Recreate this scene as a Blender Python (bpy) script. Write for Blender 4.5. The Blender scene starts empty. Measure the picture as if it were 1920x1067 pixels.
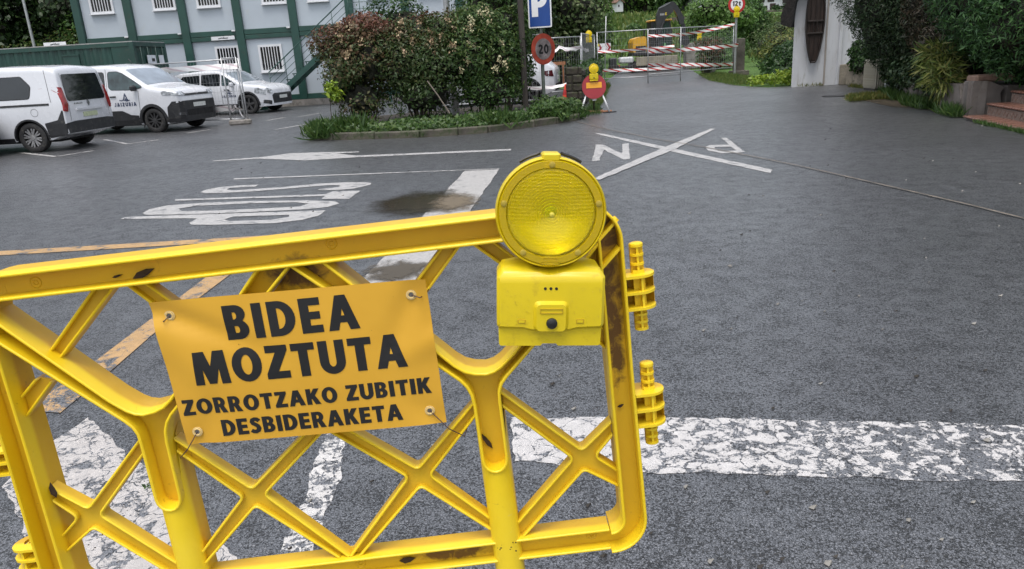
import bpy, bmesh, math, random
import numpy as np
from mathutils import Vector, Matrix
from mathutils.geometry import tessellate_polygon
random.seed(7); RNG = np.random.default_rng(11)
SC = bpy.context.scene
COL = SC.collection
R = math.radians
# ---------------------------------------------------------------- camera, sky, sun, exposure
cam = bpy.data.cameras.new('camera'); cam_o = bpy.data.objects.new('camera', cam); COL.objects.link(cam_o)
cam.sensor_width = 36.0; cam.lens = 26.006; cam.clip_start = 0.05; cam.clip_end = 1500
cam_o.matrix_world = Matrix.Translation((0, 0, 1.5)) @ Matrix.Rotation(R(90 - 17.3), 4, 'X') @ Matrix.Rotation(R(-3.45), 4, 'Z')
SC.camera = cam_o
SUN_EL, SUN_AZ = 72.0, 200.0           # high, veiled, from behind the camera and a little to the left
world = bpy.data.worlds.new('World'); SC.world = world; world.use_nodes = True
wn, wl = world.node_tree.nodes, world.node_tree.links
wn.clear()
sky = wn.new('ShaderNodeTexSky'); sky.sky_type = 'NISHITA'; sky.sun_disc = False
sky.sun_elevation = R(SUN_EL); sky.sun_rotation = R(SUN_AZ); sky.dust_density = 4.0; sky.air_density = 1.2
hs = wn.new('ShaderNodeHueSaturation'); hs.inputs['Saturation'].default_value = 0.42   # cloud cover greys the sky
bgn = wn.new('ShaderNodeBackground'); bgn.inputs['Strength'].default_value = 0.15
wo = wn.new('ShaderNodeOutputWorld')
wl.new(sky.outputs[0], hs.inputs['Color']); wl.new(hs.outputs[0], bgn.inputs['Color']); wl.new(bgn.outputs[0], wo.inputs['Surface'])
sun = bpy.data.lights.new('sun', 'SUN'); sun.energy = 0.9; sun.angle = R(30); sun.color = (1.0, 0.97, 0.92)
sun_o = bpy.data.objects.new('sun', sun); COL.objects.link(sun_o)
sun_o.rotation_euler = (R(90 - SUN_EL), 0, R(SUN_AZ - 180) * -1 + 0)
SC.view_settings.view_transform = 'Standard'; SC.view_settings.look = 'None'
SC.view_settings.gamma = 1.0; SC.view_settings.use_curve_mapping = False
SC.view_settings.exposure = 0.70
SC.render.engine = 'CYCLES'
SC.cycles.max_bounces = 6; SC.cycles.diffuse_bounces = 3; SC.cycles.glossy_bounces = 3; SC.cycles.transparent_max_bounces = 12
SC.cycles.use_denoising = True

# ---------------------------------------------------------------- materials
def newmat(name):
    m = bpy.data.materials.new(name); m.use_nodes = True
    nt = m.node_tree; nt.nodes.clear()
    out = nt.nodes.new('ShaderNodeOutputMaterial')
    b = nt.nodes.new('ShaderNodeBsdfPrincipled')
    nt.links.new(b.outputs[0], out.inputs['Surface'])
    return m, nt, b, out
def nd(nt, t, **kw):
    n = nt.nodes.new('ShaderNode' + t)
    for k, v in kw.items():
        if k in n.inputs.keys(): n.inputs[k].default_value = v
        else: setattr(n, k, v)
    return n
def ramp(nt, src, stops, interp='LINEAR'):
    n = nt.nodes.new('ShaderNodeValToRGB'); n.color_ramp.interpolation = interp
    el = n.color_ramp.elements
    while len(el) < len(stops): el.new(0.5)
    for e, (p, c) in zip(el, stops):
        e.position = p; e.color = (c, c, c, 1) if isinstance(c, (int, float)) else (*c, 1)
    nt.links.new(src, n.inputs[0]); return n.outputs[0]
def mixc(nt, fac, a, b, mode='MIX'):
    n = nt.nodes.new('ShaderNodeMix'); n.data_type = 'RGBA'; n.blend_type = mode
    for sock, v in ((0, fac), (6, a), (7, b)):
        if isinstance(v, (int, float)): n.inputs[sock].default_value = v if sock == 0 else (v, v, v, 1)
        elif isinstance(v, tuple): n.inputs[sock].default_value = (*v[:3], 1)
        else: nt.links.new(v, n.inputs[sock])
    return n.outputs[2]
def math_(nt, op, a, b=0.5, clamp=False):
    n = nt.nodes.new('ShaderNodeMath'); n.operation = op; n.use_clamp = clamp
    for i, v in enumerate((a, b)):
        if isinstance(v, (int, float)): n.inputs[i].default_value = v
        else: nt.links.new(v, n.inputs[i])
    return n.outputs[0]
def coords(nt, scale=(1, 1, 1), world_=False, obj=True):
    if world_:
        g = nt.nodes.new('ShaderNodeNewGeometry'); s = g.outputs['Position']
    else:
        g = nt.nodes.new('ShaderNodeTexCoord'); s = g.outputs['Object']
    mp = nt.nodes.new('ShaderNodeMapping'); mp.inputs['Scale'].default_value = scale
    nt.links.new(s, mp.inputs[0]); return mp.outputs[0]
def noise(nt, vec, scale, detail=4, rough=0.55, dist=0.0):
    n = nd(nt, 'TexNoise', Scale=scale, Detail=detail, Roughness=rough, Distortion=dist)
    nt.links.new(vec, n.inputs['Vector']); return n.outputs[0]
def bump(nt, h, b, strength=0.3, dist=0.01, prev=None):
    n = nd(nt, 'Bump', Strength=strength, Distance=dist)
    nt.links.new(h, n.inputs['Height'])
    if prev is not None: nt.links.new(prev, n.inputs['Normal'])
    nt.links.new(n.outputs[0], b.inputs['Normal']); return n.outputs[0]
def M(name, col, rough=0.5, metal=0.0, var=0.12, scale=4.0, bmp=0.0, bscale=60.0, bdist=0.004, coat=0.0, spec=0.5, dirt=None, dirtamt=0.5, stretch=(1, 1, 1)):
    """general surface: base colour with patchy variation, roughness variation, fine relief, optional dirt"""
    m, nt, b, out = newmat(name)
    v = coords(nt, stretch)
    n1 = noise(nt, v, scale, 5, 0.6)
    c2 = tuple(max(0.0, min(1.0, c * (1 - var * 1.6))) for c in col)
    c1 = tuple(max(0.0, min(1.0, c * (1 + var * 0.7))) for c in col)
    c = mixc(nt, ramp(nt, n1, [(0.3, 0.0), (0.7, 1.0)]), c2, c1)
    if dirt:
        n2 = noise(nt, v, scale * 2.3, 6, 0.68, 0.4)
        c = mixc(nt, ramp(nt, n2, [(0.62 - dirtamt * 0.25, 0.0), (0.80 - dirtamt * 0.2, 1.0)]), c, dirt)
    nt.links.new(c, b.inputs['Base Color'])
    nt.links.new(ramp(nt, noise(nt, v, scale * 3, 3), [(0.25, max(0.02, rough * 0.75)), (0.75, min(1, rough * 1.2))]), b.inputs['Roughness'])
    b.inputs['Metallic'].default_value = metal; b.inputs['Specular IOR Level'].default_value = spec
    b.inputs['Coat Weight'].default_value = coat; b.inputs['Coat Roughness'].default_value = 0.06
    if bmp: bump(nt, noise(nt, v, bscale, 4, 0.6), b, bmp, bdist)
    return m
def leafmat(name, cols, rough=0.45, trans=0.25):
    """foliage: hue of each leaf from its own random number; a little light passes through"""
    m, nt, b, out = newmat(name)
    a = nd(nt, 'Attribute', attribute_name='tint')
    k = len(cols)
    c = ramp(nt, a.outputs['Fac'], [(i / (k - 1), col) for i, col in enumerate(cols)])
    nt.links.new(c, b.inputs['Base Color']); b.inputs['Roughness'].default_value = rough
    b.inputs['Specular IOR Level'].default_value = 0.35
    tr = nd(nt, 'BsdfTranslucent'); nt.links.new(c, tr.inputs['Color'])
    mx = nd(nt, 'MixShader', Fac=trans) if False else nt.nodes.new('ShaderNodeMixShader')
    mx.inputs[0].default_value = trans
    nt.links.new(b.outputs[0], mx.inputs[1]); nt.links.new(tr.outputs[0], mx.inputs[2])
    nt.links.new(mx.outputs[0], out.inputs['Surface'])
    return m

# ---------------------------------------------------------------- geometry helpers
class MB:
    """collects shapes and links them as ONE mesh object"""
    def __init__(s): s.v = []; s.f = []; s.mi = []; s.sm = []
    def add(s, vs, fs, mi=0, smooth=False, mat=None):
        o = len(s.v)
        s.v += [tuple(mat @ Vector(p)) for p in vs] if mat is not None else [tuple(p) for p in vs]
        for f in fs: s.f.append(tuple(o + i for i in f)); s.mi.append(mi); s.sm.append(smooth)
        return s
    def box(s, c, d, rz=0, mi=0, mat=None, bev=0.0):
        x, y, z = (k / 2 for k in d)
        m = Matrix.Translation(c) @ Matrix.Rotation(rz, 4, 'Z')
        if mat is not None: m = mat @ m
        if bev > 0:
            e = min(bev, x * 0.9, y * 0.9, z * 0.9); vs = []; idx = {}
            for sx in (-1, 1):
                for sy in (-1, 1):
                    for sz in (-1, 1):
                        for a in range(3):
                            p = [sx * x, sy * y, sz * z]
                            for q in range(3):
                                if q != a: p[q] -= (sx, sy, sz)[q] * e
                            idx[(sx, sy, sz, a)] = len(vs); vs.append(p)
            fs = []
            for a in range(3):
                b_, c_ = (a + 1) % 3, (a + 2) % 3
                for sg in (-1, 1):
                    q = []
                    for (sb, sc_) in ((-1, -1), (1, -1), (1, 1), (-1, 1)):
                        k = [0, 0, 0]; k[a] = sg; k[b_] = sb; k[c_] = sc_; q.append(idx[(*k, a)])
                    fs.append(q if sg > 0 else q[::-1])
                for sb in (-1, 1):
                    for sc_ in (-1, 1):
                        k0 = [0, 0, 0]; k0[b_] = sb; k0[c_] = sc_; k0[a] = -1; k1 = list(k0); k1[a] = 1
                        q = [idx[(*k0, b_)], idx[(*k1, b_)], idx[(*k1, c_)], idx[(*k0, c_)]]
                        fs.append(q if sb * sc_ < 0 else q[::-1])
            for sx in (-1, 1):
                for sy in (-1, 1):
                    for sz in (-1, 1):
                        q = [idx[(sx, sy, sz, a)] for a in range(3)]
                        fs.append(q if sx * sy * sz > 0 else q[::-1])
            return s.add(vs, fs, mi, False, m)
        vs = [(sx * x, sy * y, sz * z) for sx in (-1, 1) for sy in (-1, 1) for sz in (-1, 1)]
        return s.add(vs, [(0, 1, 3, 2), (4, 6, 7, 5), (0, 4, 5, 1), (2, 3, 7, 6), (0, 2, 6, 4), (1, 5, 7, 3)], mi, False, m)
    def cyl(s, p0, p1, r, r1=None, n=12, mi=0, cap=True, smooth=True):
        p0, p1 = Vector(p0), Vector(p1); r1 = r if r1 is None else r1
        ax = (p1 - p0).normalized(); u = ax.orthogonal().normalized(); w = ax.cross(u)
        vs = []
        for p, q in ((p0, r), (p1, r1)):
            for i in range(n):
                a = 2 * math.pi * i / n; vs.append(p + (u * math.cos(a) + w * math.sin(a)) * q)
        s.add(vs, [(i, (i + 1) % n, n + (i + 1) % n, n + i) for i in range(n)], mi, smooth)
        if cap:
            s.add(vs[:n], [tuple(range(n))[::-1]], mi); s.add(vs[n:], [tuple(range(n))], mi)
        return s
    def tube(s, pts, r, n=8, mi=0, cap=True):
        pts = [Vector(p) for p in pts]; rs = r if isinstance(r, (list, tuple)) else [r] * len(pts)
        vs = []; u = None
        for i, p in enumerate(pts):
            t = (pts[min(i + 1, len(pts) - 1)] - pts[max(i - 1, 0)])
            t = t.normalized() if t.length > 1e-9 else Vector((0, 0, 1))
            u = t.orthogonal().normalized() if u is None else (u - t * u.dot(t)).normalized()
            w = t.cross(u)
            for k in range(n):
                a = 2 * math.pi * k / n; vs.append(p + (u * math.cos(a) + w * math.sin(a)) * rs[i])
        fs = [(i * n + k, i * n + (k + 1) % n, (i + 1) * n + (k + 1) % n, (i + 1) * n + k) for i in range(len(pts) - 1) for k in range(n)]
        s.add(vs, fs, mi, True)
        if cap:
            s.add(vs[:n], [tuple(range(n))[::-1]], mi); s.add(vs[-n:], [tuple(range(n))], mi)
        return s
    def lathe(s, prof, n=48, mi=0, mat=None, smooth=True):
        """profile of (r, y) turned about the local Y axis"""
        vs = []; fs = []; k = len(prof)
        for i in range(n):
            a = 2 * math.pi * i / n
            for r, y in prof: vs.append((r * math.cos(a), y, r * math.sin(a)))
        for i in range(n):
            j = (i + 1) % n
            for q in range(k - 1): fs.append((i * k + q, i * k + q + 1, j * k + q + 1, j * k + q))
        return s.add(vs, fs, mi, smooth, mat)
    def prism(s, poly, h0, h1, holes=(), mi=0, mat=None, axis='Z', smooth_side=False):
        """2-D polygon with holes extruded along an axis; axis Y maps (u, v) -> (u, h, v); X maps (u,v)->(h,u,v)"""
        mp = {'Z': lambda u, v, h: (u, v, h), 'Y': lambda u, v, h: (u, h, v), 'X': lambda u, v, h: (h, u, v)}[axis]
        loops = [list(poly)] + [list(h) for h in holes]
        tris = tessellate_polygon([[Vector((p[0], p[1], 0)) for p in l] for l in loops])
        flat = [p for l in loops for p in l]
        a = [mp(p[0], p[1], h0) for p in flat]; b = [mp(p[0], p[1], h1) for p in flat]
        s.add(a, [t for t in tris], mi, False, mat); s.add(b, [t[::-1] for t in tris], mi, False, mat)
        o = 0
        for l in loops:
            k = len(l)
            vs = [a[o + i] for i in range(k)] + [b[o + i] for i in range(k)]
            s.add(vs, [(i, (i + 1) % k, k + (i + 1) % k, k + i) for i in range(k)], mi, smooth_side, mat); o += k
        return s
    def flat(s, poly, z, holes=(), mi=0, mat=None):
        loops = [list(poly)] + [list(h) for h in holes]
        tris = tessellate_polygon([[Vector((p[0], p[1], 0)) for p in l] for l in loops])
        f = [(p[0], p[1], z) for l in loops for p in l]
        ts = []
        for t in tris:
            a, b, c = (Vector(f[i]) for i in t)
            ts.append(t if (b - a).cross(c - a).z > 0 else t[::-1])
        return s.add(f, ts, mi, False, mat)
    def build(s, name, mats, parent=None, loc=None, fixn=True):
        me = bpy.data.meshes.new(name); me.from_pydata(s.v, [], s.f)
        for m in (mats if isinstance(mats, (list, tuple)) else [mats]): me.materials.append(m)
        me.polygons.foreach_set('material_index', s.mi); me.polygons.foreach_set('use_smooth', s.sm)
        if fixn:
            bm = bmesh.new(); bm.from_mesh(me); bmesh.ops.remove_doubles(bm, verts=bm.verts, dist=1e-5)
            bmesh.ops.recalc_face_normals(bm, faces=bm.faces); bm.to_mesh(me); bm.free()
        me.update()
        o = bpy.data.objects.new(name, me); COL.objects.link(o)
        if any(s.sm): sharp(me)
        if parent is not None: o.parent = parent
        if loc is not None: o.location = loc
        return o
def sharp(me, ang=38):
    bm = bmesh.new(); bm.from_mesh(me)
    for e in bm.edges:
        if len(e.link_faces) == 2 and e.calc_face_angle(0) > R(ang): e.smooth = False
    bm.to_mesh(me); bm.free()
def tag(o, label=None, cat=None, group=None, kind=None):
    if label: o['label'] = label
    if cat: o['category'] = cat
    if group: o['group'] = group
    if kind: o['kind'] = kind
    return o
def thing(name, label, cat, loc=(0, 0, 0), rz=0, group=None, mat=None):
    o = bpy.data.objects.new(name, None); COL.objects.link(o); o.empty_display_size = 0.2
    if mat is not None: o.matrix_world = mat
    else: o.location = loc; o.rotation_euler = (0, 0, rz)
    return tag(o, label, cat, group)
def copy_tree(o, parent=None):
    c = o.copy(); COL.objects.link(c)
    if parent is not None: c.parent = parent
    for ch in list(o.children): copy_tree(ch, c)
    return c
def arc(cx, cy, rx, ry, a0, a1, n=10):
    return [(cx + rx * math.cos(R(a0 + (a1 - a0) * i / n)), cy + ry * math.sin(R(a0 + (a1 - a0) * i / n))) for i in range(n + 1)]
def fillet(pts, radii, n=6):
    """round the corners of a closed 2-D polygon"""
    out = []; k = len(pts)
    for i in range(k):
        r = radii[i] if isinstance(radii, (list, tuple)) else radii
        p = Vector(pts[i]); a = Vector(pts[i - 1]) - p; b = Vector(pts[(i + 1) % k]) - p
        if r <= 0 or a.length < 1e-6 or b.length < 1e-6: out.append(tuple(p)); continue
        a_, b_ = a.normalized(), b.normalized(); ang = a_.angle(b_)
        if ang > 3.05 or ang < 0.05: out.append(tuple(p)); continue
        d = min(r / math.tan(ang / 2), a.length * 0.48, b.length * 0.48)
        p0, p1 = p + a_ * d, p + b_ * d
        for j in range(n + 1):
            t = j / n; out.append(tuple((1 - t) ** 2 * p0 + 2 * t * (1 - t) * p + t * t * p1))
    return out
def rrect(x0, y0, x1, y1, r, n=5): return fillet([(x0, y0), (x1, y0), (x1, y1), (x0, y1)], r, n)
def stroke(pts, w, closed=False):
    """polygon around a 2-D centre line"""
    P = [Vector(p) for p in pts]; L = []; Rr = []
    for i, p in enumerate(P):
        a = P[max(i - 1, 0)]; b = P[min(i + 1, len(P) - 1)]; t = (b - a).normalized(); n = Vector((-t.y, t.x))
        L.append(tuple(p + n * w / 2)); Rr.append(tuple(p - n * w / 2))
    return L + Rr[::-1]
# lettering: bold capitals drawn as outlines, cap height 1
def _glyphs():
    G = {}
    G['I'] = (.22, [[(0, 0), (.21, 0), (.21, 1), (0, 1)]], [])
    G['E'] = (.54, [[(0, 0), (.53, 0), (.53, .165), (.2, .165), (.2, .415), (.49, .415), (.49, .58), (.2, .58), (.2, .835), (.52, .835), (.52, 1), (0, 1)]], [])
    G['T'] = (.6, [[(.2, 0), (.4, 0), (.4, .83), (.6, .83), (.6, 1), (0, 1), (0, .83), (.2, .83)]], [])
    G['Z'] = (.6, [[(0, 0), (.6, 0), (.6, .17), (.26, .17), (.6, .87), (.6, 1), (.03, 1), (.03, .83), (.33, .83), (0, .13)]], [])
    G['A'] = (.79, [[(0, 0), (.21, 0), (.275, .23), (.515, .23), (.58, 0), (.79, 0), (.51, 1), (.27, 1)]], [[(.315, .385), (.475, .385), (.395, .74)]])
    G['M'] = (.94, [[(0, 0), (.19, 0), (.225, .68), (.39, .02), (.55, .02), (.715, .68), (.75, 0), (.94, 0), (.87, 1), (.62, 1), (.47, .44), (.32, 1), (.07, 1)]], [])
    G['N'] = (.7, [[(0, 0), (.19, 0), (.19, .64), (.49, 0), (.7, 0), (.7, 1), (.51, 1), (.51, .38), (.21, 1), (0, 1)]], [])
    G['K'] = (.67, [[(0, 0), (.2, 0), (.2, .34), (.265, .43), (.44, 0), (.67, 0), (.41, .57), (.65, 1), (.42, 1), (.245, .66), (.2, .57), (.2, 1), (0, 1)]], [])
    G['B'] = (.6, [[(0, 0), (.3, 0)] + arc(.31, .28, .28, .28, -80, 60, 9) + arc(.29, .76, .26, .24, -45, 90, 8) + [(0, 1)]],
              [[(.2, .15), (.3, .15)] + arc(.3, .285, .09, .135, -80, 80, 6) + [(.2, .42)], [(.2, .575), (.28, .575)] + arc(.28, .71, .08, .13, -80, 80, 6) + [(.2, .845)]])
    G['D'] = (.68, [[(0, 0), (.25, 0)] + arc(.25, .5, .43, .5, -85, 85, 14) + [(.25, 1), (0, 1)]], [[(.2, .16)] + arc(.24, .5, .225, .34, -90, 90, 12) + [(.2, .84)]])
    G['O'] = (.78, [arc(.39, .5, .39, .515, 0, 345, 23)], [arc(.39, .5, .18, .345, 0, 345, 23)])
    G['R'] = (.65, [[(0, 0), (.2, 0), (.2, .37), (.29, .37), (.42, 0), (.65, 0), (.465, .44)] + arc(.31, .7, .26, .3, -40, 90, 9) + [(0, 1)]], [[(.2, .53), (.28, .53)] + arc(.28, .69, .1, .155, -80, 80, 6) + [(.2, .845)]])
    G['P'] = (.6, [[(0, 0), (.2, 0), (.2, .35), (.28, .35)] + arc(.31, .675, .28, .325, -80, 90, 10) + [(0, 1)]], [[(.2, .51), (.28, .51)] + arc(.28, .68, .11, .165, -80, 80, 6) + [(.2, .845)]])
    G['U'] = (.67, [[(0, 1), (0, .38)] + arc(.335, .36, .335, .375, 180, 360, 14) + [(.67, 1), (.47, 1)] + arc(.335, .36, .135, .2, 360, 180, 10) + [(.2, 1)]], [])
    G['S'] = (.53, [stroke([(.47, .80), (.385, .89), (.27, .915), (.15, .87), (.105, .75), (.15, .64), (.28, .545), (.39, .45), (.43, .30), (.375, .15), (.25, .085), (.13, .10), (.03, .17)], .185)], [])
    G['J'] = (.43, [stroke([(.34, 1), (.34, .30), (.30, .16), (.20, .09), (.08, .10), (-.02, .22)], .17)], [])
    G['G'] = (.7, [stroke([(.64, .80), (.5, .9), (.36, .91), (.2, .82), (.11, .62), (.11, .38), (.2, .18), (.36, .09), (.5, .1), (.59, .2), (.59, .45), (.42, .45)], .18)], [])
    G['0'] = (.6, [arc(.3, .5, .3, .51, 0, 345, 23)], [arc(.3, .5, .13, .35, 0, 345, 23)])
    G['1'] = (.34, [[(.14, 0), (.32, 0), (.32, 1), (.18, 1), (0, .86), (.05, .75), (.14, .80)]], [])
    G['2'] = (.58, [stroke([(.04, .8), (.15, .9), (.28, .915), (.42, .85), (.45, .7), (.37, .52), (.18, .28), (.06, .09), (.14, .08), (.56, .08)], .165)], [])
    G['t'] = (.42, [[(.12, .12), (.2, 0), (.4, 0), (.4, .15), (.3, .17), (.3, .56), (.42, .56), (.42, .7), (.3, .7), (.3, .9), (.12, .86), (.12, .7), (0, .7), (0, .56), (.12, .56)]], [])
    def fat(P, d):
        A = sum(P[i][0] * P[(i + 1) % len(P)][1] - P[(i + 1) % len(P)][0] * P[i][1] for i in range(len(P)))
        return offs(P if A > 0 else P[::-1], [d] * len(P))
    e = .032; k = 1 + 2 * e
    return {c: ((w + 2 * e) / k, [[((x + e) / k, (y + e) / k) for x, y in fat(o, -e)] for o in outs], [[((x + e) / k, (y + e) / k) for x, y in fat(q, e * .8)] for q in holes]) for c, (w, outs, holes) in G.items()}
def offs(poly, d):
    """inset a CCW polygon, d[i] = distance for edge i -> i+1"""
    k = len(poly); res = []
    for i in range(k):
        p = Vector(poly[i]); a = Vector(poly[i - 1]); c = Vector(poly[(i + 1) % k])
        e0 = (p - a).normalized(); e1 = (c - p).normalized(); n0 = Vector((-e0.y, e0.x)); n1 = Vector((-e1.y, e1.x)); d0, d1 = d[i - 1], d[i]
        cr = e0.x * e1.y - e0.y * e1.x
        if abs(cr) < 0.05: q = p + (n0 + n1).normalized() * ((d0 + d1) / 2)
        else:
            a0 = p + n0 * d0; a1 = p + n1 * d1; t = ((a1 - a0).x * e1.y - (a1 - a0).y * e1.x) / cr; q = a0 + e0 * t
        res.append((q.x, q.y))
    return res
GL = _glyphs()
def text_polys(txt, h, gap=0.1, width=None, space=0.3):
    """list of (outline, holes) for a line of text starting at 0,0; squeezed to width when given"""
    x = 0; res = []
    for ch in txt:
        if ch == ' ': x += space; continue
        w, outs, holes = GL[ch]
        res.append(([[(x + p[0], p[1]) for p in o] for o in outs], [[(x + p[0], p[1]) for p in q] for q in holes])); x += w + gap
    x -= gap; sx = (width / x) if width else h
    return [([[(p[0] * sx, p[1] * h) for p in o] for o in outs], [[(p[0] * sx, p[1] * h) for p in q] for q in holes]) for outs, holes in res], x * sx
def map_polys(mb, polys, fn, cut=0.0, mi=0):
    """flat print: triangulate outlines (optionally cut into a grid) and lay them on a surface by fn(u, v)"""
    for outs, holes in polys:
        for q, o in enumerate(outs):
            loops = [o] + (holes if q == 0 else [])
            tris = tessellate_polygon([[Vector((p[0], p[1], 0)) for p in l] for l in loops])
            fl = [p for l in loops for p in l]
            bm = bmesh.new(); vs = [bm.verts.new((p[0], p[1], 0)) for p in fl]
            for t in tris:
                try: bm.faces.new([vs[i] for i in t])
                except ValueError: pass
            if cut > 0:
                us = [p[0] for p in fl]; ws = [p[1] for p in fl]
                for ax, lo, hi in ((0, min(us), max(us)), (1, min(ws), max(ws))):
                    c = math.ceil(lo / cut) * cut
                    while c < hi:
                        pt = [0, 0, 0]; pt[ax] = c; nn = [0, 0, 0]; nn[ax] = 1
                        bmesh.ops.bisect_plane(bm, geom=bm.verts[:] + bm.edges[:] + bm.faces[:], plane_co=pt, plane_no=nn); c += cut
            bm.verts.index_update()
            mb.add([fn(v.co.x, v.co.y) for v in bm.verts], [[v.index for v in f.verts] for f in bm.faces], mi)
            bm.free()
    return mb
def leaves(name, P, N, size, mat, parent=None, aspect=0.5, tint=None, jit=0.5, droop=0.0, up=None, sizevar=0.5):
    """many leaf blades (bent rhombs of two triangles) as one mesh; P positions, N facing directions"""
    P = np.asarray(P, float); n = len(P); N = np.asarray(N, float)
    if n == 0: return None
    N = N + RNG.normal(0, jit, (n, 3)); N /= np.linalg.norm(N, axis=1)[:, None] + 1e-9
    A = RNG.normal(0, 1, (n, 3)) if up is None else np.asarray(up, float) + RNG.normal(0, 0.35, (n, 3))
    A[:, 2] -= droop
    A -= N * (A * N).sum(1)[:, None]; A /= np.linalg.norm(A, axis=1)[:, None] + 1e-9
    B = np.cross(N, A)
    s = (size * (1 + RNG.uniform(-sizevar, sizevar, n)))[:, None]
    V = np.empty((n, 4, 3))
    V[:, 0] = P; V[:, 1] = P + A * s * 0.45 + B * s * aspect * 0.5 + N * s * 0.08
    V[:, 2] = P + A * s - N * s * 0.10; V[:, 3] = P + A * s * 0.45 - B * s * aspect * 0.5 + N * s * 0.08
    me = bpy.data.meshes.new(name); me.vertices.add(4 * n); me.vertices.foreach_set('co', V.reshape(-1))
    me.loops.add(4 * n); me.loops.foreach_set('vertex_index', np.arange(4 * n, dtype=np.int32))
    me.polygons.add(n); me.polygons.foreach_set('loop_start', np.arange(0, 4 * n, 4, dtype=np.int32))
    at = me.attributes.new('tint', 'FLOAT', 'POINT')
    t = RNG.uniform(0, 1, n) if tint is None else np.clip(tint, 0, 1)
    at.data.foreach_set('value', np.repeat(t, 4).astype(np.float32))
    me.materials.append(mat); me.update(calc_edges=True)
    o = bpy.data.objects.new(name, me); COL.objects.link(o)
    if parent is not None: o.parent = parent
    return o
def vnoise(P, f, seed=0):
    """cheap smooth pseudo-noise in 0..1"""
    r = np.random.default_rng(seed); q = np.zeros(len(P))
    for k in range(5):
        w = r.normal(0, 1, 3); w /= np.linalg.norm(w); q += np.sin((P @ w) * f * (0.7 + 0.35 * k) + r.uniform(0, 6.28))
    return 0.5 + q / 7.0
def blob_points(lobes, n, shell=0.35, gap=0.35, freq=3.0, seed=0, zmin=None, rough=1.0):
    """leaf positions in the outer shell of ellipsoid lobes [(c, r)], thinned to clumps; returns points and outward directions"""
    vols = np.array([r[0] * r[1] + r[1] * r[2] + r[0] * r[2] for c, r in lobes]); k = RNG.choice(len(lobes), n, p=vols / vols.sum())
    C = np.array([c for c, r in lobes])[k]; Rr = np.array([r for c, r in lobes])[k]
    D = RNG.normal(0, 1, (n, 3)); D /= np.linalg.norm(D, axis=1)[:, None]
    rad = 1 - shell * RNG.uniform(0, 1, n) ** 1.6 + RNG.normal(0, 0.035 * rough, n)
    bumpy = 1 + 0.22 * rough * (vnoise(C + D * Rr, freq, seed) - 0.5) * 2
    P = C + D * Rr * (rad * bumpy)[:, None]
    keep = vnoise(P, freq * 1.7, seed + 5) > gap * RNG.uniform(0.4, 1.0, n)
    if zmin is not None: keep &= P[:, 2] > zmin
    return P[keep], D[keep]
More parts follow.
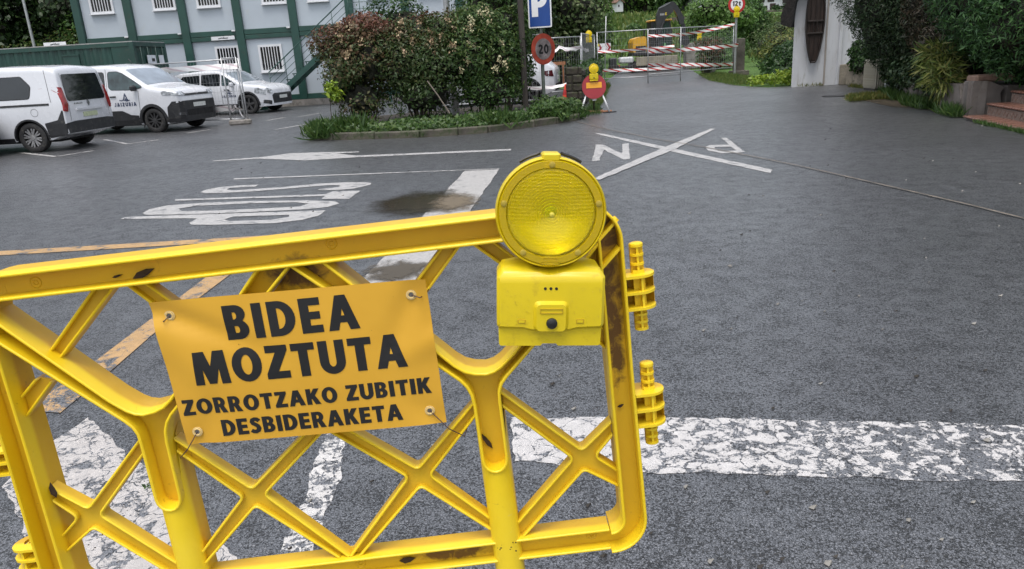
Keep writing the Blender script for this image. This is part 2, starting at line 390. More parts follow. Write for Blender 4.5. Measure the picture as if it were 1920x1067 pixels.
# ---------------------------------------------------------------- ground, asphalt, markings
def asphalt_nodes(nt, b):
    v = coords(nt, world_=True)
    big = noise(nt, v, 0.33, 4, 0.6); mid = noise(nt, v, 2.0, 5, 0.65)
    wv = nd(nt, 'TexNoise', Scale=22.0, Detail=3.0); nt.links.new(v, wv.inputs['Vector']); mv = mixc(nt, 0.022, v, wv.outputs['Color'])
    vo = nd(nt, 'TexVoronoi', Scale=105.0); vo.feature = 'F1'; nt.links.new(mv, vo.inputs['Vector'])
    ve = nd(nt, 'TexVoronoi', Scale=105.0); ve.feature = 'DISTANCE_TO_EDGE'; nt.links.new(mv, ve.inputs['Vector'])
    sp = nt.nodes.new('ShaderNodeSeparateXYZ'); nt.links.new(vo.outputs['Color'], sp.inputs[0])       # each stone its own number
    sp2 = nt.nodes.new('ShaderNodeSeparateXYZ'); nt.links.new(v, sp2.inputs[0])
    n2 = noise(nt, v, 48, 4, 0.62)
    n3 = noise(nt, v, 85, 2, 0.5, 1.4)
    pit = ramp(nt, math_(nt, 'ADD', math_(nt, 'MULTIPLY', n3, 0.75), math_(nt, 'MULTIPLY', noise(nt, v, 7, 4, 0.6), 0.25)), [(0.432, 0.0), (0.492, 1.0)])   # comma-shaped pits
    edge = ramp(nt, ve.outputs['Distance'], [(0.02, 0.45), (0.15, 1.0)])
    gap = math_(nt, 'MULTIPLY', pit, edge)
    c = mixc(nt, ramp(nt, big, [(0.35, 0.0), (0.65, 1.0)]), (0.128, 0.132, 0.146), (0.165, 0.170, 0.186))
    c = mixc(nt, ramp(nt, mid, [(0.38, 0.0), (0.72, 0.5)]), c, (0.100, 0.102, 0.114))
    c = mixc(nt, ramp(nt, noise(nt, v, 0.9, 6, 0.7, 0.8), [(0.56, 0.0), (0.70, 0.35)]), c, (0.075, 0.073, 0.076))
    c = mixc(nt, ramp(nt, sp.outputs[0], [(0.3, 0.0), (1.0, 0.42)]), c, (0.085, 0.086, 0.093))
    c = mixc(nt, ramp(nt, sp.outputs[1], [(0.965, 0.0), (0.98, 0.5)]), c, (0.30, 0.295, 0.29))
    c = mixc(nt, gap, (0.010, 0.010, 0.011), c)
    h = math_(nt, 'ADD', math_(nt, 'MULTIPLY', gap, math_(nt, 'ADD', 0.6, math_(nt, 'MULTIPLY', sp.outputs[2], 0.4))), math_(nt, 'MULTIPLY', n2, 0.9))
    rgh = ramp(nt, math_(nt, 'ADD', math_(nt, 'MULTIPLY', mid, 0.5), math_(nt, 'MULTIPLY', big, 0.5)), [(0.36, 0.30), (0.62, 0.46)])
    b.inputs['Specular IOR Level'].default_value = 0.7
    # film of rain water lying on the stones, thicker in places
    wet = ramp(nt, math_(nt, 'ADD', math_(nt, 'MULTIPLY', noise(nt, v, 0.55, 5, 0.6, 0.5), 0.7), math_(nt, 'MULTIPLY', mid, 0.3)), [(0.36, 0.70), (0.56, 1.0)])
    nt.links.new(math_(nt, 'MULTIPLY', wet, ramp(nt, gap, [(0.2, 0.1), (0.8, 1.0)])), b.inputs['Coat Weight'])
    b.inputs['Coat Roughness'].default_value = 0.38; b.inputs['Coat IOR'].default_value = 2.6
    c = mixc(nt, 1.0, c, (0.72, 0.71, 0.72), 'MULTIPLY')
    return c, rgh, h
m, nt, b, out = newmat('wet_asphalt'); c, rgh, h = asphalt_nodes(nt, b)
nt.links.new(c, b.inputs['Base Color']); nt.links.new(rgh, b.inputs['Roughness']); bump(nt, h, b, 1.0, 0.014)
ASPH = m
def paintmat(name, col, lo, hi, crack=0.0, fade=None, scale=7.0):
    m, nt, b, out = newmat(name); c, rgh, h = asphalt_nodes(nt, b)
    v = coords(nt, world_=True)
    n = noise(nt, v, scale, 8, 0.72, 0.6)
    if crack:
        ve = nd(nt, 'TexVoronoi', Scale=9.0); ve.feature = 'DISTANCE_TO_EDGE'
        nt.links.new(mixc(nt, 0.16, v, nd_out_noise(nt, v)), ve.inputs['Vector'])
        ck = ramp(nt, ve.outputs['Distance'], [(0.0, 0.0), (0.035, 1.0)])
        n = math_(nt, 'SUBTRACT', n, math_(nt, 'MULTIPLY', math_(nt, 'SUBTRACT', 1.0, ck), crack))
        n = math_(nt, 'ADD', n, math_(nt, 'MULTIPLY', math_(nt, 'SUBTRACT', noise(nt, v, 55, 4, 0.7, 1.0), 0.5), 0.32))
    if fade:
        g = nt.nodes.new('ShaderNodeNewGeometry'); sp = nt.nodes.new('ShaderNodeSeparateXYZ'); nt.links.new(g.outputs['Position'], sp.inputs[0])
        mr = nd(nt, 'MapRange'); nt.links.new(sp.outputs[fade[0]], mr.inputs[0])
        for i, q in enumerate(fade[1:]): mr.inputs[i + 1].default_value = q
        n = math_(nt, 'SUBTRACT', n, mr.outputs[0])
    k = ramp(nt, n, [(lo, 0.0), (hi, 1.0)])
    pc = mixc(nt, ramp(nt, noise(nt, v, 18, 5, 0.7), [(0.3, 0.0), (0.75, 1.0)]), tuple(x * 0.72 for x in col), col)
    nt.links.new(mixc(nt, k, c, pc), b.inputs['Base Color'])
    nt.links.new(mixc(nt, k, rgh, 0.55), b.inputs['Roughness'])
    bump(nt, math_(nt, 'ADD', h, math_(nt, 'MULTIPLY', k, 0.35)), b, 0.45, 0.006)
    for l in list(b.inputs['Coat Weight'].links): src = l.from_socket; nt.links.new(math_(nt, 'MULTIPLY', src, math_(nt, 'SUBTRACT', 1.0, math_(nt, 'MULTIPLY', k, 0.75))), b.inputs['Coat Weight'])
    return m
def nd_out_noise(nt, v):
    n = nd(nt, 'TexNoise', Scale=9.0, Detail=4.0); nt.links.new(v, n.inputs['Vector']); return n.outputs['Color']
P_WHITE = paintmat('road_paint_white', (0.45, 0.44, 0.43), 0.34, 0.47)
P_WORN = paintmat('road_paint_flaking', (0.56, 0.54, 0.53), 0.425, 0.45, crack=0.2, fade=(0, 0.0, 1.3, -0.03, 0.08), scale=18)
P_OLD = paintmat('road_paint_crazed', (0.50, 0.47, 0.45), 0.435, 0.47, crack=0.22, scale=12)
P_BITS = paintmat('road_paint_bits', (0.62, 0.60, 0.58), 0.48, 0.505, crack=0.14, scale=13)
P_STOP = paintmat('road_paint_stop_bar', (0.44, 0.425, 0.41), 0.32, 0.43)
P_YEL = paintmat('road_paint_yellow', (0.50, 0.30, 0.115), 0.395, 0.455, crack=0.10, fade=(1, 4.3, 3.2, 0.0, 0.09))

m, nt, b, out = newmat('meadow'); v = coords(nt, world_=True)
c = mixc(nt, ramp(nt, noise(nt, v, 0.09, 6, 0.65), [(0.35, 0.0), (0.65, 1.0)]), (0.062, 0.120, 0.030), (0.105, 0.180, 0.048))
c = mixc(nt, ramp(nt, noise(nt, v, 1.4, 6, 0.7), [(0.4, 0.0), (0.75, 0.8)]), c, (0.045, 0.09, 0.018))
nt.links.new(c, b.inputs['Base Color']); b.inputs['Roughness'].default_value = 0.8; b.inputs['Specular IOR Level'].default_value = 0.15
bump(nt, noise(nt, v, 5, 5, 0.7), b, 0.8, 0.15); MEADOW = m

def terrain_z(x, y):
    t = max(0.0, y - 52); z = -0.03
    if t > 0: z += 5.3 * min(1.0, t / 58) ** 1.15
    if y > 112: z += 0.13 * (y - 112)
    if y > 52: z += 0.5 * math.sin(x * 0.06 + 1.0) * min(1, t / 30)
    return z
xs = np.concatenate([np.linspace(-160, -30, 14), np.linspace(-24, 60, 43), np.linspace(70, 220, 16)]); ys = np.concatenate([np.linspace(-12, 50, 8), np.linspace(52, 130, 40), np.linspace(140, 420, 18)])
g = MB(); nx = len(xs)
g.add([(x, y, terrain_z(x, y)) for y in ys for x in xs], [(j * nx + i, j * nx + i + 1, (j + 1) * nx + i + 1, (j + 1) * nx + i) for j in range(len(ys) - 1) for i in range(nx - 1)], 0, True)
tag(g.build('ground', MEADOW), kind='structure')
g = MB().flat([(-40, -8), (16, -8), (16, 8), (12, 11), (10.2, 19), (12.0, 22), (12, 24.2), (8.55, 24.3), (8.2, 26), (8.5, 30.6), (9.6, 36.7), (12.2, 50), (13, 60), (8.2, 60), (7.2, 47), (4.6, 34), (4.0, 31.6), (-40, 31.6)], 0.0)
tag(g.build('road', ASPH), kind='structure')
def ragged(poly, amp, step=0.035):
    rs = random.Random(len(poly) + int(abs(poly[0][0]) * 100)); out_ = []
    for i in range(len(poly)):
        a, c = Vector(poly[i]), Vector(poly[(i + 1) % len(poly)]); d = c - a; k = max(1, int(d.length / step)); n = Vector((-d.y, d.x)).normalized(); w = 0.0
        for q in range(k):
            w = w * .55 + rs.uniform(-amp, amp); out_.append(tuple(a + d * (q / k) + n * (w if q else 0)))
    return out_
def marking(name, poly, mat, holes=(), z=0.004):
    if mat in (P_WORN, P_OLD, P_BITS): poly = ragged(poly, .010)
    elif mat in (P_WHITE, P_YEL, P_STOP) and len(poly) < 12: poly = ragged(poly, .007, .06)
    if mat in (P_WORN, P_OLD, P_BITS): z = 0.0015
    return tag(MB().flat(poly, z, holes).build(name, mat, fixn=False), kind='structure')
marking('stop_bar', [(-0.552, 10.169), (-0.08, 10.126), (-0.63, 5.053), (-0.72, 4.15), (-1.16, 4.25), (-1.078, 5.145)], P_STOP)
marking('lane_line', [(-0.85, 3.9), (-0.74, 3.88), (-0.727, 2.72), (-0.697, 2.433), (-0.704, 2.225), (-0.685, 1.7), (-0.80, 1.7), (-0.803, 2.306), (-0.833, 2.732)], P_BITS)
marking('zebra_bar', [(-2.007, 3.14), (-1.672, 2.799), (-1.216, 2.354), (-0.85, 1.93), (-0.5, 1.55), (-1.1, 1.5), (-1.872, 2.375), (-2.039, 2.562), (-2.051, 2.891)], P_OLD)
marking('cross_bar', [(-0.039, 2.885), (0.726, 2.786), (1.967, 2.565), (3.2, 2.35), (3.0, 1.96), (1.713, 2.191), (0.987, 2.305), (0.43, 2.395), (-0.031, 2.523)], P_WORN)
marking('yellow_line', [(-4.801, 6.84), (-2.981, 6.824), (-2.18, 6.82), (-2.165, 6.2), (-2.164, 5.511), (-2.2, 4.459), (-2.174, 3.662), (-2.17, 3.2), (-2.38, 3.25), (-2.34, 3.687), (-2.335, 5.504), (-2.335, 6.64), (-2.908, 6.645), (-4.9, 6.66)], P_YEL)
marking('crossed_out_line', [(1.784, 13.915), (2.505, 11.317), (3.179, 8.755), (3.078, 8.551), (2.402, 11.011), (1.70, 13.85)], P_WHITE)
marking('crossed_out_line', [(3.756, 13.52), (3.797, 13.404), (2.51, 11.016), (1.121, 8.774), (1.04, 8.86), (2.376, 11.229)], P_WHITE, z=0.008)
marking('road_letter', [(1.513, 12.207), (1.617, 12.154), (1.733, 10.9), (1.923, 12.096), (2.029, 12.143), (1.75, 10.348), (1.655, 10.341), (1.545, 11.5), (1.314, 10.367), (1.221, 10.359)], P_WHITE)
marking('road_letter', [(3.535, 12.105), (3.61, 12.064), (3.366, 10.38), (3.248, 10.329), (3.042, 10.373), (2.947, 10.747), (3.0, 11.129), (3.129, 11.31), (3.4, 11.233)], P_WHITE, [[(3.133, 11.062), (3.352, 11.012), (3.307, 10.572), (3.103, 10.56), (3.061, 10.805)]])
marking('road_arrow', [(-5.145, 13.215), (-4.332, 13.319), (-3.905, 13.644), (-3.354, 13.542), (-2.558, 13.256), (-2.539, 13.154), (-2.938, 13.16), (-2.5, 12.69), (0.12, 12.323), (0.116, 12.118), (-2.488, 12.455), (-3.32, 12.442), (-4.279, 13.1), (-5.108, 13.113)], P_WHITE)
marking('lane_line', [(-3.948, 10.805), (-0.078, 10.21), (-0.078, 10.175), (-3.909, 10.691)], P_WHITE)
# the word STOP, read by a driver coming from the left
marking('road_letter', [(-3.35, 10.05), (-3.641, 10.086), (-3.868, 10.042), (-4.013, 9.868), (-4.008, 9.699), (-3.906, 9.584), (-3.682, 9.525), (-3.272, 9.499), (-2.723, 9.575), (-2.306, 9.64), (-2.15, 9.57), (-2.13, 9.47), (-2.2, 9.40), (-2.376, 9.41), (-2.37, 9.28), (-2.095, 9.209), (-1.906, 9.239), (-1.733, 9.458), (-1.742, 9.598), (-1.848, 9.707), (-2.099, 9.799), (-2.487, 9.815), (-2.904, 9.72), (-3.331, 9.683), (-3.563, 9.68), (-3.683, 9.771), (-3.696, 9.895), (-3.533, 9.93), (-3.35, 9.90)], P_WHITE)
marking('road_letter', [(-4.149, 9.246), (-2.19, 8.948), (-2.149, 9.133), (-1.787, 9.041), (-1.825, 8.527), (-2.17, 8.624), (-2.176, 8.826), (-4.099, 9.127)], P_WHITE)
marking('road_letter', [(-4.175, 8.411), (-4.2, 8.635), (-4.06, 8.83), (-3.603, 8.856), (-3.042, 8.777), (-2.332, 8.593), (-1.97, 8.42), (-1.885, 8.251), (-1.987, 8.092), (-2.194, 8.031), (-2.817, 8.072), (-3.328, 8.126), (-3.864, 8.222), (-4.094, 8.289)], P_WHITE, [[(-3.82, 8.55), (-3.664, 8.68), (-2.984, 8.62), (-2.436, 8.51), (-2.265, 8.369), (-2.318, 8.22), (-2.882, 8.25), (-3.406, 8.31), (-3.72, 8.39)]])
marking('road_letter', [(-4.282, 8.106), (-4.29, 8.226), (-1.957, 7.9), (-1.976, 7.618), (-2.098, 7.457), (-2.37, 7.376), (-2.967, 7.468), (-3.273, 7.551), (-3.347, 7.678), (-3.345, 7.88), (-3.771, 8.0)], P_WHITE, [[(-3.0, 7.74), (-2.946, 7.86), (-2.32, 7.77), (-2.29, 7.659), (-2.45, 7.56), (-2.909, 7.62)]])
for a in ([(-5.78, 19.3), (-4.87, 21.45)], [(-8.28, 19.855), (-7.96, 20.6)], [(-8.82, 17.65), (-8.34, 18.32)], [(-9.35, 15.6), (-8.98, 16.5)], [(-7.11, 22.9), (-6.8, 23.8)], [(-6.36, 23.8), (-5.9, 25.0)], [(-11.4, 17.5), (-9.3, 15.65)], [(-10.2, 19.4), (-8.85, 17.75)], [(-9.2, 22.6), (-7.2, 21.95)]):
    marking('bay_line', stroke(a, 0.10), P_WHITE)
# puddle with silt in the worn hollow beside the stop bar, and a long dark joint across the road
def filmmat(name, col, rough, lo, hi, sc=3.0, ctr=(0, 0), rad=(1, 1)):
    m, nt, b, out = newmat(name); v = coords(nt, world_=True)
    mp = nt.nodes.new('ShaderNodeMapping'); mp.vector_type = 'POINT'
    mp.inputs['Location'].default_value = (-ctr[0] / rad[0], -ctr[1] / rad[1], 0); mp.inputs['Scale'].default_value = (1 / rad[0], 1 / rad[1], 0)
    nt.links.new(v, mp.inputs[0]); ln = nt.nodes.new('ShaderNodeVectorMath'); ln.operation = 'LENGTH'; nt.links.new(mp.outputs[0], ln.inputs[0])
    e = math_(nt, 'SUBTRACT', 1.0, ln.outputs['Value'])
    e = math_(nt, 'ADD', e, math_(nt, 'MULTIPLY', math_(nt, 'SUBTRACT', noise(nt, v, sc, 8, 0.75), 0.5), 1.5))
    k = ramp(nt, e, [(lo, 0.0), (hi, 1.0)])
    c = mixc(nt, noise(nt, v, 6, 4), tuple(x * 0.7 for x in col), col)
    nt.links.new(c, b.inputs['Base Color']); b.inputs['Roughness'].default_value = rough
    bump(nt, noise(nt, v, 90, 4, 0.7), b, 0.25 if rough > 0.3 else 0.02, 0.004)
    t = nt.nodes.new('ShaderNodeBsdfTransparent'); mx = nt.nodes.new('ShaderNodeMixShader')
    nt.links.new(k, mx.inputs[0]); nt.links.new(t.outputs[0], mx.inputs[1]); nt.links.new(b.outputs[0], mx.inputs[2]); nt.links.new(mx.outputs[0], out.inputs['Surface'])
    return m
marking('puddle', [(-1.9, 6.9), (0.0, 6.9), (0.0, 9.1), (-1.9, 9.1)], filmmat('puddle_water', (0.035, 0.028, 0.018), 0.14, 0.02, 0.55, 3.5, (-0.95, 8.0), (0.62, 0.80)), z=0.010)
marking('silt', [(-1.2, 6.9), (0.1, 6.9), (0.1, 9.1), (-1.2, 9.1)], filmmat('brown_silt', (0.15, 0.115, 0.07), 0.6, 0.15, 0.7, 9.0, (-0.56, 7.9), (0.34, 0.7)), z=0.014)
marking('silt', [(-1.3, 4.4), (0.0, 4.4), (0.0, 6.6), (-1.3, 6.6)], filmmat('grey_silt', (0.07, 0.055, 0.035), 0.55, 0.45, 0.7, 6.0, (-0.85, 5.3), (0.5, 0.5)), z=0.014)
J = [(1.641, 16.319), (2.019, 14.368), (2.594, 12.262), (2.992, 11.073), (3.287, 9.978), (3.563, 8.854), (3.767, 7.794), (3.938, 6.883), (4.042, 6.301), (4.121, 5.733), (4.25, 4.6), (4.3, 3)]
marking('road_joint', stroke(J, 0.024), M('joint_sealant', (0.17, 0.14, 0.11), 0.7, var=0.4, scale=6), z=0.012)
marking('damp_verge', [(7.6, 13), (8.7, 19.5), (9.6, 19.2), (9.0, 13)], filmmat('verge_dirt', (0.06, 0.045, 0.025), 0.7, 0.25, 0.8, 2.0, (8.5, 16.2), (0.9, 3.0)), z=0.009)
bits = MB(); rs = random.Random(21)
for _ in range(170):
    y = 1.7 + 11 * rs.random() ** 1.7; x = rs.uniform(-.45, .75) * y; s = rs.uniform(.004, .011) * (1 + y * .06)
    bits.add([(x + s * rs.uniform(.6, 1.3) * math.cos(a), y + s * rs.uniform(.6, 1.3) * math.sin(a), .004 if k else .006 + s * .7) for k, a in enumerate((0, .1, 1.6, 3.1, 4.6))], [(0, 1, 2), (0, 2, 3), (0, 3, 4), (0, 4, 1)], rs.randrange(2))
tag(bits.build('grit', [M('dark_grit', (.03, .025, .02), .8), M('pale_grit', (.22, .21, .19), .8)]), kind='stuff')
tag(MB().cyl((8.46, 19.2, 0.004), (8.46, 19.2, 0.012), 0.3, n=20).build('manhole_cover', M('cast_iron', (0.03, 0.03, 0.032), 0.4, 0.6)), 'dark round manhole cover set in the wet asphalt before the white building', 'manhole cover')
# ---------------------------------------------------------------- yellow plastic barrier in the foreground
BM4 = Matrix(((0.99834182, -0.01453993, -0.05569747, 0.16548117), (0.01711801, 0.99879046, 0.04609336, 1.10796376), (0.0549599, -0.04697035, 0.99738317, 0.68567315), (0, 0, 0, 1)))
def barrier_mat(name, col, grime_shade=True):
    m, nt, b, out = newmat(name); v = coords(nt)
    sp = nt.nodes.new('ShaderNodeSeparateXYZ'); nt.links.new(v, sp.inputs[0])
    n1 = noise(nt, v, 7, 6, 0.65); n2 = noise(nt, v, 38, 6, 0.72, 0.8); n3 = noise(nt, v, 170, 3, 0.6)
    c = mixc(nt, ramp(nt, n1, [(0.3, 0.0), (0.75, 1.0)]), tuple(x * 0.90 for x in col), col)
    # sun-faded patches and fine scuffs
    c = mixc(nt, ramp(nt, noise(nt, v, 3.2, 5, 0.6, 0.4), [(0.45, 0.0), (0.75, 0.45)]), c, (0.86, 0.68, 0.075))
    vs_ = coords(nt, (14, 60, 160)); c = mixc(nt, ramp(nt, noise(nt, vs_, 1.0, 4, 0.7), [(0.66, 0.0), (0.72, 0.35)]), c, (0.70, 0.55, 0.16))
    if grime_shade:
        # recessed web painted darker orange-brown: its shade and settled dirt in one tint
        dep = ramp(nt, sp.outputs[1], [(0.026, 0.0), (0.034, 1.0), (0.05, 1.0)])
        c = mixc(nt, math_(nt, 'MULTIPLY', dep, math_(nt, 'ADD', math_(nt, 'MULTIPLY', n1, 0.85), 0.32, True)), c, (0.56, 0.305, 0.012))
        f = None
        for (u, w, ru, rw) in ((0.022, 0.43, 0.05, 0.15), (0.02, 0.53, 0.07, 0.06), (-0.484, 0.525, 0.10, 0.055), (-0.30, -0.02, 0.14, 0.03), (0.022, 0.36, 0.03, 0.20)):
            mp = nt.nodes.new('ShaderNodeMapping'); mp.inputs['Location'].default_value = (-u / ru, 0, -w / rw); mp.inputs['Scale'].default_value = (1 / ru, 0, 1 / rw)
            nt.links.new(v, mp.inputs[0]); ln = nt.nodes.new('ShaderNodeVectorMath'); ln.operation = 'LENGTH'; nt.links.new(mp.outputs[0], ln.inputs[0])
            e = ramp(nt, ln.outputs['Value'], [(0.3, 1.0), (1.25, 0.0)])
            f = e if f is None else math_(nt, 'MAXIMUM', f, e)
        k = math_(nt, 'MULTIPLY', f, dep)
        k = ramp(nt, math_(nt, 'ADD', math_(nt, 'MULTIPLY', k, 0.55), math_(nt, 'MULTIPLY', n2, 0.55)), [(0.55, 0.0), (0.72, 0.93)])
        c = mixc(nt, k, c, mixc(nt, n1, (0.045, 0.020, 0.012), (0.13, 0.055, 0.015)))
    sc = ramp(nt, noise(nt, v, 26, 8, 0.78, 1.2), [(0.62, 0.0), (0.70, 0.55)])
    c = mixc(nt, sc, c, (0.30, 0.15, 0.02))
    c = mixc(nt, ramp(nt, n3, [(0.74, 0.0), (0.80, 0.6)]), c, (0.10, 0.06, 0.02))
    nt.links.new(c, b.inputs['Base Color'])
    nt.links.new(ramp(nt, n2, [(0.3, 0.36), (0.7, 0.54)]), b.inputs['Roughness']); b.inputs['Specular IOR Level'].default_value = 0.45
    bump(nt, noise(nt, v, 300, 3, 0.6), b, 0.10, 0.001)
    return m
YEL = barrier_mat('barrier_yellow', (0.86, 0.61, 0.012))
def channel(name, poly, bare=(), y0=0.0, y1=0.07, t=0.0050, web=0.035, wt=0.004, parent=None, mat=None, ch=0.0016):
    """moulded member: thin web with a flange wall standing along every edge not listed in bare (a list of (point, radius) tests)"""
    A = sum(poly[i][0] * poly[(i + 1) % len(poly)][1] - poly[(i + 1) % len(poly)][0] * poly[i][1] for i in range(len(poly)))
    if A < 0: poly = poly[::-1]
    k = len(poly); rib = []
    for i in range(k):
        mx, mz = (poly[i][0] + poly[(i + 1) % k][0]) / 2, (poly[i][1] + poly[(i + 1) % k][1]) / 2
        rib.append(not any(f(mx, mz) for f in bare))
    q = offs(poly, [t if r else 0 for r in rib]); qa = offs(poly, [ch if r else 0 for r in rib]); qb = offs(poly, [t - ch if r else 0 for r in rib])
    h = offs(poly, [t * 0.5 if r else -0.0004 for r in rib])
    mb = MB(); mb.prism(h, web - wt / 2, web + wt / 2, axis='Y')
    for i in range(k):
        if not rib[i]: continue
        j = (i + 1) % k; vs = []
        for s in (i, j):
            (ox, oz), (qx, qz), (ax, az), (bx, bz) = poly[s], q[s], qa[s], qb[s]
            vs += [(ox, y1, oz), (ox, y0 + ch, oz), (ax, y0, az), (bx, y0, bz), (qx, y0 + ch, qz), (qx, y1, qz)]
        mb.add(vs, [(m_, (m_ + 1) % 6, 6 + (m_ + 1) % 6, 6 + m_) for m_ in range(6)], 0, True)
        if not rib[i - 1]: mb.add(vs[:6], [(0, 1, 2, 3, 4, 5)])
        if not rib[j]: mb.add(vs[6:], [(5, 4, 3, 2, 1, 0)])
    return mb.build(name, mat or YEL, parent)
barrier = thing('plastic_barrier', 'large dirty yellow plastic lattice barrier standing in the foreground on the wet asphalt', 'barrier', mat=BM4)
UC = -0.484
mir = lambda P: [(2 * UC - u, v) for u, v in P][::-1]
# outer frame: four members mitred at the rounded corners
PT, PB, PR, PL = 0.585, -0.039, 0.0435, 2 * UC - 0.0435
ir = 0.022
topc = fillet([(UC, PT), (PR, PT), (PR, 0.3)], 0.062, 8)[1:-1]
ori = lambda P: P
to = arc(PR - 0.062, PT - 0.062, 0.062, 0.062, 0, 90, 10); ti = arc(0.003 - ir, 0.5425 - ir, ir, ir, 0, 90, 6)
bo = arc(PR + 0.004 - 0.062, PB + 0.062, 0.062, 0.062, -90, 0, 10); bi = arc(0.005 - ir, 0.0025 + ir, ir, ir, -90, 0, 6)
# the corner arcs belong to the posts, the rails butt against them
ua, ub = PR - 0.062, 0.003 - ir
channel('top_rail', [(2 * UC - ub, 0.5425), (ub, 0.5425), (ua + 0.0, PT), (2 * UC - ua, PT)], [lambda u, v: abs(v - 0.564) < 0.012], y0=-0.004, y1=0.076, parent=barrier)
channel('bottom_rail', [(2 * UC - ub, PB), (ub, PB), (ub, 0.0025), (2 * UC - ub, 0.0025)], [lambda u, v: abs(v + 0.018) < 0.012], y1=0.056, y0=0.012, parent=barrier)
endp = [(ub, 0.5425)] + ti[::-1] + [(0.003, 0.30)] + bi[::-1] + [(ub, PB)] + bo + [(PR, 0.30)] + to + [(ua, PT)]
cutr = [lambda u, v: u < ub + 0.004 and 0.545 < v < 0.583, lambda u, v: u < ub + 0.003 and PB + 0.003 < v < 0.001]
endr = channel('end_post', endp, cutr, parent=barrier)
cutl = [lambda u, v: u > 2 * UC - ub - 0.004 and 0.545 < v < 0.583, lambda u, v: u > 2 * UC - ub - 0.003 and PB + 0.003 < v < 0.001]
channel('end_post', mir(endp), cutl, parent=barrier)
# Y-shaped uprights
Y = [(-0.4273, 0.5425), (-0.248, 0.3470), (-0.2330, 0.3350), (-0.2176, 0.3290), (-0.1990, 0.3265), (-0.1860, 0.3295), (-0.1740, 0.3365), (-0.1509, 0.3568), (0.003, 0.5235), (0.003, 0.4765), (-0.1640, 0.3150), (-0.1740, 0.3030), (-0.1792, 0.2900), (-0.1803, 0.2715), (-0.1803, 0.168)] + arc(-0.2033, 0.168, 0.0230, 0.026, 0, -180, 8)[1:] + [(-0.2275, 0.2715), (-0.2300, 0.2900), (-0.2360, 0.3050), (-0.2450, 0.3170), (-0.4850, 0.5425)]
cy = [lambda u, v: v > 0.5415 and u < -0.2, lambda u, v: u > 0.001]
channel('upright_head', Y, cy, y0=0.0015, y1=0.0685, parent=barrier)
cy2 = [lambda u, v: v > 0.5415 and u > -0.77, lambda u, v: u < 2 * UC - 0.001]
channel('upright_head', mir(Y), cy2, y0=0.0015, y1=0.0685, parent=barrier)
def column(uc, parent, rgt):
    """half-round leg below each upright, its top scooped out under the head"""
    mb = MB(); n = 10; hw = 0.0262
    prof = [(-hw, 0.066)] + [(hw * math.sin(R(-90 + 180 * i / n)), 0.004 + 0.026 * (1 - math.cos(R(-90 + 180 * i / n)))) for i in range(n + 1)] + [(hw, 0.066)]
    zb = (-0.69 - uc * 0.055) / 0.9974
    top = [0.30, 0.275, 0.23, 0.165, 0.150, 0.1435, 0.1415, 0.1435, 0.150, 0.165, 0.23, 0.275, 0.30]
    rows = [top, [0.10] * 13, [0.0] * 13, [-0.05] * 13, [zb + 0.03] * 13]
    vs = [(uc + prof[i][0] * (1 if k > 0 else 1.0), prof[i][1], rows[k][i]) for k in range(len(rows)) for i in range(13)]
    mb.add(vs, [(k * 13 + i, k * 13 + i + 1, (k + 1) * 13 + i + 1, (k + 1) * 13 + i) for k in range(len(rows) - 1) for i in range(12)], 0, True)
    mb.add([(uc - hw, 0.066, 0.30), (uc + hw, 0.066, 0.30), (uc + hw, 0.066, zb), (uc - hw, 0.066, zb)], [(0, 1, 2, 3)])
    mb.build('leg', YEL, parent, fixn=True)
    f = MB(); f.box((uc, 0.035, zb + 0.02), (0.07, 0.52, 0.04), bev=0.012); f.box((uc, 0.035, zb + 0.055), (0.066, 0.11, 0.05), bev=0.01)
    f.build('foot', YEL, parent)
column(-0.2035, barrier, True); column(2 * UC + 0.2035, barrier, False)
# lattice: crosses low down and struts above, all thinner than the frame
def xpoly(n_, UL, UR, LL, LR, r=0.009):
    t, l, rr, b = n_
    P = [t] + UL + [l] + LL + [b] + LR + [rr] + UR
    rad = [r] + [0] * len(UL) + [r] + [0] * len(LL) + [r] + [0] * len(LR) + [r] + [0] * len(UR)
    return fillet(P, rad, 5)
X3 = xpoly([(-0.3393, 0.1588), (-0.360, 0.1433), (-0.3185, 0.1427), (-0.3389, 0.1221)], [(-0.484, 0.2800), (-0.484, 0.2500)], [(-0.2285, 0.2403), (-0.2285, 0.2690)], [(-0.484, 0.0035), (-0.4605, 0.0035)], [(-0.2285, 0.0203), (-0.2285, 0.0492)])
X4 = xpoly([(-0.0528, 0.1575), (-0.0712, 0.1417), (-0.0290, 0.1413), (-0.0522, 0.1168)], [(-0.1795, 0.2835), (-0.1795, 0.2526)], [(0.0022, 0.175), (0.0022, 0.205)], [(-0.1780, 0.033), (-0.1780, 0.0035), (-0.1667, 0.0035)], [(0.0042, 0.0775), (0.0042, 0.113)])
e3 = [lambda u, v: u < -0.482 and v > 0.2, lambda u, v: u > -0.2295, lambda u, v: v < 0.005]
e4 = [lambda u, v: u < -0.177, lambda u, v: u > 0.001, lambda u, v: v < 0.005]
fl = lambda fs: [(lambda f: (lambda u, v: f(2 * UC - u, v)))(f) for f in fs]
kw = dict(y0=0.0215, y1=0.0485, t=0.0044, wt=0.0036, parent=barrier)
for P, e in ((X3, e3), (mir(X3), fl(e3)), (X4, e4), (mir(X4), fl(e4))): channel('cross_brace', P, e, **kw)
def strut(a, b, w=0.031, ends=(0, 0)):
    a, b = Vector(a), Vector(b); t = (b - a).normalized(); n = Vector((-t.y, t.x)) * w / 2
    P = [tuple(a + n), tuple(a - n), tuple(b - n), tuple(b + n)]
    ma, mb_ = (a, b)
    return P, [lambda u, v: (Vector((u, v)) - ma).length < 0.004, lambda u, v: (Vector((u, v)) - mb_).length < 0.004]
def cutq(P, lo): return P
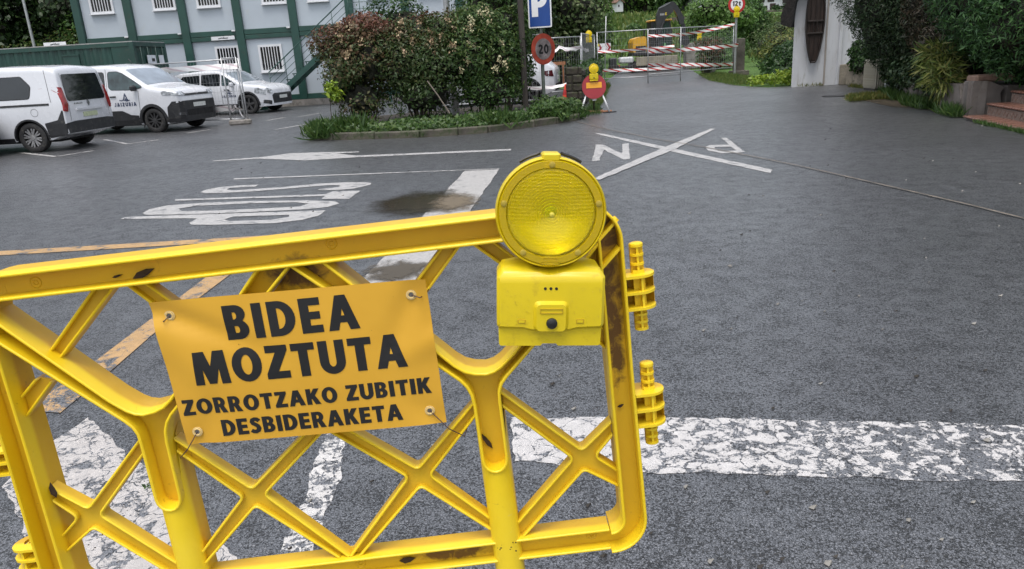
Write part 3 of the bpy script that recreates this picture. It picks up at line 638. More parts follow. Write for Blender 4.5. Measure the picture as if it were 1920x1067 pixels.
for (a, b, c, d) in (((-0.2454, 0.5415), (-0.2115, 0.5415), (-0.3125, 0.431), (-0.3445, 0.4375)), ((-0.3560, 0.3925), (-0.3290, 0.3895), (-0.4840, 0.2600), (-0.4840, 0.2900)),
                     ((-0.1983, 0.5415), (-0.1604, 0.5415), (-0.0590, 0.4420), (-0.0830, 0.4340)), ((-0.0270, 0.4010), (-0.0560, 0.3930), (0.0022, 0.3370), (0.0022, 0.3760))):
    P = [a, b, c, d]
    mids = [((a[0] + b[0]) / 2, (a[1] + b[1]) / 2), ((c[0] + d[0]) / 2, (c[1] + d[1]) / 2)]
    for Q, ms in ((P, mids), (mir(P), [(2 * UC - x, y) for x, y in mids])):
        channel('strut', Q, [(lambda m_: (lambda u, v: abs(u - m_[0]) + abs(v - m_[1]) < 0.003))(m_) for m_ in ms], **kw)
# web and little ribs at the apex under the top rail and at the top corner
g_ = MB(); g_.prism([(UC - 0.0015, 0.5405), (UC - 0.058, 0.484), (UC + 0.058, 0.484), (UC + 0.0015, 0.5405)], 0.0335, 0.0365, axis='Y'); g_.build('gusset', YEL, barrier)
for s in (-1, 1):
    f = lambda u: UC + s * (u - UC)
    for (p, q) in (((0.004, 0.5235), (0.0385, 0.556)), ((0.004, 0.4765), (0.0385, 0.509))):
        d = Vector((q[0] - p[0], q[1] - p[1])).normalized(); n = Vector((-d.y, d.x)) * 0.0022
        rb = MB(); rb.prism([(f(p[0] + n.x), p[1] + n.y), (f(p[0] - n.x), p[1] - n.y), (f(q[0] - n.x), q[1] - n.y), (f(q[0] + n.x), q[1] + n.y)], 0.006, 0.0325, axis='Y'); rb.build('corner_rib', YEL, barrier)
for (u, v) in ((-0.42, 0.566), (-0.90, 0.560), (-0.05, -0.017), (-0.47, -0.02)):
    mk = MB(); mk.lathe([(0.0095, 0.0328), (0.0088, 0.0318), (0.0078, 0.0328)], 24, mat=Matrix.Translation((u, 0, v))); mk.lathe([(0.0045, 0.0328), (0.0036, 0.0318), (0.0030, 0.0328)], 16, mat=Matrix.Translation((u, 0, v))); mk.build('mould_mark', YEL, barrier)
# hinge lugs with their ribbed pins
def lug(uc, vt, vb, side, pu, pt, pb, hook=False):
    w = 0.052; u0 = uc; mb = MB(); yc = 0.032
    def plate(z0, z1):
        r = 0.027; pts = [(0, -r), (w - r, -r)] + arc(w - r, 0, r, r, -90, 90, 10) + [(0, r)]
        if hook: pts = [(0, -r), (w - r, -r)] + arc(w - r, 0, r, r, -90, 60, 8) + arc(w - r - 0.002, 0.004, 0.013, 0.013, 60, -60, 6) + [(0, 0.004)]
        mb.prism([(u0 + side * x, yc + y) for x, y in pts], z0, z1)
    h = vt - vb
    for k in range(3): plate(vt - 0.0045 - k * (h - 0.0045) / 2, vt - k * (h - 0.0045) / 2)
    mb.box((u0 + side * 0.028, yc, (vt + vb) / 2), (0.0035, 0.046, h - 0.002)); mb.box((u0 + side * 0.016, yc + 0.012, (vt + vb) / 2), (0.03, 0.003, h - 0.002))
    if not hook:
        a = arc(w - 0.027, 0, 0.0262, 0.0262, 5, 85, 8); mb.prism([(u0 + side * x, yc + y) for x, y in a] + [(u0 + side * x * 0.985, yc + y * 0.9) for x, y in a[::-1]], vb + 0.001, vt - 0.001)
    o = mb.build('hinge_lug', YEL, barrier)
    if hook: return
    p = MB(); r = 0.0115; c = (pu, yc)
    for z0, z1 in ((vt - 0.002, pt), (pb, vb + 0.002)):
        p.box((c[0], c[1], (z0 + z1) / 2), (0.0036, 2 * r - 0.003, z1 - z0)); p.box((c[0], c[1], (z0 + z1) / 2), (2 * r - 0.003, 0.0036, z1 - z0 - 0.0004))
        k = 4
        for i in range(k):
            z = z0 + (z1 - z0 - 0.004) * i / (k - 1)
            p.lathe([(0.0005, -0.002), (r, -0.002), (r, 0.002), (0.0005, 0.002)], 20, mat=Matrix.Translation((c[0], c[1], z + 0.002)) @ Matrix.Rotation(R(90), 4, 'X'))
        p.box((c[0], c[1] + 0.004, (z0 + z1) / 2), (2 * r - 0.002, 0.010, z1 - z0 - 0.001))
    p.box((c[0], c[1], (vt + vb) / 2), (2 * r - 0.004, 2 * r - 0.004, vt - vb + 0.01)); p.lathe([(r, -0.001), (r * 0.93, 0.0015), (r * 0.6, 0.003), (0.0004, 0.0034)], 20, mat=Matrix.Translation((c[0], c[1], pt)) @ Matrix.Rotation(R(90), 4, 'X'))
    p.build('hinge_pin', YEL, o)
lug(0.0425, 0.460, 0.4015, 1, 0.068, 0.5075, 0.3615); lug(0.0455, 0.254, 0.1930, 1, 0.0715, 0.2995, 0.1520)
lug(-1.0125, 0.288, 0.243, -1, 0, 0, 0, True); lug(-1.0125, 0.101, 0.056, -1, 0, 0, 0, True)

# ---------------------------------------------------------------- vinyl notice tied to the barrier
TLc, TRc, BRc, BLc = Vector((-0.7075, 0.5152)), Vector((-0.2735, 0.5008)), Vector((-0.2744, 0.2517)), Vector((-0.7033, 0.2671))
VIN, ntv, bv, _ = newmat('orange_vinyl'); v_ = coords(ntv)
c_ = mixc(ntv, ramp(ntv, noise(ntv, v_, 5, 4), [(0.3, 0.0), (0.7, 1.0)]), (0.61, 0.325, 0.024), (0.70, 0.385, 0.034))
c_ = mixc(ntv, ramp(ntv, noise(ntv, v_, 150, 3, 0.6), [(0.74, 0.0), (0.79, 0.7)]), c_, (0.12, 0.06, 0.01))
ntv.links.new(c_, bv.inputs['Base Color']); bv.inputs['Roughness'].default_value = 0.36; bump(ntv, noise(ntv, v_, 420, 2), bv, 0.06, 0.0006)
INK = M('black_print', (0.012, 0.012, 0.013), 0.45, var=0.2)
def ridge(p, a, b, w, h, fall=1.0):
    a, b = Vector(a), Vector(b); d = b - a; t = max(0.0, min(1.0, (p - a).dot(d) / d.length_squared)); q = (p - a - d * t).length
    return h * math.exp(-(q / w) ** 2) * (1 - t) ** fall
def sign_y(u, v):
    p = Vector((u, v))
    y = -0.010 - 0.003 * math.sin((u + 0.7) * 9) * math.sin((v - 0.25) * 11)
    y += ridge(p, (-0.70, 0.50), (-0.50, 0.39), 0.016, 0.008) - ridge(p, (-0.71, 0.46), (-0.60, 0.33), 0.03, 0.006)
    y += ridge(p, (-0.29, 0.49), (-0.36, 0.37), 0.018, 0.007) - ridge(p, (-0.27, 0.40), (-0.36, 0.36), 0.02, 0.005)
    y += ridge(p, (-0.68, 0.27), (-0.62, 0.38), 0.02, 0.005) + ridge(p, (-0.28, 0.26), (-0.36, 0.32), 0.02, 0.005)
    y -= 0.006 * math.exp(-((p - TLc).length / 0.035) ** 2) + 0.009 * math.exp(-((p - TRc).length / 0.03) ** 2)
    return y
banner = thing('notice_banner', 'orange vinyl notice with bold black Basque lettering tied across the yellow barrier', 'sign', mat=BM4)
mb = MB(); nu, nv = 44, 26
for yo in (0.0, 0.0009):
    vs = []
    for j in range(nv + 1):
        for i in range(nu + 1):
            a, c = i / nu, j / nv; p = (BLc * (1 - a) + BRc * a) * (1 - c) + (TLc * (1 - a) + TRc * a) * c; vs.append((p.x, sign_y(p.x, p.y) + yo, p.y))
    mb.add(vs, [(j * (nu + 1) + i, j * (nu + 1) + i + 1, (j + 1) * (nu + 1) + i + 1, (j + 1) * (nu + 1) + i) for j in range(nv) for i in range(nu)], 0, True)
mb.build('vinyl_sheet', VIN, banner)
for (txt, p0, p1, h, gp) in (('BIDEA', (-0.599, 0.4381), (-0.3877, 0.433), 0.0577, 0.13), ('MOZTUTA', (-0.6641, 0.3695), (-0.3223, 0.3591), 0.0565, 0.10), ('ZORROTZAKO ZUBITIK', (-0.6967, 0.3192), (-0.2908, 0.3084), 0.0277, 0.095), ('DESBIDERAKETA', (-0.641, 0.2762), (-0.3438, 0.2675), 0.0286, 0.095)):
    a, c = Vector(p0), Vector(p1); d = (c - a); L = d.length; d /= L; n = Vector((-d.y, d.x)); n = (n + Vector((-0.015, 0))).normalized()
    pl, _w = text_polys(txt, h, gp, L, 0.34)
    fn = lambda u, v: (lambda p: (p.x, sign_y(p.x, p.y) - 0.0007, p.y))(a + d * u + n * v)
    map_polys(MB(), pl, fn, 0.012).build('lettering', INK, banner, fixn=False)
EYE = M('clear_plastic_eyelet', (0.66, 0.48, 0.20), 0.15, var=0.05); CORD = M('dark_wire_tie', (0.06, 0.03, 0.03), 0.5)
for (e, t) in (((-0.6831, 0.489), (-0.7026, 0.4809)), ((-0.3003, 0.4765), (-0.2776, 0.472)), ((-0.2989, 0.2764), (-0.2493, 0.2159)), ((-0.6829, 0.288), (-0.7293, 0.2377))):
    y = sign_y(*e); T = Matrix.Translation((e[0], y, e[1]))
    ey = MB(); ey.lathe([(0.0038, -0.0006), (0.0042, -0.0026), (0.0058, -0.0030), (0.0062, -0.0016), (0.0082, -0.0016), (0.0086, -0.0004)], 26, mat=T).build('eyelet', EYE, banner)
    hl = MB(); hl.lathe([(0.0001, -0.0013), (0.0038, -0.0013)], 16, mat=T).build('eyelet_hole', M('eyelet_shadow_metal', (0.25, 0.24, 0.23), 0.3, 0.8), banner)
    mid = ((e[0] + t[0]) / 2 + 0.003, min(y, 0) - 0.010, (e[1] + t[1]) / 2 - 0.002)
    P = [Vector((e[0], y - 0.001, e[1])), Vector(mid), Vector((t[0], 0.008, t[1])), Vector((t[0] + 0.004, 0.03, t[1] + 0.004))]
    Q = [P[0]]
    for i in range(len(P) - 1):
        for k in range(1, 5): Q.append(P[i].lerp(P[i + 1], k / 4))
    cd = MB(); cd.tube(Q, 0.0009, 6); cd.build('wire_tie', CORD, banner)

# ---------------------------------------------------------------- flashing lamp on the barrier
LAMPY = M('lamp_housing_yellow', (0.66, 0.50, 0.010), 0.34, var=0.05, bmp=0.05, bscale=300, bdist=0.001, dirt=(0.35, 0.22, 0.02), dirtamt=0.1)
def lensmat(name, dots):
    m, nt, b, out = newmat(name); v = coords(nt)
    b.inputs['Base Color'].default_value = (1.0, 0.80, 0.01, 1); b.inputs['Roughness'].default_value = 0.07; b.inputs['IOR'].default_value = 1.5 if dots else 1.25
    b.inputs['Transmission Weight'].default_value = 0.45 if dots else 0.78; b.inputs['Coat Weight'].default_value = 0.1 if dots else 0.5; b.inputs['Coat Roughness'].default_value = 0.03
    if not dots:   # fine prism grid moulded into the lens
        g1 = nd(nt, 'TexWave', Scale=95.0); g1.bands_direction = 'X'; g2 = nd(nt, 'TexWave', Scale=60.0); g2.bands_direction = 'Z'; nt.links.new(v, g1.inputs['Vector']); nt.links.new(v, g2.inputs['Vector'])
        bump(nt, math_(nt, 'ADD', g1.outputs['Fac'], g2.outputs['Fac']), b, 0.40, 0.0012)
    if dots:
        vo = nd(nt, 'TexVoronoi', Scale=520.0); vo.inputs['Randomness'].default_value = 0.15; nt.links.new(v, vo.inputs['Vector']); bump(nt, vo.outputs['Distance'], b, 0.5, 0.001); nt.links.new(mixc(nt, ramp(nt, vo.outputs['Distance'], [(0.2, 0.0), (0.5, 1.0)]), (0.96, 0.78, 0.0), (0.80, 0.56, 0.0)), b.inputs['Base Color']); b.inputs['Roughness'].default_value = 0.25
    return m
LENS_SMALL = M('small_amber_lens', (0.85, 0.62, 0.01), .2, var=.15, scale=30, coat=.4); LENS = lensmat('amber_lens', False); RETRO = lensmat('amber_reflector', True)
BLACK = M('black_rubber', (0.012, 0.012, 0.013), 0.45); SCREW = M('screw_brass', (0.50, 0.38, 0.06), 0.35, 0.3)
REFL = M('lamp_back_reflector', (0.92, 0.88, 0.60), 0.22, 0.55)
def build_lamp(label, group=None, fine=True):
    L = thing('warning_lamp', label, 'warning lamp', group=group)
    n = 72 if fine else 24; r = 0.0815
    MB().lathe([(0.0001, 0.032), (r * 0.80, 0.032), (r * 0.97, 0.022), (r * 1.0, 0.010), (r * 1.0, -0.010), (r * 0.975, -0.014), (r * 0.955, -0.012)], n).build('lamp_ring', LAMPY, L)
    # dished reflector behind the lens, lens with concentric steps, outer ring of prisms
    MB().lathe([(0.0001, 0.014), (r * 0.3, 0.012), (r * 0.6, 0.004), (r * 0.78, -0.004)], n).build('reflector', REFL, L)
    LN = LENS if fine else LENS_SMALL
    prof = [(0.0001, -0.026)]; k = 16 if fine else 5; rl = r * 0.80
    for i in range(k):
        r0 = rl * (i + 1) / k; y = -0.0245 + 0.0125 * (r0 / rl) ** 2.2
        prof += [(r0 - 0.0006, y - 0.0012), (r0, y + 0.0002)]
    MB().lathe(prof, n).build('lens', LN, L)
    MB().lathe([(rl + 0.0002, -0.0118), (rl + 0.001, -0.0145), (r * 0.93, -0.0145), (r * 0.955, -0.0115)], n).build('reflector_ring', RETRO if fine else LN, L)
    bx = MB()
    if fine:
        prof = [(-0.079, -0.175), (-0.04, -0.1765), (-0.026, -0.180), (0.030, -0.180), (0.044, -0.1765), (0.083, -0.175), (0.083, -0.095), (0.0745, -0.0825), (0.055, -0.0785), (0.035, -0.0775), (0.026, -0.0835), (0.0, -0.088), (-0.022, -0.0835), (-0.031, -0.0775), (-0.051, -0.0785), (-0.0705, -0.0825), (-0.079, -0.095)]
        pf = fillet(prof, 0.008, 4); ins = offs(pf[::-1] if sum(pf[i][0] * pf[(i + 1) % len(pf)][1] - pf[(i + 1) % len(pf)][0] * pf[i][1] for i in range(len(pf))) < 0 else pf, [0.004] * len(pf))
        pf = pf if len(ins) == len(pf) else pf
        if sum(pf[i][0] * pf[(i + 1) % len(pf)][1] - pf[(i + 1) % len(pf)][0] * pf[i][1] for i in range(len(pf))) < 0: pf = pf[::-1]
        ins = offs(pf, [0.0045] * len(pf)); m_ = len(pf)
        def dome(x, z):  # front cover swells at its rounded top edge
            return 0.0 if z < -0.105 else 0.020 * max(0, (z + 0.105) / 0.028) ** 2
        vs = [(x, 0.048, z) for x, z in pf] + [(x, -0.0125 + dome(x, z), z) for x, z in pf] + [(x, -0.018 + dome(x, z), z) for x, z in ins]
        fs = [(i, (i + 1) % m_, m_ + (i + 1) % m_, m_ + i) for i in range(m_)] + [(m_ + i, m_ + (i + 1) % m_, 2 * m_ + (i + 1) % m_, 2 * m_ + i) for i in range(m_)]
        bx.add(vs, fs, 0, True)
        tr = tessellate_polygon([[Vector((x, z, 0)) for x, z in ins]]); bmc = bmesh.new()
        vv = [bmc.verts.new((x, z, 0)) for x, z in ins]
        for t in tr:
            try: bmc.faces.new([vv[i] for i in t])
            except ValueError: pass
        for zc in (-0.105, -0.100, -0.095, -0.090): bmesh.ops.bisect_plane(bmc, geom=bmc.verts[:] + bmc.edges[:] + bmc.faces[:], plane_co=(0, zc, 0), plane_no=(0, 1, 0))
        bmc.verts.index_update(); bx.add([(q.co.x, -0.018 + dome(q.co.x, q.co.y), q.co.y) for q in bmc.verts], [[q.index for q in f.verts] for f in bmc.faces], 0, True); bmc.free()
        bx.build('battery_box', LAMPY, L)
        lo = fillet([(-0.0765, -0.176), (-0.0755, -0.204), (-0.012, -0.204), (-0.0095, -0.2005), (0.0115, -0.2005), (0.014, -0.204), (0.079, -0.204), (0.080, -0.176)], [0, .005, .002, .002, .002, .002, .005, 0], 3)
        MB().prism(lo, -0.0115, 0.046, axis='Y').build('box_base', LAMPY, L)
        pp = rrect(-0.0245, -0.1785, 0.029, -0.131, 0.010); pi_ = rrect(-0.0195, -0.1770, 0.024, -0.1355, 0.007)
        pm = MB(); m2 = len(pp); pm.add([(x, -0.0175, z) for x, z in pp] + [(x, -0.0245, z) for x, z in pi_], [(i, (i + 1) % m2, m2 + (i + 1) % m2, m2 + i) for i in range(m2)], 0, True); pm.add([(x, -0.0245, z) for x, z in pi_], [tuple(range(m2))])
        pn = pm.build('switch_panel', LAMPY, L)
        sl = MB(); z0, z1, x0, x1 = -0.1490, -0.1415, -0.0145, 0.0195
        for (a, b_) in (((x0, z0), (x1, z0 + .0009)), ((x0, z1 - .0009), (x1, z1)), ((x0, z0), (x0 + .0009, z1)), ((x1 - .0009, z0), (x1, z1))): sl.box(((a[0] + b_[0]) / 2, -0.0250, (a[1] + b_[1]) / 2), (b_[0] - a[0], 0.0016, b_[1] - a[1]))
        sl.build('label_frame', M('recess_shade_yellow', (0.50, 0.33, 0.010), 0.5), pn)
        MB().lathe([(0.0001, -0.0300), (0.0055, -0.0296), (0.0080, -0.0280), (0.0085, -0.0240)], 28, mat=Matrix.Translation((0.0032, 0, -0.1643))).build('button', BLACK, pn)
        for dx in (-0.0083, 0, 0.0083): MB().lathe([(0.0001, -0.0186), (0.0021, -0.0186), (0.0024, -0.0178)], 12, mat=Matrix.Translation((0.0014 + dx, 0, -0.1123))).build('vent_hole', BLACK, L)
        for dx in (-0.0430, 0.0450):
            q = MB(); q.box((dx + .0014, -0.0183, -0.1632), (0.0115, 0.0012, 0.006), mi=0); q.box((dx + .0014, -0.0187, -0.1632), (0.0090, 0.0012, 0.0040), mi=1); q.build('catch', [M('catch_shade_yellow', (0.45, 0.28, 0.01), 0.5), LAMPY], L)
        for an in (90, 12, 168, 235, 305):
            x, z = r * 0.865 * math.cos(R(an)), r * 0.865 * math.sin(R(an))
            MB().lathe([(0.0001, -0.0172), (0.0030, -0.0170), (0.0032, -0.0160), (0.0044, -0.0158), (0.0046, -0.0140)], 14, mat=Matrix.Translation((x, 0, z))).build('screw', SCREW, L)
        MB().prism(fillet([(-0.016, -0.076), (0.016, -0.076), (0.008, -0.064), (-0.008, -0.064)], 0.003, 3), -0.019, -0.012, axis='Y').build('lens_foot', lensmat('amber_foot', False), L)
        MB().lathe([(0.0001, -0.012), (0.004, -0.011), (0.0065, -0.006), (0.0065, 0.004), (0.011, 0.006), (0.011, 0.013)], 20).build('bulb', M('bulb_glass_green', (0.45, 0.60, 0.25), 0.1), L)
        # boss in the middle of the lens
        MB().lathe([(0.0001, -0.0268), (0.0022, -0.0266), (0.0036, -0.0258)], 16).build('lens_boss', M('pale_lens_boss', (0.62, 0.52, 0.06), 0.1), L)
    else:
        bx.box((0.0, 0.015, -0.128), (0.15, 0.06, 0.10), bev=0.012); bx.box((0, 0.015, -0.192), (0.14, 0.055, 0.026), bev=0.006); bx.build('battery_box', LAMPY, L)
        MB().lathe([(0.0001, -0.024), (0.010, -0.022), (0.011, -0.018)], 12, mat=Matrix.Translation((0, 0, -0.150))).build('button', BLACK, L)
    cl = MB(); cl.box((-0.001, 0.004, 0.0805), (0.027, 0.036, 0.013), bev=0.003); cl.box((-0.001, -0.006, 0.070), (0.021, 0.014, 0.012), bev=0.002); cl.build('clip', LAMPY, L)
    for s in (-1, 1):
        st = MB(); a = [(s * 0.0150 + 0.0, 0.022, 0.0845)] + [(r * 1.035 * math.cos(R(90 - s * t)), 0.022, r * 1.035 * math.sin(R(90 - s * t))) for t in (14, 20, 26, 33)]
        st.tube(a, 0.0026, 6); st.build('strap', BLACK, L)
    bk = MB(); bk.box((0, 0.045, -0.05), (0.05, 0.03, 0.10), bev=0.004); bk.build('bracket', LAMPY, L)
    return L
lamp = build_lamp('big round yellow flashing lamp with battery box clamped to the top corner of the barrier')
DROP = newmat('rain_drop'); DROP[2].inputs['Base Color'].default_value = (1, 1, 1, 1); DROP[2].inputs['Roughness'].default_value = 0.02; DROP[2].inputs['Transmission Weight'].default_value = 1.0; DROP[2].inputs['IOR'].default_value = 1.33
rs = random.Random(31); dm = MB()
for _ in range(150):
    x, z = rs.choice([(rs.uniform(-.074, -.03), rs.uniform(-.172, -.11)), (rs.uniform(.03, .078), rs.uniform(-.165, -.11)), (rs.uniform(-.070, .072), rs.uniform(-.200, -.182))]); r = rs.uniform(.0005, .0013); yy = -0.0180 if z > -.176 else -0.0115
    dm.lathe([(0.0001, yy - r * .8), (r * .75, yy - r * .5), (r, yy + .0002)], 8, mat=Matrix.Translation((x, 0, z)))
dm = dm.build('rain_drops', DROP[0], lamp); dm['kind'] = 'stuff'
lamp.matrix_world = BM4 @ Matrix.Translation((-0.0705, -0.062, 0.5912)) @ Matrix.Rotation(R(6.9), 4, 'Y')
# bits of dead leaf stuck to the plastic
DL = M('dead_leaf_brown', (0.035, 0.018, 0.010), 0.7, var=0.4, scale=60)
def litter(u, v, L, w, an, y, label):
    c, s = math.cos(R(an)), math.sin(R(an)); pts = [(0, 0), (L * .3, w * .5), (L * .7, w * .42), (L, 0), (L * .65, -w * .4), (L * .3, -w * .5)]
    mb = MB(); top = [(u + c * a - s * b_, y - 0.0012 - 0.0018 * math.sin(3.14 * a / L), v + s * a + c * b_) for a, b_ in pts]
    mb.add(top + [(x, yy + 0.0012, z) for x, yy, z in top], [(0, 1, 2, 3, 4, 5), (11, 10, 9, 8, 7, 6)] + [(i, (i + 1) % 6, 6 + (i + 1) % 6, 6 + i) for i in range(6)])
    o = mb.build('dead_leaf', DL); o.matrix_world = BM4; tag(o, label, 'leaf', 'dead leaves stuck to the yellow barrier')
litter(-0.745, 0.548, 0.040, 0.012, 18, 0.032, 'dark torn leaf stuck on the top rail left of the notice')
litter(-0.777, 0.5535, 0.018, 0.004, 10, 0.032, 'thin leaf sliver on the top rail beside the torn leaf')
litter(-0.960, 0.186, 0.030, 0.011, 96, 0.02, 'pointed brown leaf lying on the left end post')
litter(-0.206, 0.176, 0.036, 0.008, 118, 0.031, 'long brown leaf in the scoop of the right upright')
litter(-0.400, -0.0235, 0.030, 0.012, 5, 0.031, 'black leaf lump on the bottom rail under the cross brace')
litter(0.016, 0.226, 0.012, 0.005, 20, 0.031, 'small dark leaf fleck on the right end post')
for _d in (('dead_leaf',),): pass
# rain-borne specks too many to count
mb = MB(); rs = random.Random(4)
for _ in range(340):
    q = rs.choice([(rs.uniform(-0.96, -0.02), rs.uniform(0.547, 0.58), 0.0328), (rs.uniform(0.009, 0.037), rs.uniform(0.03, 0.5), 0.0328), (rs.uniform(-0.222, -0.186), rs.uniform(-0.02, 0.13), 0.003), (rs.uniform(-1.005, -0.976), rs.uniform(0.03, 0.5), 0.0328), (rs.uniform(-0.79, -0.745), rs.uniform(0.0, 0.13), 0.003)])
    s = rs.uniform(0.0006, 0.0017); mb.box((q[0], q[1], q[2]), (s * rs.uniform(1, 2.2), 0.001, s), mat=None)
sp_ = mb.build('grit', DL); sp_.parent = barrier; sp_['kind'] = 'stuff'
# ---------------------------------------------------------------- two-storey site office
GREEN = M('dark_green_paint', (0.018, 0.065, 0.052), 0.4, var=0.15, scale=1.5, dirt=(0.03, 0.05, 0.04), dirtamt=0.2)
GREENC = M('container_green_paint', (0.018, 0.062, 0.050), 0.42, var=0.15, scale=1.2, dirt=(0.05, 0.06, 0.05), dirtamt=0.3)
PANEL = M('pale_grey_panel', (0.44, 0.49, 0.54), 0.45, var=0.05, scale=0.8, dirt=(0.42, 0.45, 0.46), dirtamt=0.15)
WHITEP = M('white_painted_metal', (0.66, 0.67, 0.69), 0.4, var=0.04)
GLASSD = M('dark_window_glass', (0.012, 0.014, 0.016), 0.06, var=0.3, spec=0.6)
CONC = M('grey_concrete', (0.27, 0.25, 0.23), 0.8, var=0.25, scale=2.5, bmp=0.3, bscale=30, dirt=(0.09, 0.085, 0.07), dirtamt=0.5)
STEEL = M('galvanised_steel', (0.42, 0.43, 0.44), 0.42, 0.55, var=0.15, scale=6)
BY = 30.8
off = thing('site_office', 'two-storey pale grey modular site office with dark green frame and barred windows', 'building', (-8.6, BY, 0))
L_ = lambda x, y, z: (x + 8.6, y - BY, z)
MB().box(L_(-8.65, 33.9, 2.9), (15.1, 5.7, 5.2)).build('core', PANEL, off)
MB().box(L_(-8.65, 33.8, 0.10), (15.4, 6.2, 0.26)).build('plinth', CONC, off)
pxs = [-16.22, -14.24, -12.16, -10.05, -7.90, -5.69, -3.52, -1.40]
for i, x in enumerate(pxs):
    w = 0.31 if 0 < i < 7 else 0.28
    MB().box(L_(x, BY + 0.06, 2.87), (w, 0.2, 5.26), bev=0.01).build('post', GREEN, off)
for i in range(7):
    xa, xb = pxs[i] + 0.155, pxs[i + 1] - 0.155; xc = (xa + xb) / 2; w = xb - xa
    for z0, z1 in ((0.24, 0.45), (2.645, 2.80), (2.815, 3.01), (5.26, 5.49)): MB().box(L_(xc, BY + 0.085, (z0 + z1) / 2), (w, 0.16, z1 - z0), bev=0.008).build('beam', GREEN, off)
    for z0, z1 in ((0.45, 2.645), (3.01, 5.26)): MB().box(L_(xc, BY + 0.14, (z0 + z1) / 2), (w, 0.08, z1 - z0)).build('wall_panel', PANEL, off)
    lt = MB(); lt.box(L_(xb + 0.02 - 0.1, BY - 0.02, 2.98), (0.14, 0.08, 0.05), bev=0.01); lt.build('lamp_fitting', WHITEP, off)
MB().box(L_(-8.8, 33.6, 5.53), (15.3, 6.2, 0.08)).build('roof', GREEN, off)
def barred_window(x0, x1, z0, z1, nb):
    f = MB(); t = 0.085; y = BY + 0.08
    for c, d in ((((x0 + x1) / 2, y, z0 + t / 2), (x1 - x0, 0.07, t)), (((x0 + x1) / 2, y, z1 - t / 2), (x1 - x0, 0.07, t)), ((x0 + t / 2, y, (z0 + z1) / 2), (t, 0.068, z1 - z0 - 2 * t)), ((x1 - t / 2, y, (z0 + z1) / 2), (t, 0.068, z1 - z0 - 2 * t))): f.box(L_(*c), d)
    o = f.build('window', WHITEP, off)
    MB().box(L_((x0 + x1) / 2, BY + 0.095, (z0 + z1) / 2), (x1 - x0 - 2 * t, 0.02, z1 - z0 - 2 * t)).build('pane', GLASSD, o)
    bar = None
    for k in range(nb):
        x = x0 + t + (x1 - x0 - 2 * t) * (k + 1) / (nb + 1)
        if bar is None: bar = MB().box((0, 0, 0), (0.028, 0.028, z1 - z0 - 2 * t + 0.02)).build('bar', WHITEP, o); bar.location = L_(x, BY + 0.055, (z0 + z1) / 2)
        else: c = bar.copy(); COL.objects.link(c); c.parent = o; c.location = L_(x, BY + 0.055, (z0 + z1) / 2)
    sl = MB().box(L_((x0 + x1) / 2, BY + 0.03, z0 - 0.015), (x1 - x0 + 0.04, 0.14, 0.03)); sl.build('sill', WHITEP, o)
for a in ((-11.16, -10.22, 1.50, 2.44), (-9.46, -8.53, 1.36, 2.40), (-15.7, -14.78, 3.89, 4.95), (-13.27, -12.38, 3.89, 4.95), (-11.57, -10.64, 3.89, 4.95), (-9.05, -8.08, 3.88, 4.95), (-7.27, -6.45, 3.87, 4.95), (-4.95, -4.05, 3.87, 4.95), (-3.0, -2.1, 3.87, 4.95), (-3.0, -2.1, 1.4, 2.4)): barred_window(*a, 6)
def notice(loc, w, h, label, rz=0):
    t = thing('notice_board', label, 'sign', loc, rz)
    MB().box((0, 0, 0), (w, 0.03, h), bev=0.005).build('board', WHITEP, t)
    c = MB(); c.prism(stroke([(-w * .2, -h * .12), (-w * .05, h * .05), (w * .06, -h * .05), (w * .22, 0.0)], h * .22), -0.0185, -0.0155, axis='Y'); c.prism([(-.02 * w, h * .1), (w * .08, h * .34), (w * .03, h * .05)], -0.0185, -0.0155, axis='Y'); c.build('emblem', INK, t)
notice((-10.73, BY - 0.04, 2.73), 0.92, 0.14, 'long white notice board with dark emblem on the green beam above the barred window')
notice((-14.35, 25.52, 2.645), 0.72, 0.12, 'white notice board with dark emblem standing on the container roof edge')
# outside stair up to the first floor
st = thing('metal_stair', 'dark green outdoor metal stair with rails climbing the front of the site office', 'stairs', (-7.4, 29.6, 0))
S_ = lambda x, y, z: (x + 7.4, y - 29.6, z)
x0, z0, x1, z1 = -9.25, 0.0, -5.42, 2.95; sl = (z1 - z0) / (x1 - x0)
for y in (29.22, 30.22):
    m = MB(); m.prism([(x0 + 7.4, 0.0), (x0 + 7.4 + 0.30, 0.0), (x1 + 7.4, z1 - 0.23), (x1 + 7.4, z1 + 0.01)], y - 29.6 - 0.025, y - 29.6 + 0.025, axis='Y'); m.build('stringer', GREEN, st)
tr0 = None
for k in range(14):
    t = (k + 0.9) / 14.5; p = S_(x0 + (x1 - x0) * t, 29.72, z0 + (z1 - z0) * t + 0.05)
    if tr0 is None: tr0 = MB().box((0, 0, 0), (0.27, 0.94, 0.035)).box((-0.08, -0.44, -0.06), (0.03, 0.03, 0.12)).build('tread', GREEN, st); tr0.location = p
    else: c = tr0.copy(); COL.objects.link(c); c.parent = st; c.location = p
MB().box(S_(-4.75, 29.9, 2.93), (1.35, 1.7, 0.09)).build('landing', GREEN, st)
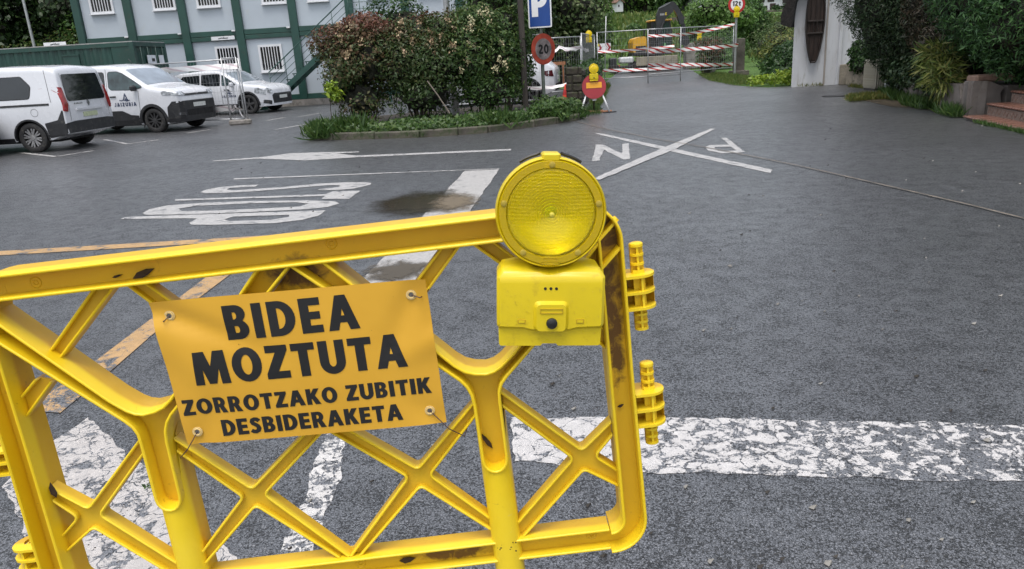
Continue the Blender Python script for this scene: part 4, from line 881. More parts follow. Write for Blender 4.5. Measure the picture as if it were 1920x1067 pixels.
for y in (29.22,):
    rl = MB(); a = 0.92
    for q, rr in ((a, 0.022), (a * 0.75, 0.010), (a * 0.5, 0.010), (a * 0.25, 0.010)):
        xs_ = x0 + 0.55; rl.tube([S_(xs_, y, z0 + sl * 0.55 + q), S_(x1 - 0.15, y, z1 - sl * 0.15 + q), S_(x1 + 0.05, y, z1 + q), S_(-4.1, y, z1 + q)], rr, 6)
    rl.build('handrail', GREEN, st)
    for k in range(6):
        t = 0.15 + k * 0.17; x = x0 + (x1 - x0) * t
        if x < -4: MB().cyl(S_(x, y, z0 + (x - x0) * sl), S_(x, y, z0 + (x - x0) * sl + a), 0.014, n=6).build('baluster', GREEN, st)
    for x in (-5.0, -4.5, -4.1): MB().cyl(S_(x, y, z1), S_(x, y, z1 + a), 0.014, n=6).build('baluster', GREEN, st)
for x in (-5.35, -4.2): MB().box(S_(x, 29.25, 1.45), (0.10, 0.10, 2.9)).build('support_post', GREEN, st)

# ---------------------------------------------------------------- green shipping container
cn = thing('shipping_container', 'long dark green corrugated shipping container in front of the site office', 'container', (-17.8, 26.75, 0))
C_ = lambda x, y, z: (x + 17.8, y - 26.75, z)
X0, X1, Y0, Y1, Z1 = -23.9, -11.75, 25.3, 27.74, 2.58
def corr(p0, p1, z0, z1, nrm, pitch=0.28, dep=0.036):
    a, b = Vector(p0), Vector(p1); L = (b - a).length; d = (b - a) / L; n = Vector(nrm); k = max(2, round(L / pitch)); pts = []
    for i in range(k):
        for f, h in ((0.0, 0), (0.25, 0), (0.5, 1), (0.75, 1)): pts.append(a + d * (L * (i + f) / k) - n * dep * h)
    pts.append(b); vs = [(*p, z0) for p in pts] + [(*p, z1) for p in pts]; m = len(pts)
    return vs, [(i, i + 1, m + i + 1, m + i) for i in range(m - 1)]
MB().box(C_((X0 + X1) / 2, (Y0 + Y1) / 2, 1.32), (X1 - X0 - 0.16, Y1 - Y0 - 0.16, 2.40)).build('body', GREENC, cn)
m = MB(); q = lambda x, y: (x + 17.8, y - 26.75)
vs, fs = corr(q(X0 + .1, Y0 + .02), q(X1 - .75, Y0 + .02), 0.2, 2.45, (0, -1)); m.add(vs, fs)
vs, fs = corr(q(X0 + .1, Y1 - .02), q(X1 - .1, Y1 - .02), 0.2, 2.45, (0, 1)); m.add(vs, fs); m.build('side_wall', GREENC, cn)
MB().box(C_(X1 - 0.42, Y0 + 0.035, 1.32), (0.62, 0.05, 2.26)).build('flat_side_panel', GREENC, cn)
fp = MB(); fp.box(C_(X1 - 2.05, Y0 - 0.0, 2.02), (0.52, 0.06, 0.55)); fp.box(C_(X1 - 2.05, Y0 - 0.035, 2.27), (0.56, 0.03, 0.04)); fp.build('vent_cover', GREENC, cn)
for y0_, y1_ in ((Y0 + .12, (Y0 + Y1) / 2 - .02), ((Y0 + Y1) / 2 + .02, Y1 - .12)):
    d = MB(); vs, fs = corr(q(X1 + .0, y0_), q(X1 + .0, y1_), 0.25, 2.40, (1, 0), 0.27, 0.045); d.add(vs, fs); dd = d.build('door', GREENC, cn)
    for yy in (y0_ + .28, y1_ - .28): MB().cyl(C_(X1 + .035, yy, .2), C_(X1 + .035, yy, 2.42), 0.018, n=8).build('lock_rod', GREENC, dd)
for (x, y) in ((X0, Y0), (X0, Y1), (X1, Y0), (X1, Y1)): MB().box(C_(x - .07 * (1 if x > -15 else -1), y + .06 * (1 if y < 26 else -1), 1.29), (0.15, 0.13, 2.56)).build('corner_post', GREENC, cn)
for (c, d) in ((((X0 + X1) / 2, Y0 + .04, 2.505), (X1 - X0 - .3, .10, .12)), (((X0 + X1) / 2, Y0 + .04, .12), (X1 - X0 - .3, .10, .16)), ((X1 - .04, (Y0 + Y1) / 2, 2.50), (.10, 2.18, .13)), ((X1 - .04, (Y0 + Y1) / 2, .14), (.10, 2.18, .18))): MB().box(C_(*c), d).build('rail', GREENC, cn)
MB().box(C_((X0 + X1) / 2, (Y0 + Y1) / 2, 2.585), (X1 - X0 - .02, Y1 - Y0 - .02, 0.03)).build('roof', M('weathered_container_roof', (0.36, 0.36, 0.35), 0.6, var=0.3, scale=1.5), cn)
for (yy, w) in ((26.35, .62), (27.1, .36)): MB().box(C_(X1 + .06, yy, 2.02), (.012, w, .27)).build('sticker', [M('white_sticker', (0.72, 0.75, 0.8), .4, var=.1, scale=12)], cn)
MB().box(C_(X1 + .069, 26.45, 2.0), (.006, .22, .10)).build('sticker_print', INK, cn)

# ---------------------------------------------------------------- poles
def pole(label, x, y, h, r, name='lamp_post'):
    t = thing(name, label, 'lamp post', (x, y, 0)); MB().cyl((0, 0, 0), (0, 0, h), r, r * 0.7, 12).build('pole', STEEL, t)
    MB().cyl((0, 0, 0), (0, 0, 0.5), r * 1.35, n=12).build('base', STEEL, t)
    a = MB(); a.tube([(0, 0, h - .1), (0.1, -0.2, h + .15), (0.25, -0.7, h + .3)], r * .5, 8); a.build('arm', STEEL, t); MB().box((0.33, -1.0, h + .3), (.28, .6, .12), bev=.04).build('lamp_head', STEEL, t)
pole('slim grey lamp post standing among dark trees behind the green container', -21.2, 36, 7.5, 0.075)
pole('grey steel lamp post rising out of the bushes on the traffic island', -1.23, 20.0, 6.5, 0.095)

# ---------------------------------------------------------------- mesh fence panels
def wire_panel(a, b, z0, z1, label, group, legs=(0, 1), step=0.11, name='mesh_fence'):
    a, b = Vector(a), Vector(b); L = (b - a).length; an = math.atan2(b.y - a.y, b.x - a.x)
    t = thing(name, label, 'fence panel', (a.x, a.y, 0), an, group); r = 0.021
    for i, x in enumerate((0.0, L)):
        MB().cyl((x, 0, 0 if i in legs else z0), (x, 0, z1), r, n=8).build('post', STEEL, t)
    MB().tube([(r, 0, z1 - 0.02), (L - r, 0, z1 - 0.02)], r * .95, 8).build('top_rail', STEEL, t); MB().tube([(r, 0, z0 + 0.05), (L - r, 0, z0 + 0.05)], r * .95, 8).build('bottom_rail', STEEL, t)
    w = MB(); k = int(L / step)
    for i in range(1, k): w.cyl((L * i / k, 0, z0 + .05), (L * i / k, 0, z1 - .02), 0.0032, n=3, cap=False)
    for i in range(1, int((z1 - z0) / .26)): w.cyl((0, .004, z0 + .05 + .26 * i), (L, .004, z0 + .05 + .26 * i), 0.0032, n=3, cap=False)
    w.build('wire_mesh', STEEL, t)
    return t
def fence_foot(x, y, label, rz=0):
    o = MB().box((0, 0, .07), (.62, .22, .14), bev=.03).build('fence_foot', CONC); o.location = (x, y, 0); o.rotation_euler = (0, 0, rz); tag(o, label, 'fence foot')
G1 = 'mesh fence panels round the works'
wire_panel((4.13, 32.2), (7.58, 32.1), 0.22, 2.15, 'wire mesh fence panel closing the left half of the road before the excavator', G1, legs=(1,))
wire_panel((6.19, 31.95), (10.40, 34.2), 0.30, 2.15, 'wire mesh fence panel closing the right half of the road by the weight sign', G1, legs=(0,))
wire_panel((1.55, 26.2), (2.90, 27.2), 0.1, 1.95, 'short mesh fence panel with crumpled white tape behind the white parked car', G1)
wire_panel((2.94, 27.2), (4.0, 32.1), 0.1, 2.05, 'mesh fence panel running back along the dark stone wall to the gate', G1)
wire_panel((-2.2, 22.7), (1.30, 22.5), 0.1, 2.0, 'mesh fence panel in front of the white parked car beside the speed sign', G1)
wire_panel((-10.9, 23.2), (-7.35, 22.0), 0.1, 1.83, 'mesh fence panel hung with white tape between the two white vans and the site office', G1)
wire_panel((-7.80, 21.92), (-7.42, 22.02), 0.1, 1.86, 'narrow upright mesh fence end piece standing in the concrete foot', G1, step=.09)
fence_foot(-7.55, 21.95, 'grey concrete fence foot on the car park asphalt under the mesh fence end', R(10))
fence_foot(6.2, 31.9, 'low concrete fence foot under the left standing post of the road gate', R(90)) if False else None
# red and white tapes
def tapemat(name, red, sc=5.2, thin=0.5):
    m, nt, b, out = newmat(name); uv = nd(nt, 'Attribute', attribute_name='along'); a2 = nd(nt, 'Attribute', attribute_name='across')
    s = math_(nt, 'FRACT', math_(nt, 'ADD', math_(nt, 'MULTIPLY', uv.outputs['Fac'], sc), math_(nt, 'MULTIPLY', a2.outputs['Fac'], 0.42)))
    k = ramp(nt, s, [(0.0, 1.0), (thin, 0.0)], 'CONSTANT')
    nt.links.new(mixc(nt, k, (0.80, 0.79, 0.78), red), b.inputs['Base Color']); b.inputs['Roughness'].default_value = 0.35
    return m
TAPE = tapemat('red_white_tape', (0.50, 0.025, 0.02), 1.85, 0.36); TAPEF = tapemat('pale_printed_tape', (0.62, 0.52, 0.54), 1.4, 0.3)
def tape(pts, w, label, mat=TAPE, twist=0.0, crumple=0.0, seed=1, sag=0.03, group='warning tapes strung on the fences'):
    rs = random.Random(seed); P = [Vector(p) for p in pts]; Q = []
    for i in range(len(P) - 1):
        n = max(4, int((P[i + 1] - P[i]).length / 0.12))
        for k in range(n): t = k / n; q = P[i].lerp(P[i + 1], t); q.z -= sag * 4 * t * (1 - t); Q.append(q)
    Q.append(P[-1]); vs = []; al = []; ac = []; d = 0
    for i, q in enumerate(Q):
        if i: d += (q - Q[i - 1]).length
        ph = math.sin(d * 1.7 + seed) * twist; wz = math.cos(ph) * w / 2 * (1 - crumple * rs.uniform(0, .8)); wy = math.sin(ph) * w / 2 + crumple * rs.uniform(-.05, .05); z = q.z + crumple * rs.uniform(-.05, .05)
        for s, yo in ((-1, 0), (1, 0), (1, .003), (-1, .003)): vs.append((q.x, q.y + wy * s + yo, z + wz * s)); al.append(d); ac.append(s)
    mb = MB(); fs = [(i * 4 + k, i * 4 + (k + 1) % 4, (i + 1) * 4 + (k + 1) % 4, (i + 1) * 4 + k) for i in range(len(Q) - 1) for k in range(4)]
    mb.add(vs, fs, 0, True); o = mb.build('barrier_tape', mat, fixn=False)
    for nm, arr in (('along', al), ('across', ac)):
        at = o.data.attributes.new(nm, 'FLOAT', 'POINT'); at.data.foreach_set('value', np.array(arr, np.float32))
    tag(o, label, 'tape', group)
tape([(6.19, 31.9, 1.88), (8.1, 32.9, 1.88), (10.42, 34.15, 2.18)], 0.12, 'top red and white tape rising to the weight limit post', twist=.5, seed=1)
tape([(4.15, 32.15, 1.37), (6.19, 32.05, 1.39), (7.3, 32.05, 1.43)], 0.11, 'middle red and white tape on the left fence panel below the chevron sign', seed=2, twist=.5)
tape([(6.19, 31.88, 1.27), (8.15, 32.95, 1.26), (10.6, 34.12, 1.30)], 0.15, 'middle red and white tape on the right fence panel ending in a loose tip', seed=3, twist=.35)
tape([(6.19, 31.9, 0.74), (8.15, 32.95, 0.63), (10.4, 34.15, 0.50)], 0.14, 'bottom red and white tape on the right fence panel', seed=4, twist=.4)
tape([(4.2, 32.15, 0.62), (7.58, 32.05, 0.56)], 0.12, 'bottom red and white tape on the left fence panel behind the small lamp', seed=5, twist=.35)
tape([(6.19, 31.88, 1.95), (6.22, 31.86, 1.60), (6.19, 31.88, 1.22)], 0.10, 'loose red and white tape tail wound down the middle gate post', seed=6, twist=1.2, crumple=.4)
tape([(1.58, 26.18, 1.50), (2.1, 26.55, 1.60), (2.92, 27.15, 1.60), (3.5, 29.9, 1.46)], 0.16, 'crumpled white tape sagging along the short fence behind the white parked car', TAPEF, .8, .5, 7, .06)
tape([(-10.9, 23.15, 1.50), (-9.8, 22.75, 1.62), (-7.38, 21.95, 1.62)], 0.17, 'pale printed tape across the top of the mesh fence before the site office', TAPEF, .4, .15, 8, .0)
tape([(-9.3, 22.6, 0.46), (-7.75, 22.0, 0.48)], 0.17, 'pale printed tape low on the mesh fence in front of the parked crossover', TAPEF, .3, .1, 9, .02)
tape([(-7.72, 21.86, 0.36), (-7.60, 21.86, 0.52), (-7.5, 21.88, 0.44), (-7.44, 21.9, 0.2)], 0.12, 'wad of white tape knotted at the foot of the mesh fence end', TAPEF, .9, .9, 10)
tape([(0.2, 22.5, 0.60), (1.28, 22.42, 0.50), (1.95, 22.4, 0.56)], 0.10, 'white tape hanging across the rear wheel of the white parked car', TAPEF, .6, .2, 11)

# ---------------------------------------------------------------- signs
REDP = M('sign_red', (0.46, 0.03, 0.03), 0.4, var=.1); DARKRED = M('faded_sign_red', (0.33, 0.025, 0.035), 0.45, var=.12); BLUE = M('sign_blue', (0.012, 0.06, 0.26), 0.35, var=.08)
SWHITE = M('sign_white', (0.76, 0.76, 0.78), 0.35, var=.04); ORANGE = M('sign_orange', (0.80, 0.36, 0.02), 0.4, var=.06); SGREY = M('dirty_sign_face', (0.22, 0.19, 0.19), 0.55, var=.45, scale=6, dirt=(.10, .09, .08), dirtamt=.5)
RUST = M('weathered_red_rim', (0.36, 0.055, 0.03), 0.5, var=.25, scale=6)
def disc(parts, parent, T=Matrix()):
    """stack of thin round layers (name, radius, front y, material), all facing -Y"""
    for nm, r, y, m in parts:
        MB().lathe([(0.0001, y), (r, y), (r, y + .0025), (0.0001, y + .0025)], 48, mat=T, smooth=False).build(nm, m, parent)
def lettering(txt, h, x, z, y, parent, mat, width=None, T=Matrix(), gap=.1):
    pl, w = text_polys(txt, h, gap, width); f = lambda u, v: T @ Vector((x - w / 2 + u, y, z + v)); map_polys(MB(), pl, f).build('lettering', mat, parent, fixn=False)
sp = thing('sign_post', 'grey post with blue parking sign above a dirty twenty speed disc beside the bush', 'sign post', (1.02, 18.0, 0))
MB().cyl((0.0, 0, 0), (0.0, 0, 3.0), .042, n=12).build('post', M('dull_green_post', (0.10, 0.12, 0.10), .5, var=.3), sp)
T = Matrix.Rotation(R(-14), 4, 'Z')
pb = MB().prism(rrect(-.27, 2.03, .27, 3.02, .03), -.060, -.045, axis='Y', mat=T).build('parking_plate', SWHITE, sp)
MB().prism(rrect(-.24, 2.06, .24, 2.99, .02), -.0635, -.0605, axis='Y', mat=T).build('blue_face', BLUE, pb); lettering('P', .60, 0.0, 2.27, -.066, pb, SWHITE, .37, T)
T = Matrix.Rotation(R(34), 4, 'Z') @ Matrix.Translation((0, -.06, 1.56))
dp = MB().lathe([(0.0001, 0), (.345, 0), (.345, .012), (.0001, .012)], 48, mat=T, smooth=False).build('speed_disc', RUST, sp); disc([('disc_face', .235, -.004, SGREY)], dp, T); lettering('20', .21, 0, -.105, -.008, dp, INK, .29, T)
# weathered timber post
tp = thing('timber_post', 'dark weathered square timber post on a concrete stub in front of the bush', 'post', (0.56, 17.5, 0.06))
MB().box((0, 0, 1.5), (.13, .13, 2.62), bev=.012).build('shaft', M('dark_wet_timber', (0.045, 0.037, 0.030), .7, var=.4, scale=3, stretch=(6, 6, .6), bmp=.4, bscale=40), tp)
MB().box((0.0, 0, .09), (.15, .15, .26), bev=.01).build('stub', CONC, tp); MB().box((0, 0, 2.85), (.15, .15, .08), bev=.01).build('cap', M('yellow_cap', (.7, .55, .05), .5), tp)
# red disc on a folding tripod, with a lamp
ts = thing('road_closed_sign', 'dark red round no-entry sign with orange bar on a white folding tripod', 'sign', (2.27, 18.5, 0))
T = Matrix.Translation((0, -.02, .63)) @ Matrix.Rotation(R(-8), 4, 'X')
dd = MB().lathe([(.0001, 0), (.292, 0), (.292, .012), (.0001, .012)], 48, mat=T, smooth=False).build('disc', DARKRED, ts); MB().box((0, -.006, .03), (.375, .004, .135), mat=T).build('bar', ORANGE, dd)
for s in (-1, 1): MB().tube([(s * .20, -.01, .43), (s * .36, -.10, .0)], .020, 8).build('leg', WHITEP, ts)
MB().tube([(-.19, .0, .41), (.19, 0, .41)], .016, 8).build('crossbar', WHITEP, ts); MB().tube([(0, .02, .40), (.03, .38, .0)], .02, 8).build('leg', BLACK, ts); MB().box((0.0, -.012, .345), (.10, .02, .10), bev=.005).build('label_plate', SWHITE, ts)
wood = M('orange_brown_wood', (0.30, 0.13, 0.06), .7, var=.3, scale=6)
for (x, y, L, an, lab) in ((2.2, 18.75, .62, 4, 'wet brown plank lying behind the tripod legs of the red sign'), (2.42, 18.52, .55, -6, 'brown plank end lying under the right tripod leg')):
    o = MB().box((0, 0, .025), (L, .10, .04), bev=.005).build('plank', wood); o.location = (x, y, 0); o.rotation_euler = (0, 0, R(an)); tag(o, lab, 'plank')
o = MB().box((0, 0, .012), (.34, .07, .024), bev=.008).build('rubber_pad', BLACK); o.location = (2.62, 18.36, 0); o.rotation_euler = (0, 0, R(12)); tag(o, 'flat black rubber pad on the road at the right foot of the tripod sign', 'pad')
sl_ = build_lamp('small yellow flashing lamp standing on the red tripod sign', 'small yellow lamps by the closed road', fine=False); sl_.location = (2.27, 18.46, 1.045); sl_.scale = (1.42,) * 3
sm_ = copy_tree(sl_); sm_.location = (10.47, 34.05, 2.78); sm_['label'] = 'small yellow flashing lamp fixed below the weight limit disc'; sm_.scale = (1.65,) * 3
sm_ = copy_tree(sl_); sm_.location = (3.52, 29.9, 2.06); sm_['label'] = 'small yellow flashing lamp on the mesh fence left of the road gate'; sm_.scale = (1.55,) * 3
sm_ = copy_tree(sl_); sm_.location = (12.25, 47.1, 2.02); sm_['label'] = 'small yellow lamp on the concrete block right of the excavator'; sm_.scale = (1.9,) * 3
# weight limit sign
ws = thing('weight_limit_sign', 'round red-rimmed weight limit sign reading twelve tonnes on a grey post', 'sign', (10.5, 34.2, 0))
MB().cyl((0, 0, -.02), (0, 0, 3.3), .05, n=12).build('post', STEEL, ws); T = Matrix.Translation((-.02, -.07, 2.98))
dp = MB().lathe([(.0001, 0), (.37, 0), (.37, .012), (.0001, .012)], 48, mat=T, smooth=False).build('disc', REDP, ws); disc([('disc_face', .265, -.004, SWHITE)], dp, T); lettering('12t', .20, 0, -.06, -.008, dp, INK, .36, T, .08)
# chevron sign
cs_ = thing('chevron_sign', 'white board with dark red chevrons on a thin post behind the road gate', 'sign', (4.79, 35.0, 0))
MB().cyl((.0, .02, 0), (.12, .02, 2.85), .025, n=8).build('post', STEEL, cs_)
pl_ = MB().box((0, 0, 1.52), (.61, .012, .37)).build('plate', SWHITE, cs_)
for k in (-1, 0.15, 1):
    x = k * .2; c = MB(); c.prism([(x - .10, 1.70), (x + .0, 1.70), (x + .11, 1.52), (x, 1.34), (x - .10, 1.34), (x + .01, 1.52)] if k != .15 else [(x + .10 - .1, 1.70), (x + .02, 1.70), (x + .13, 1.52), (x + .02, 1.34), (x, 1.34), (x + .11, 1.52)], -.010, -.0065, axis='Y'); c.build('chevron', DARKRED, pl_)
MB().prism([(-.30, 1.70), (-.22, 1.70), (-.2, 1.62), (-.3, 1.56)], -.014, -.0105, axis='Y').build('yellow_corner', M('faded_yellow', (.65, .6, .12), .5), pl_)
# traffic cone
co = thing('traffic_cone', 'red-orange traffic cone beside the rear of the white parked car', 'cone', (1.93, 22.35, 0))
CONE = M('cone_red', (0.70, 0.06, 0.025), .45); MB().box((0, 0, .02), (.34, .34, .04), bev=.01).build('base', CONE, co); MB().lathe([(.0001, .56), (.045, .56), (.15, .04)], 24, mat=Matrix.Rotation(R(90), 4, 'X') @ Matrix.Scale(1, 4)).build('cone_body', CONE, co)
MB().lathe([(.082, .40), (.108, .27)], 24, mat=Matrix.Rotation(R(90), 4, 'X') @ Matrix.Translation((0, 0, 0))).build('band', REDP, co)

# ---------------------------------------------------------------- dark stone wall beside the road, with its end pillar
STONE = M('dark_mossy_stone', (0.050, 0.042, 0.032), .85, var=.45, scale=3, bmp=.6, bscale=14, bdist=.02, dirt=(0.05, 0.065, 0.025), dirtamt=.6)
MORT = M('dark_mortar', (0.032, 0.028, 0.022), .9)
def stone_wall(name, label, a, b, h, th, rows, seed, mat=STONE, ws=(.28, .62)):
    a, b = Vector(a), Vector(b); L = (b - a).length; an = math.atan2(b.y - a.y, b.x - a.x); t = thing(name, label, 'wall', (a.x, a.y, 0), an); rs = random.Random(seed)
    MB().box((L / 2, 0, h / 2 - .02), (L - .03, th - .08, h - .05)).build('core', MORT, t); z = 0
    for r_ in range(rows):
        hh = h / rows * rs.uniform(.92, 1.08); x = 0
        while x < L - .05:
            w = min(rs.uniform(*ws), L - x); w = L - x if L - x - w < ws[0] * .6 else w
            o = MB().box((0, 0, 0), (w - .010, th * rs.uniform(.90, 1.06), hh - .009), bev=.028).build('stone', mat, t); o.location = (x + w / 2, rs.uniform(-.012, .012), z + hh / 2); o.rotation_euler = (rs.uniform(-.03, .03), rs.uniform(-.02, .02), rs.uniform(-.03, .03)); x += w
        z += hh
    return t
stone_wall('stone_wall', 'low dark mossy stone wall running along the left of the closed road', (2.12, 21.1), (4.05, 31.6), 1.0, .38, 5, 3)
pt = stone_wall('stone_pillar', 'dark stone end pillar of the roadside wall behind the tripod sign', (1.80, 20.9), (2.24, 20.85), 1.10, .42, 5, 8, ws=(.14, .42))
PW = M('concrete_wall_dark', (0.12, 0.105, 0.09), .85, var=.4, scale=1.6, bmp=.4, bscale=18, dirt=(0.05, 0.06, 0.03), dirtamt=.5)
def block_thing(name, label, cat, boxes, mat, loc=(0, 0, 0), rz=0, names=None):
    t = thing(name, label, cat, loc, rz)
    for i, (c, d) in enumerate(boxes): MB().box(c, d, bev=.02).build(names[i] if names else 'block', mat, t)
    return t
block_thing('gate_pillar', 'dark concrete gate pillar with stepped foot behind the weight limit post', 'pillar', [((0, 0, .82), (.42, .42, 1.5)), ((0, -.05, .06), (.75, .7, .22))], PW, (10.95, 35.1, 0), 0, ['shaft', 'foot'])
o = thing('bridge_parapet', 'weathered grey parapet wall overgrown with ivy right of the road gate', 'wall', (9.9, 36.4, 0), R(72))
for k in range(5): MB().box((k * 1.25, 0, .68), (1.22, .3, 1.36), bev=.015).build('slab', PW, o)
block_thing('concrete_block', 'pale concrete block beside the excavator arm', 'block', [((0, 0, .75), (1.5, .8, 1.5))], CONC, (12.2, 47.4, 0))

# ---------------------------------------------------------------- excavator
ex = thing('excavator', 'yellow and black tracked excavator with raised dark boom behind the road gate', 'excavator', (9.3, 46.6, 0), 0)
EXY = M('excavator_yellow', (0.68, 0.36, 0.03), .4, var=.1, dirt=(.25, .18, .1), dirtamt=.2); EXD = M('excavator_dark_grey', (0.030, 0.031, 0.034), .45, var=.2); TRK = M('track_rubber', (0.035, 0.032, 0.03), .8, var=.3); BLD = M('mud_worn_blade', (0.28, 0.25, 0.19), .6, var=.25, scale=3); CHROME = M('bright_ram', (.75, .75, .75), .15, .9)
for s in (-1, 1):
    MB().prism(fillet([(-1.35, .02), (1.35, .02), (1.35, .62), (-1.35, .62)], .28, 6), s * .72 - .2, s * .72 + .2, axis='Y').build('track', TRK, ex)
    for k in range(4): MB().cyl((-1.0 + k * .66, s * .72 - .22, .26), (-1.0 + k * .66, s * .72 + .22, .26), .17, n=14).build('roller', EXD, ex)
MB().box((0, 0, .66), (1.5, 1.2, .3), bev=.05).build('undercarriage', EXD, ex)
MB().box((0.06, -1.0, .62), (2.45, .12, .52), bev=.03).build('dozer_blade', BLD, ex); MB().box((.06, -.86, .80), (2.45, .2, .12)).build('blade_back', BLD, ex)
MB().cyl((0, 0, .78), (0, 0, .96), .55, n=24).build('slew_ring', EXD, ex)
MB().box((-.15, .1, 1.05), (2.3, 1.9, .22), bev=.05).build('deck', EXD, ex)
MB().prism(fillet([(-1.3, 1.12), (-.5, 1.12), (-.5, 2.02), (-.85, 2.02), (-1.22, 1.92), (-1.3, 1.72)], .12, 5), -.75, 1.0, axis='Y').build('engine_hood', EXY, ex)
MB().box((-.84, -.78, 1.30), (.6, .03, .40), bev=.01).build('hood_grille', EXD, ex)
cab = MB().prism(fillet([(-.22, 1.15), (1.02, 1.15), (1.05, 2.2), (.92, 2.84), (-.18, 2.84)], .08, 4), -.55, .75, axis='Y').build('cab', EXD, ex)
MB().box((.40, .1, 2.87), (1.3, 1.4, .10), bev=.04).build('cab_roof', EXY, cab)
CABG = M('cab_glass', (0.05, 0.09, 0.07), .05, var=.2); MB().prism(fillet([(.0, 1.75), (.95, 1.75), (.96, 2.2), (.84, 2.74), (.0, 2.74)], .05, 4), -.563, -.552, axis='Y').build('cab_window', CABG, cab); MB().prism(fillet([(.0, 1.25), (.92, 1.25), (.93, 1.68), (.0, 1.68)], .05, 4), -.563, -.552, axis='Y').build('cab_door_glass', CABG, cab)
for x in (.28, .62): MB().box((x, -.575, 1.5), (.10, .02, .16), bev=.02).build('hi_vis_sticker', M('hi_vis_green', (.25, .6, .25), .5), cab)
bm_ = MB(); bm_.prism(fillet([(-.10, 1.35), (.28, 1.35), (.30, 2.3), (.58, 3.0), (1.00, 3.30), (.92, 3.78), (.70, 3.80), (.18, 3.55), (.02, 3.1)], .10, 4), -1.15, -.80, axis='Y'); boom = bm_.build('boom', EXD, ex)
MB().prism(stroke([(.17, 3.52), (.52, 3.66), (.80, 3.80)], .05), -1.18, -1.12, axis='Y').build('boom_edge', M('worn_steel_edge', (.25, .25, .26), .4, .6), boom)
bx_ = MB(); [bx_.box((x, -1.152, 3.17), (.075, .004, .11)) for x in (.25, .34, .43)]; bx_.build('boom_marking', M('grey_print', (.30, .30, .31), .5), boom); lettering('E', .15, .56, 3.12, -1.154, boom, M('yellow_print', (.7, .5, .05), .5), .09)
MB().prism(fillet([(.72, 3.78), (.98, 3.86), (1.22, 3.62), (1.62, 2.95), (1.62, 2.55), (1.40, 2.55), (1.16, 3.2)], .08, 4), -1.12, -.84, axis='Y').build('stick', EXD, ex)
MB().cyl((1.52, -.98, 2.95), (1.62, -.98, 2.35), .055, n=12).build('ram_rod', CHROME, ex); MB().cyl((1.15, -.98, 3.62), (1.52, -.98, 2.95), .085, n=12).build('ram_body', EXD, ex); MB().cyl((.0, -1.19, 1.7), (.42, -1.19, 2.75), .07, n=10).build('boom_ram', EXD, ex)
MB().prism(fillet([(1.50, 2.6), (1.70, 2.6), (1.78, 1.9), (1.62, 1.5), (1.48, 1.9)], .05, 3), -1.08, -.88, axis='Y').build('lower_stick', EXD, ex)
MB().prism(fillet([(1.45, 1.95), (1.85, 1.9), (1.95, 1.5), (1.75, 1.35), (1.45, 1.5)], .05, 3), -1.25, -.70, axis='Y').build('bucket', EXD, ex)
MB().cyl((-.55, -.3, 1.95), (-.55, -.3, 2.45), .05, n=10).build('exhaust', EXD, ex)
tl = thing('site_trailer', 'small trailer with a pale tank parked left of the excavator', 'trailer', (7.35, 46.2, 0))
MB().box((0, 0, .36), (1.5, 1.0, .12), bev=.02).build('frame', EXD, tl); MB().box((.25, -.1, .74), (.85, .8, .36), bev=.08).build('tank', M('pale_tank', (.55, .56, .57), .4, var=.1), tl)
MB().box((-.55, -.2, .66), (.40, .6, .5), bev=.04).build('pump', EXD, tl); MB().cyl((-.45, -.62, .27), (-.45, -.44, .27), .27, n=18).build('wheel', TRK, tl); MB().cyl((-.45, .44, .27), (-.45, .62, .27), .27, n=18).build('wheel', TRK, tl); MB().box((-.30, -.54, .42), (.25, .05, .16), bev=.01).build('tail_light', M('lens_red', (.45, .05, .03), .3), tl); MB().cyl((.65, 0, 0), (.65, 0, .3), .03, n=8).build('prop_leg', EXD, tl)

# ---------------------------------------------------------------- white building on the right, with boat
WALLW = M('old_white_render', (0.56, 0.575, 0.60), .8, var=.06, scale=1.2, bmp=.35, bscale=16, bdist=.01, dirt=(0.36, 0.35, 0.33), dirtamt=.32, stretch=(3, 3, .6))
wb = thing('white_building', 'old white rendered outbuilding with dark eaves half hidden by the dark hedge', 'building', (9.06, 23.7, 0))
SHR = Matrix(((1, .55, 0, 0), (0, 1, 0, 0), (0, 0, 1, 0), (0, 0, 0, 1))); MB().prism([(0, 0), (4.6, 0), (8.1, 6.4), (3.5, 6.4)], -.02, 4.4).build('wall', WALLW, wb)
MB().box((1.43, -.035, 2.2), (.10, .09, 4.4), bev=.01).build('corner_pilaster', WALLW, wb); MB().box((1.0, -.012, 2.2), (.05, .02, 4.4), bev=.004).build('render_seam', M('stained_seam', (.33, .30, .27), .8), wb)
THATCH = M('black_weathered_eaves', (0.016, 0.013, 0.012), .9, var=.5, scale=6, bmp=.8, bscale=20, bdist=.04)
rf = MB(); rs = random.Random(5)
prof = [(-.34, 1.86), (-.05, 1.76), (.0, 1.95), (.02, 2.2), (.06, 2.50), (.24, 2.80), (.9, 3.4), (2.4, 4.5), (2.4, 4.9), (.8, 3.8), (.12, 2.98), (-.14, 2.62), (-.30, 2.34), (-.37, 2.08)]
rf.prism(fillet(prof, .05, 3), -.35, 6.5, axis='Y', mat=SHR); rf.build('roof', THATCH, wb)
boat = thing('wooden_boat', 'narrow dark brown wooden boat hung upright on the white wall', 'boat', (9.63, 23.56, 0.72))
BOATW = M('dark_boat_wood', (0.032, 0.020, 0.016), .55, var=.4, scale=4, stretch=(5, 5, .7), bmp=.3, bscale=30); BOATR = M('boat_rim_wood', (0.020, 0.014, 0.012), .5, var=.3)
def boat_w(t): return 0.275 * max(0.0, math.sin(math.pi * min(1, (t * .93 + .035)))) ** .62
nt_ = 26; H_ = 2.55; hull = MB(); vs = []
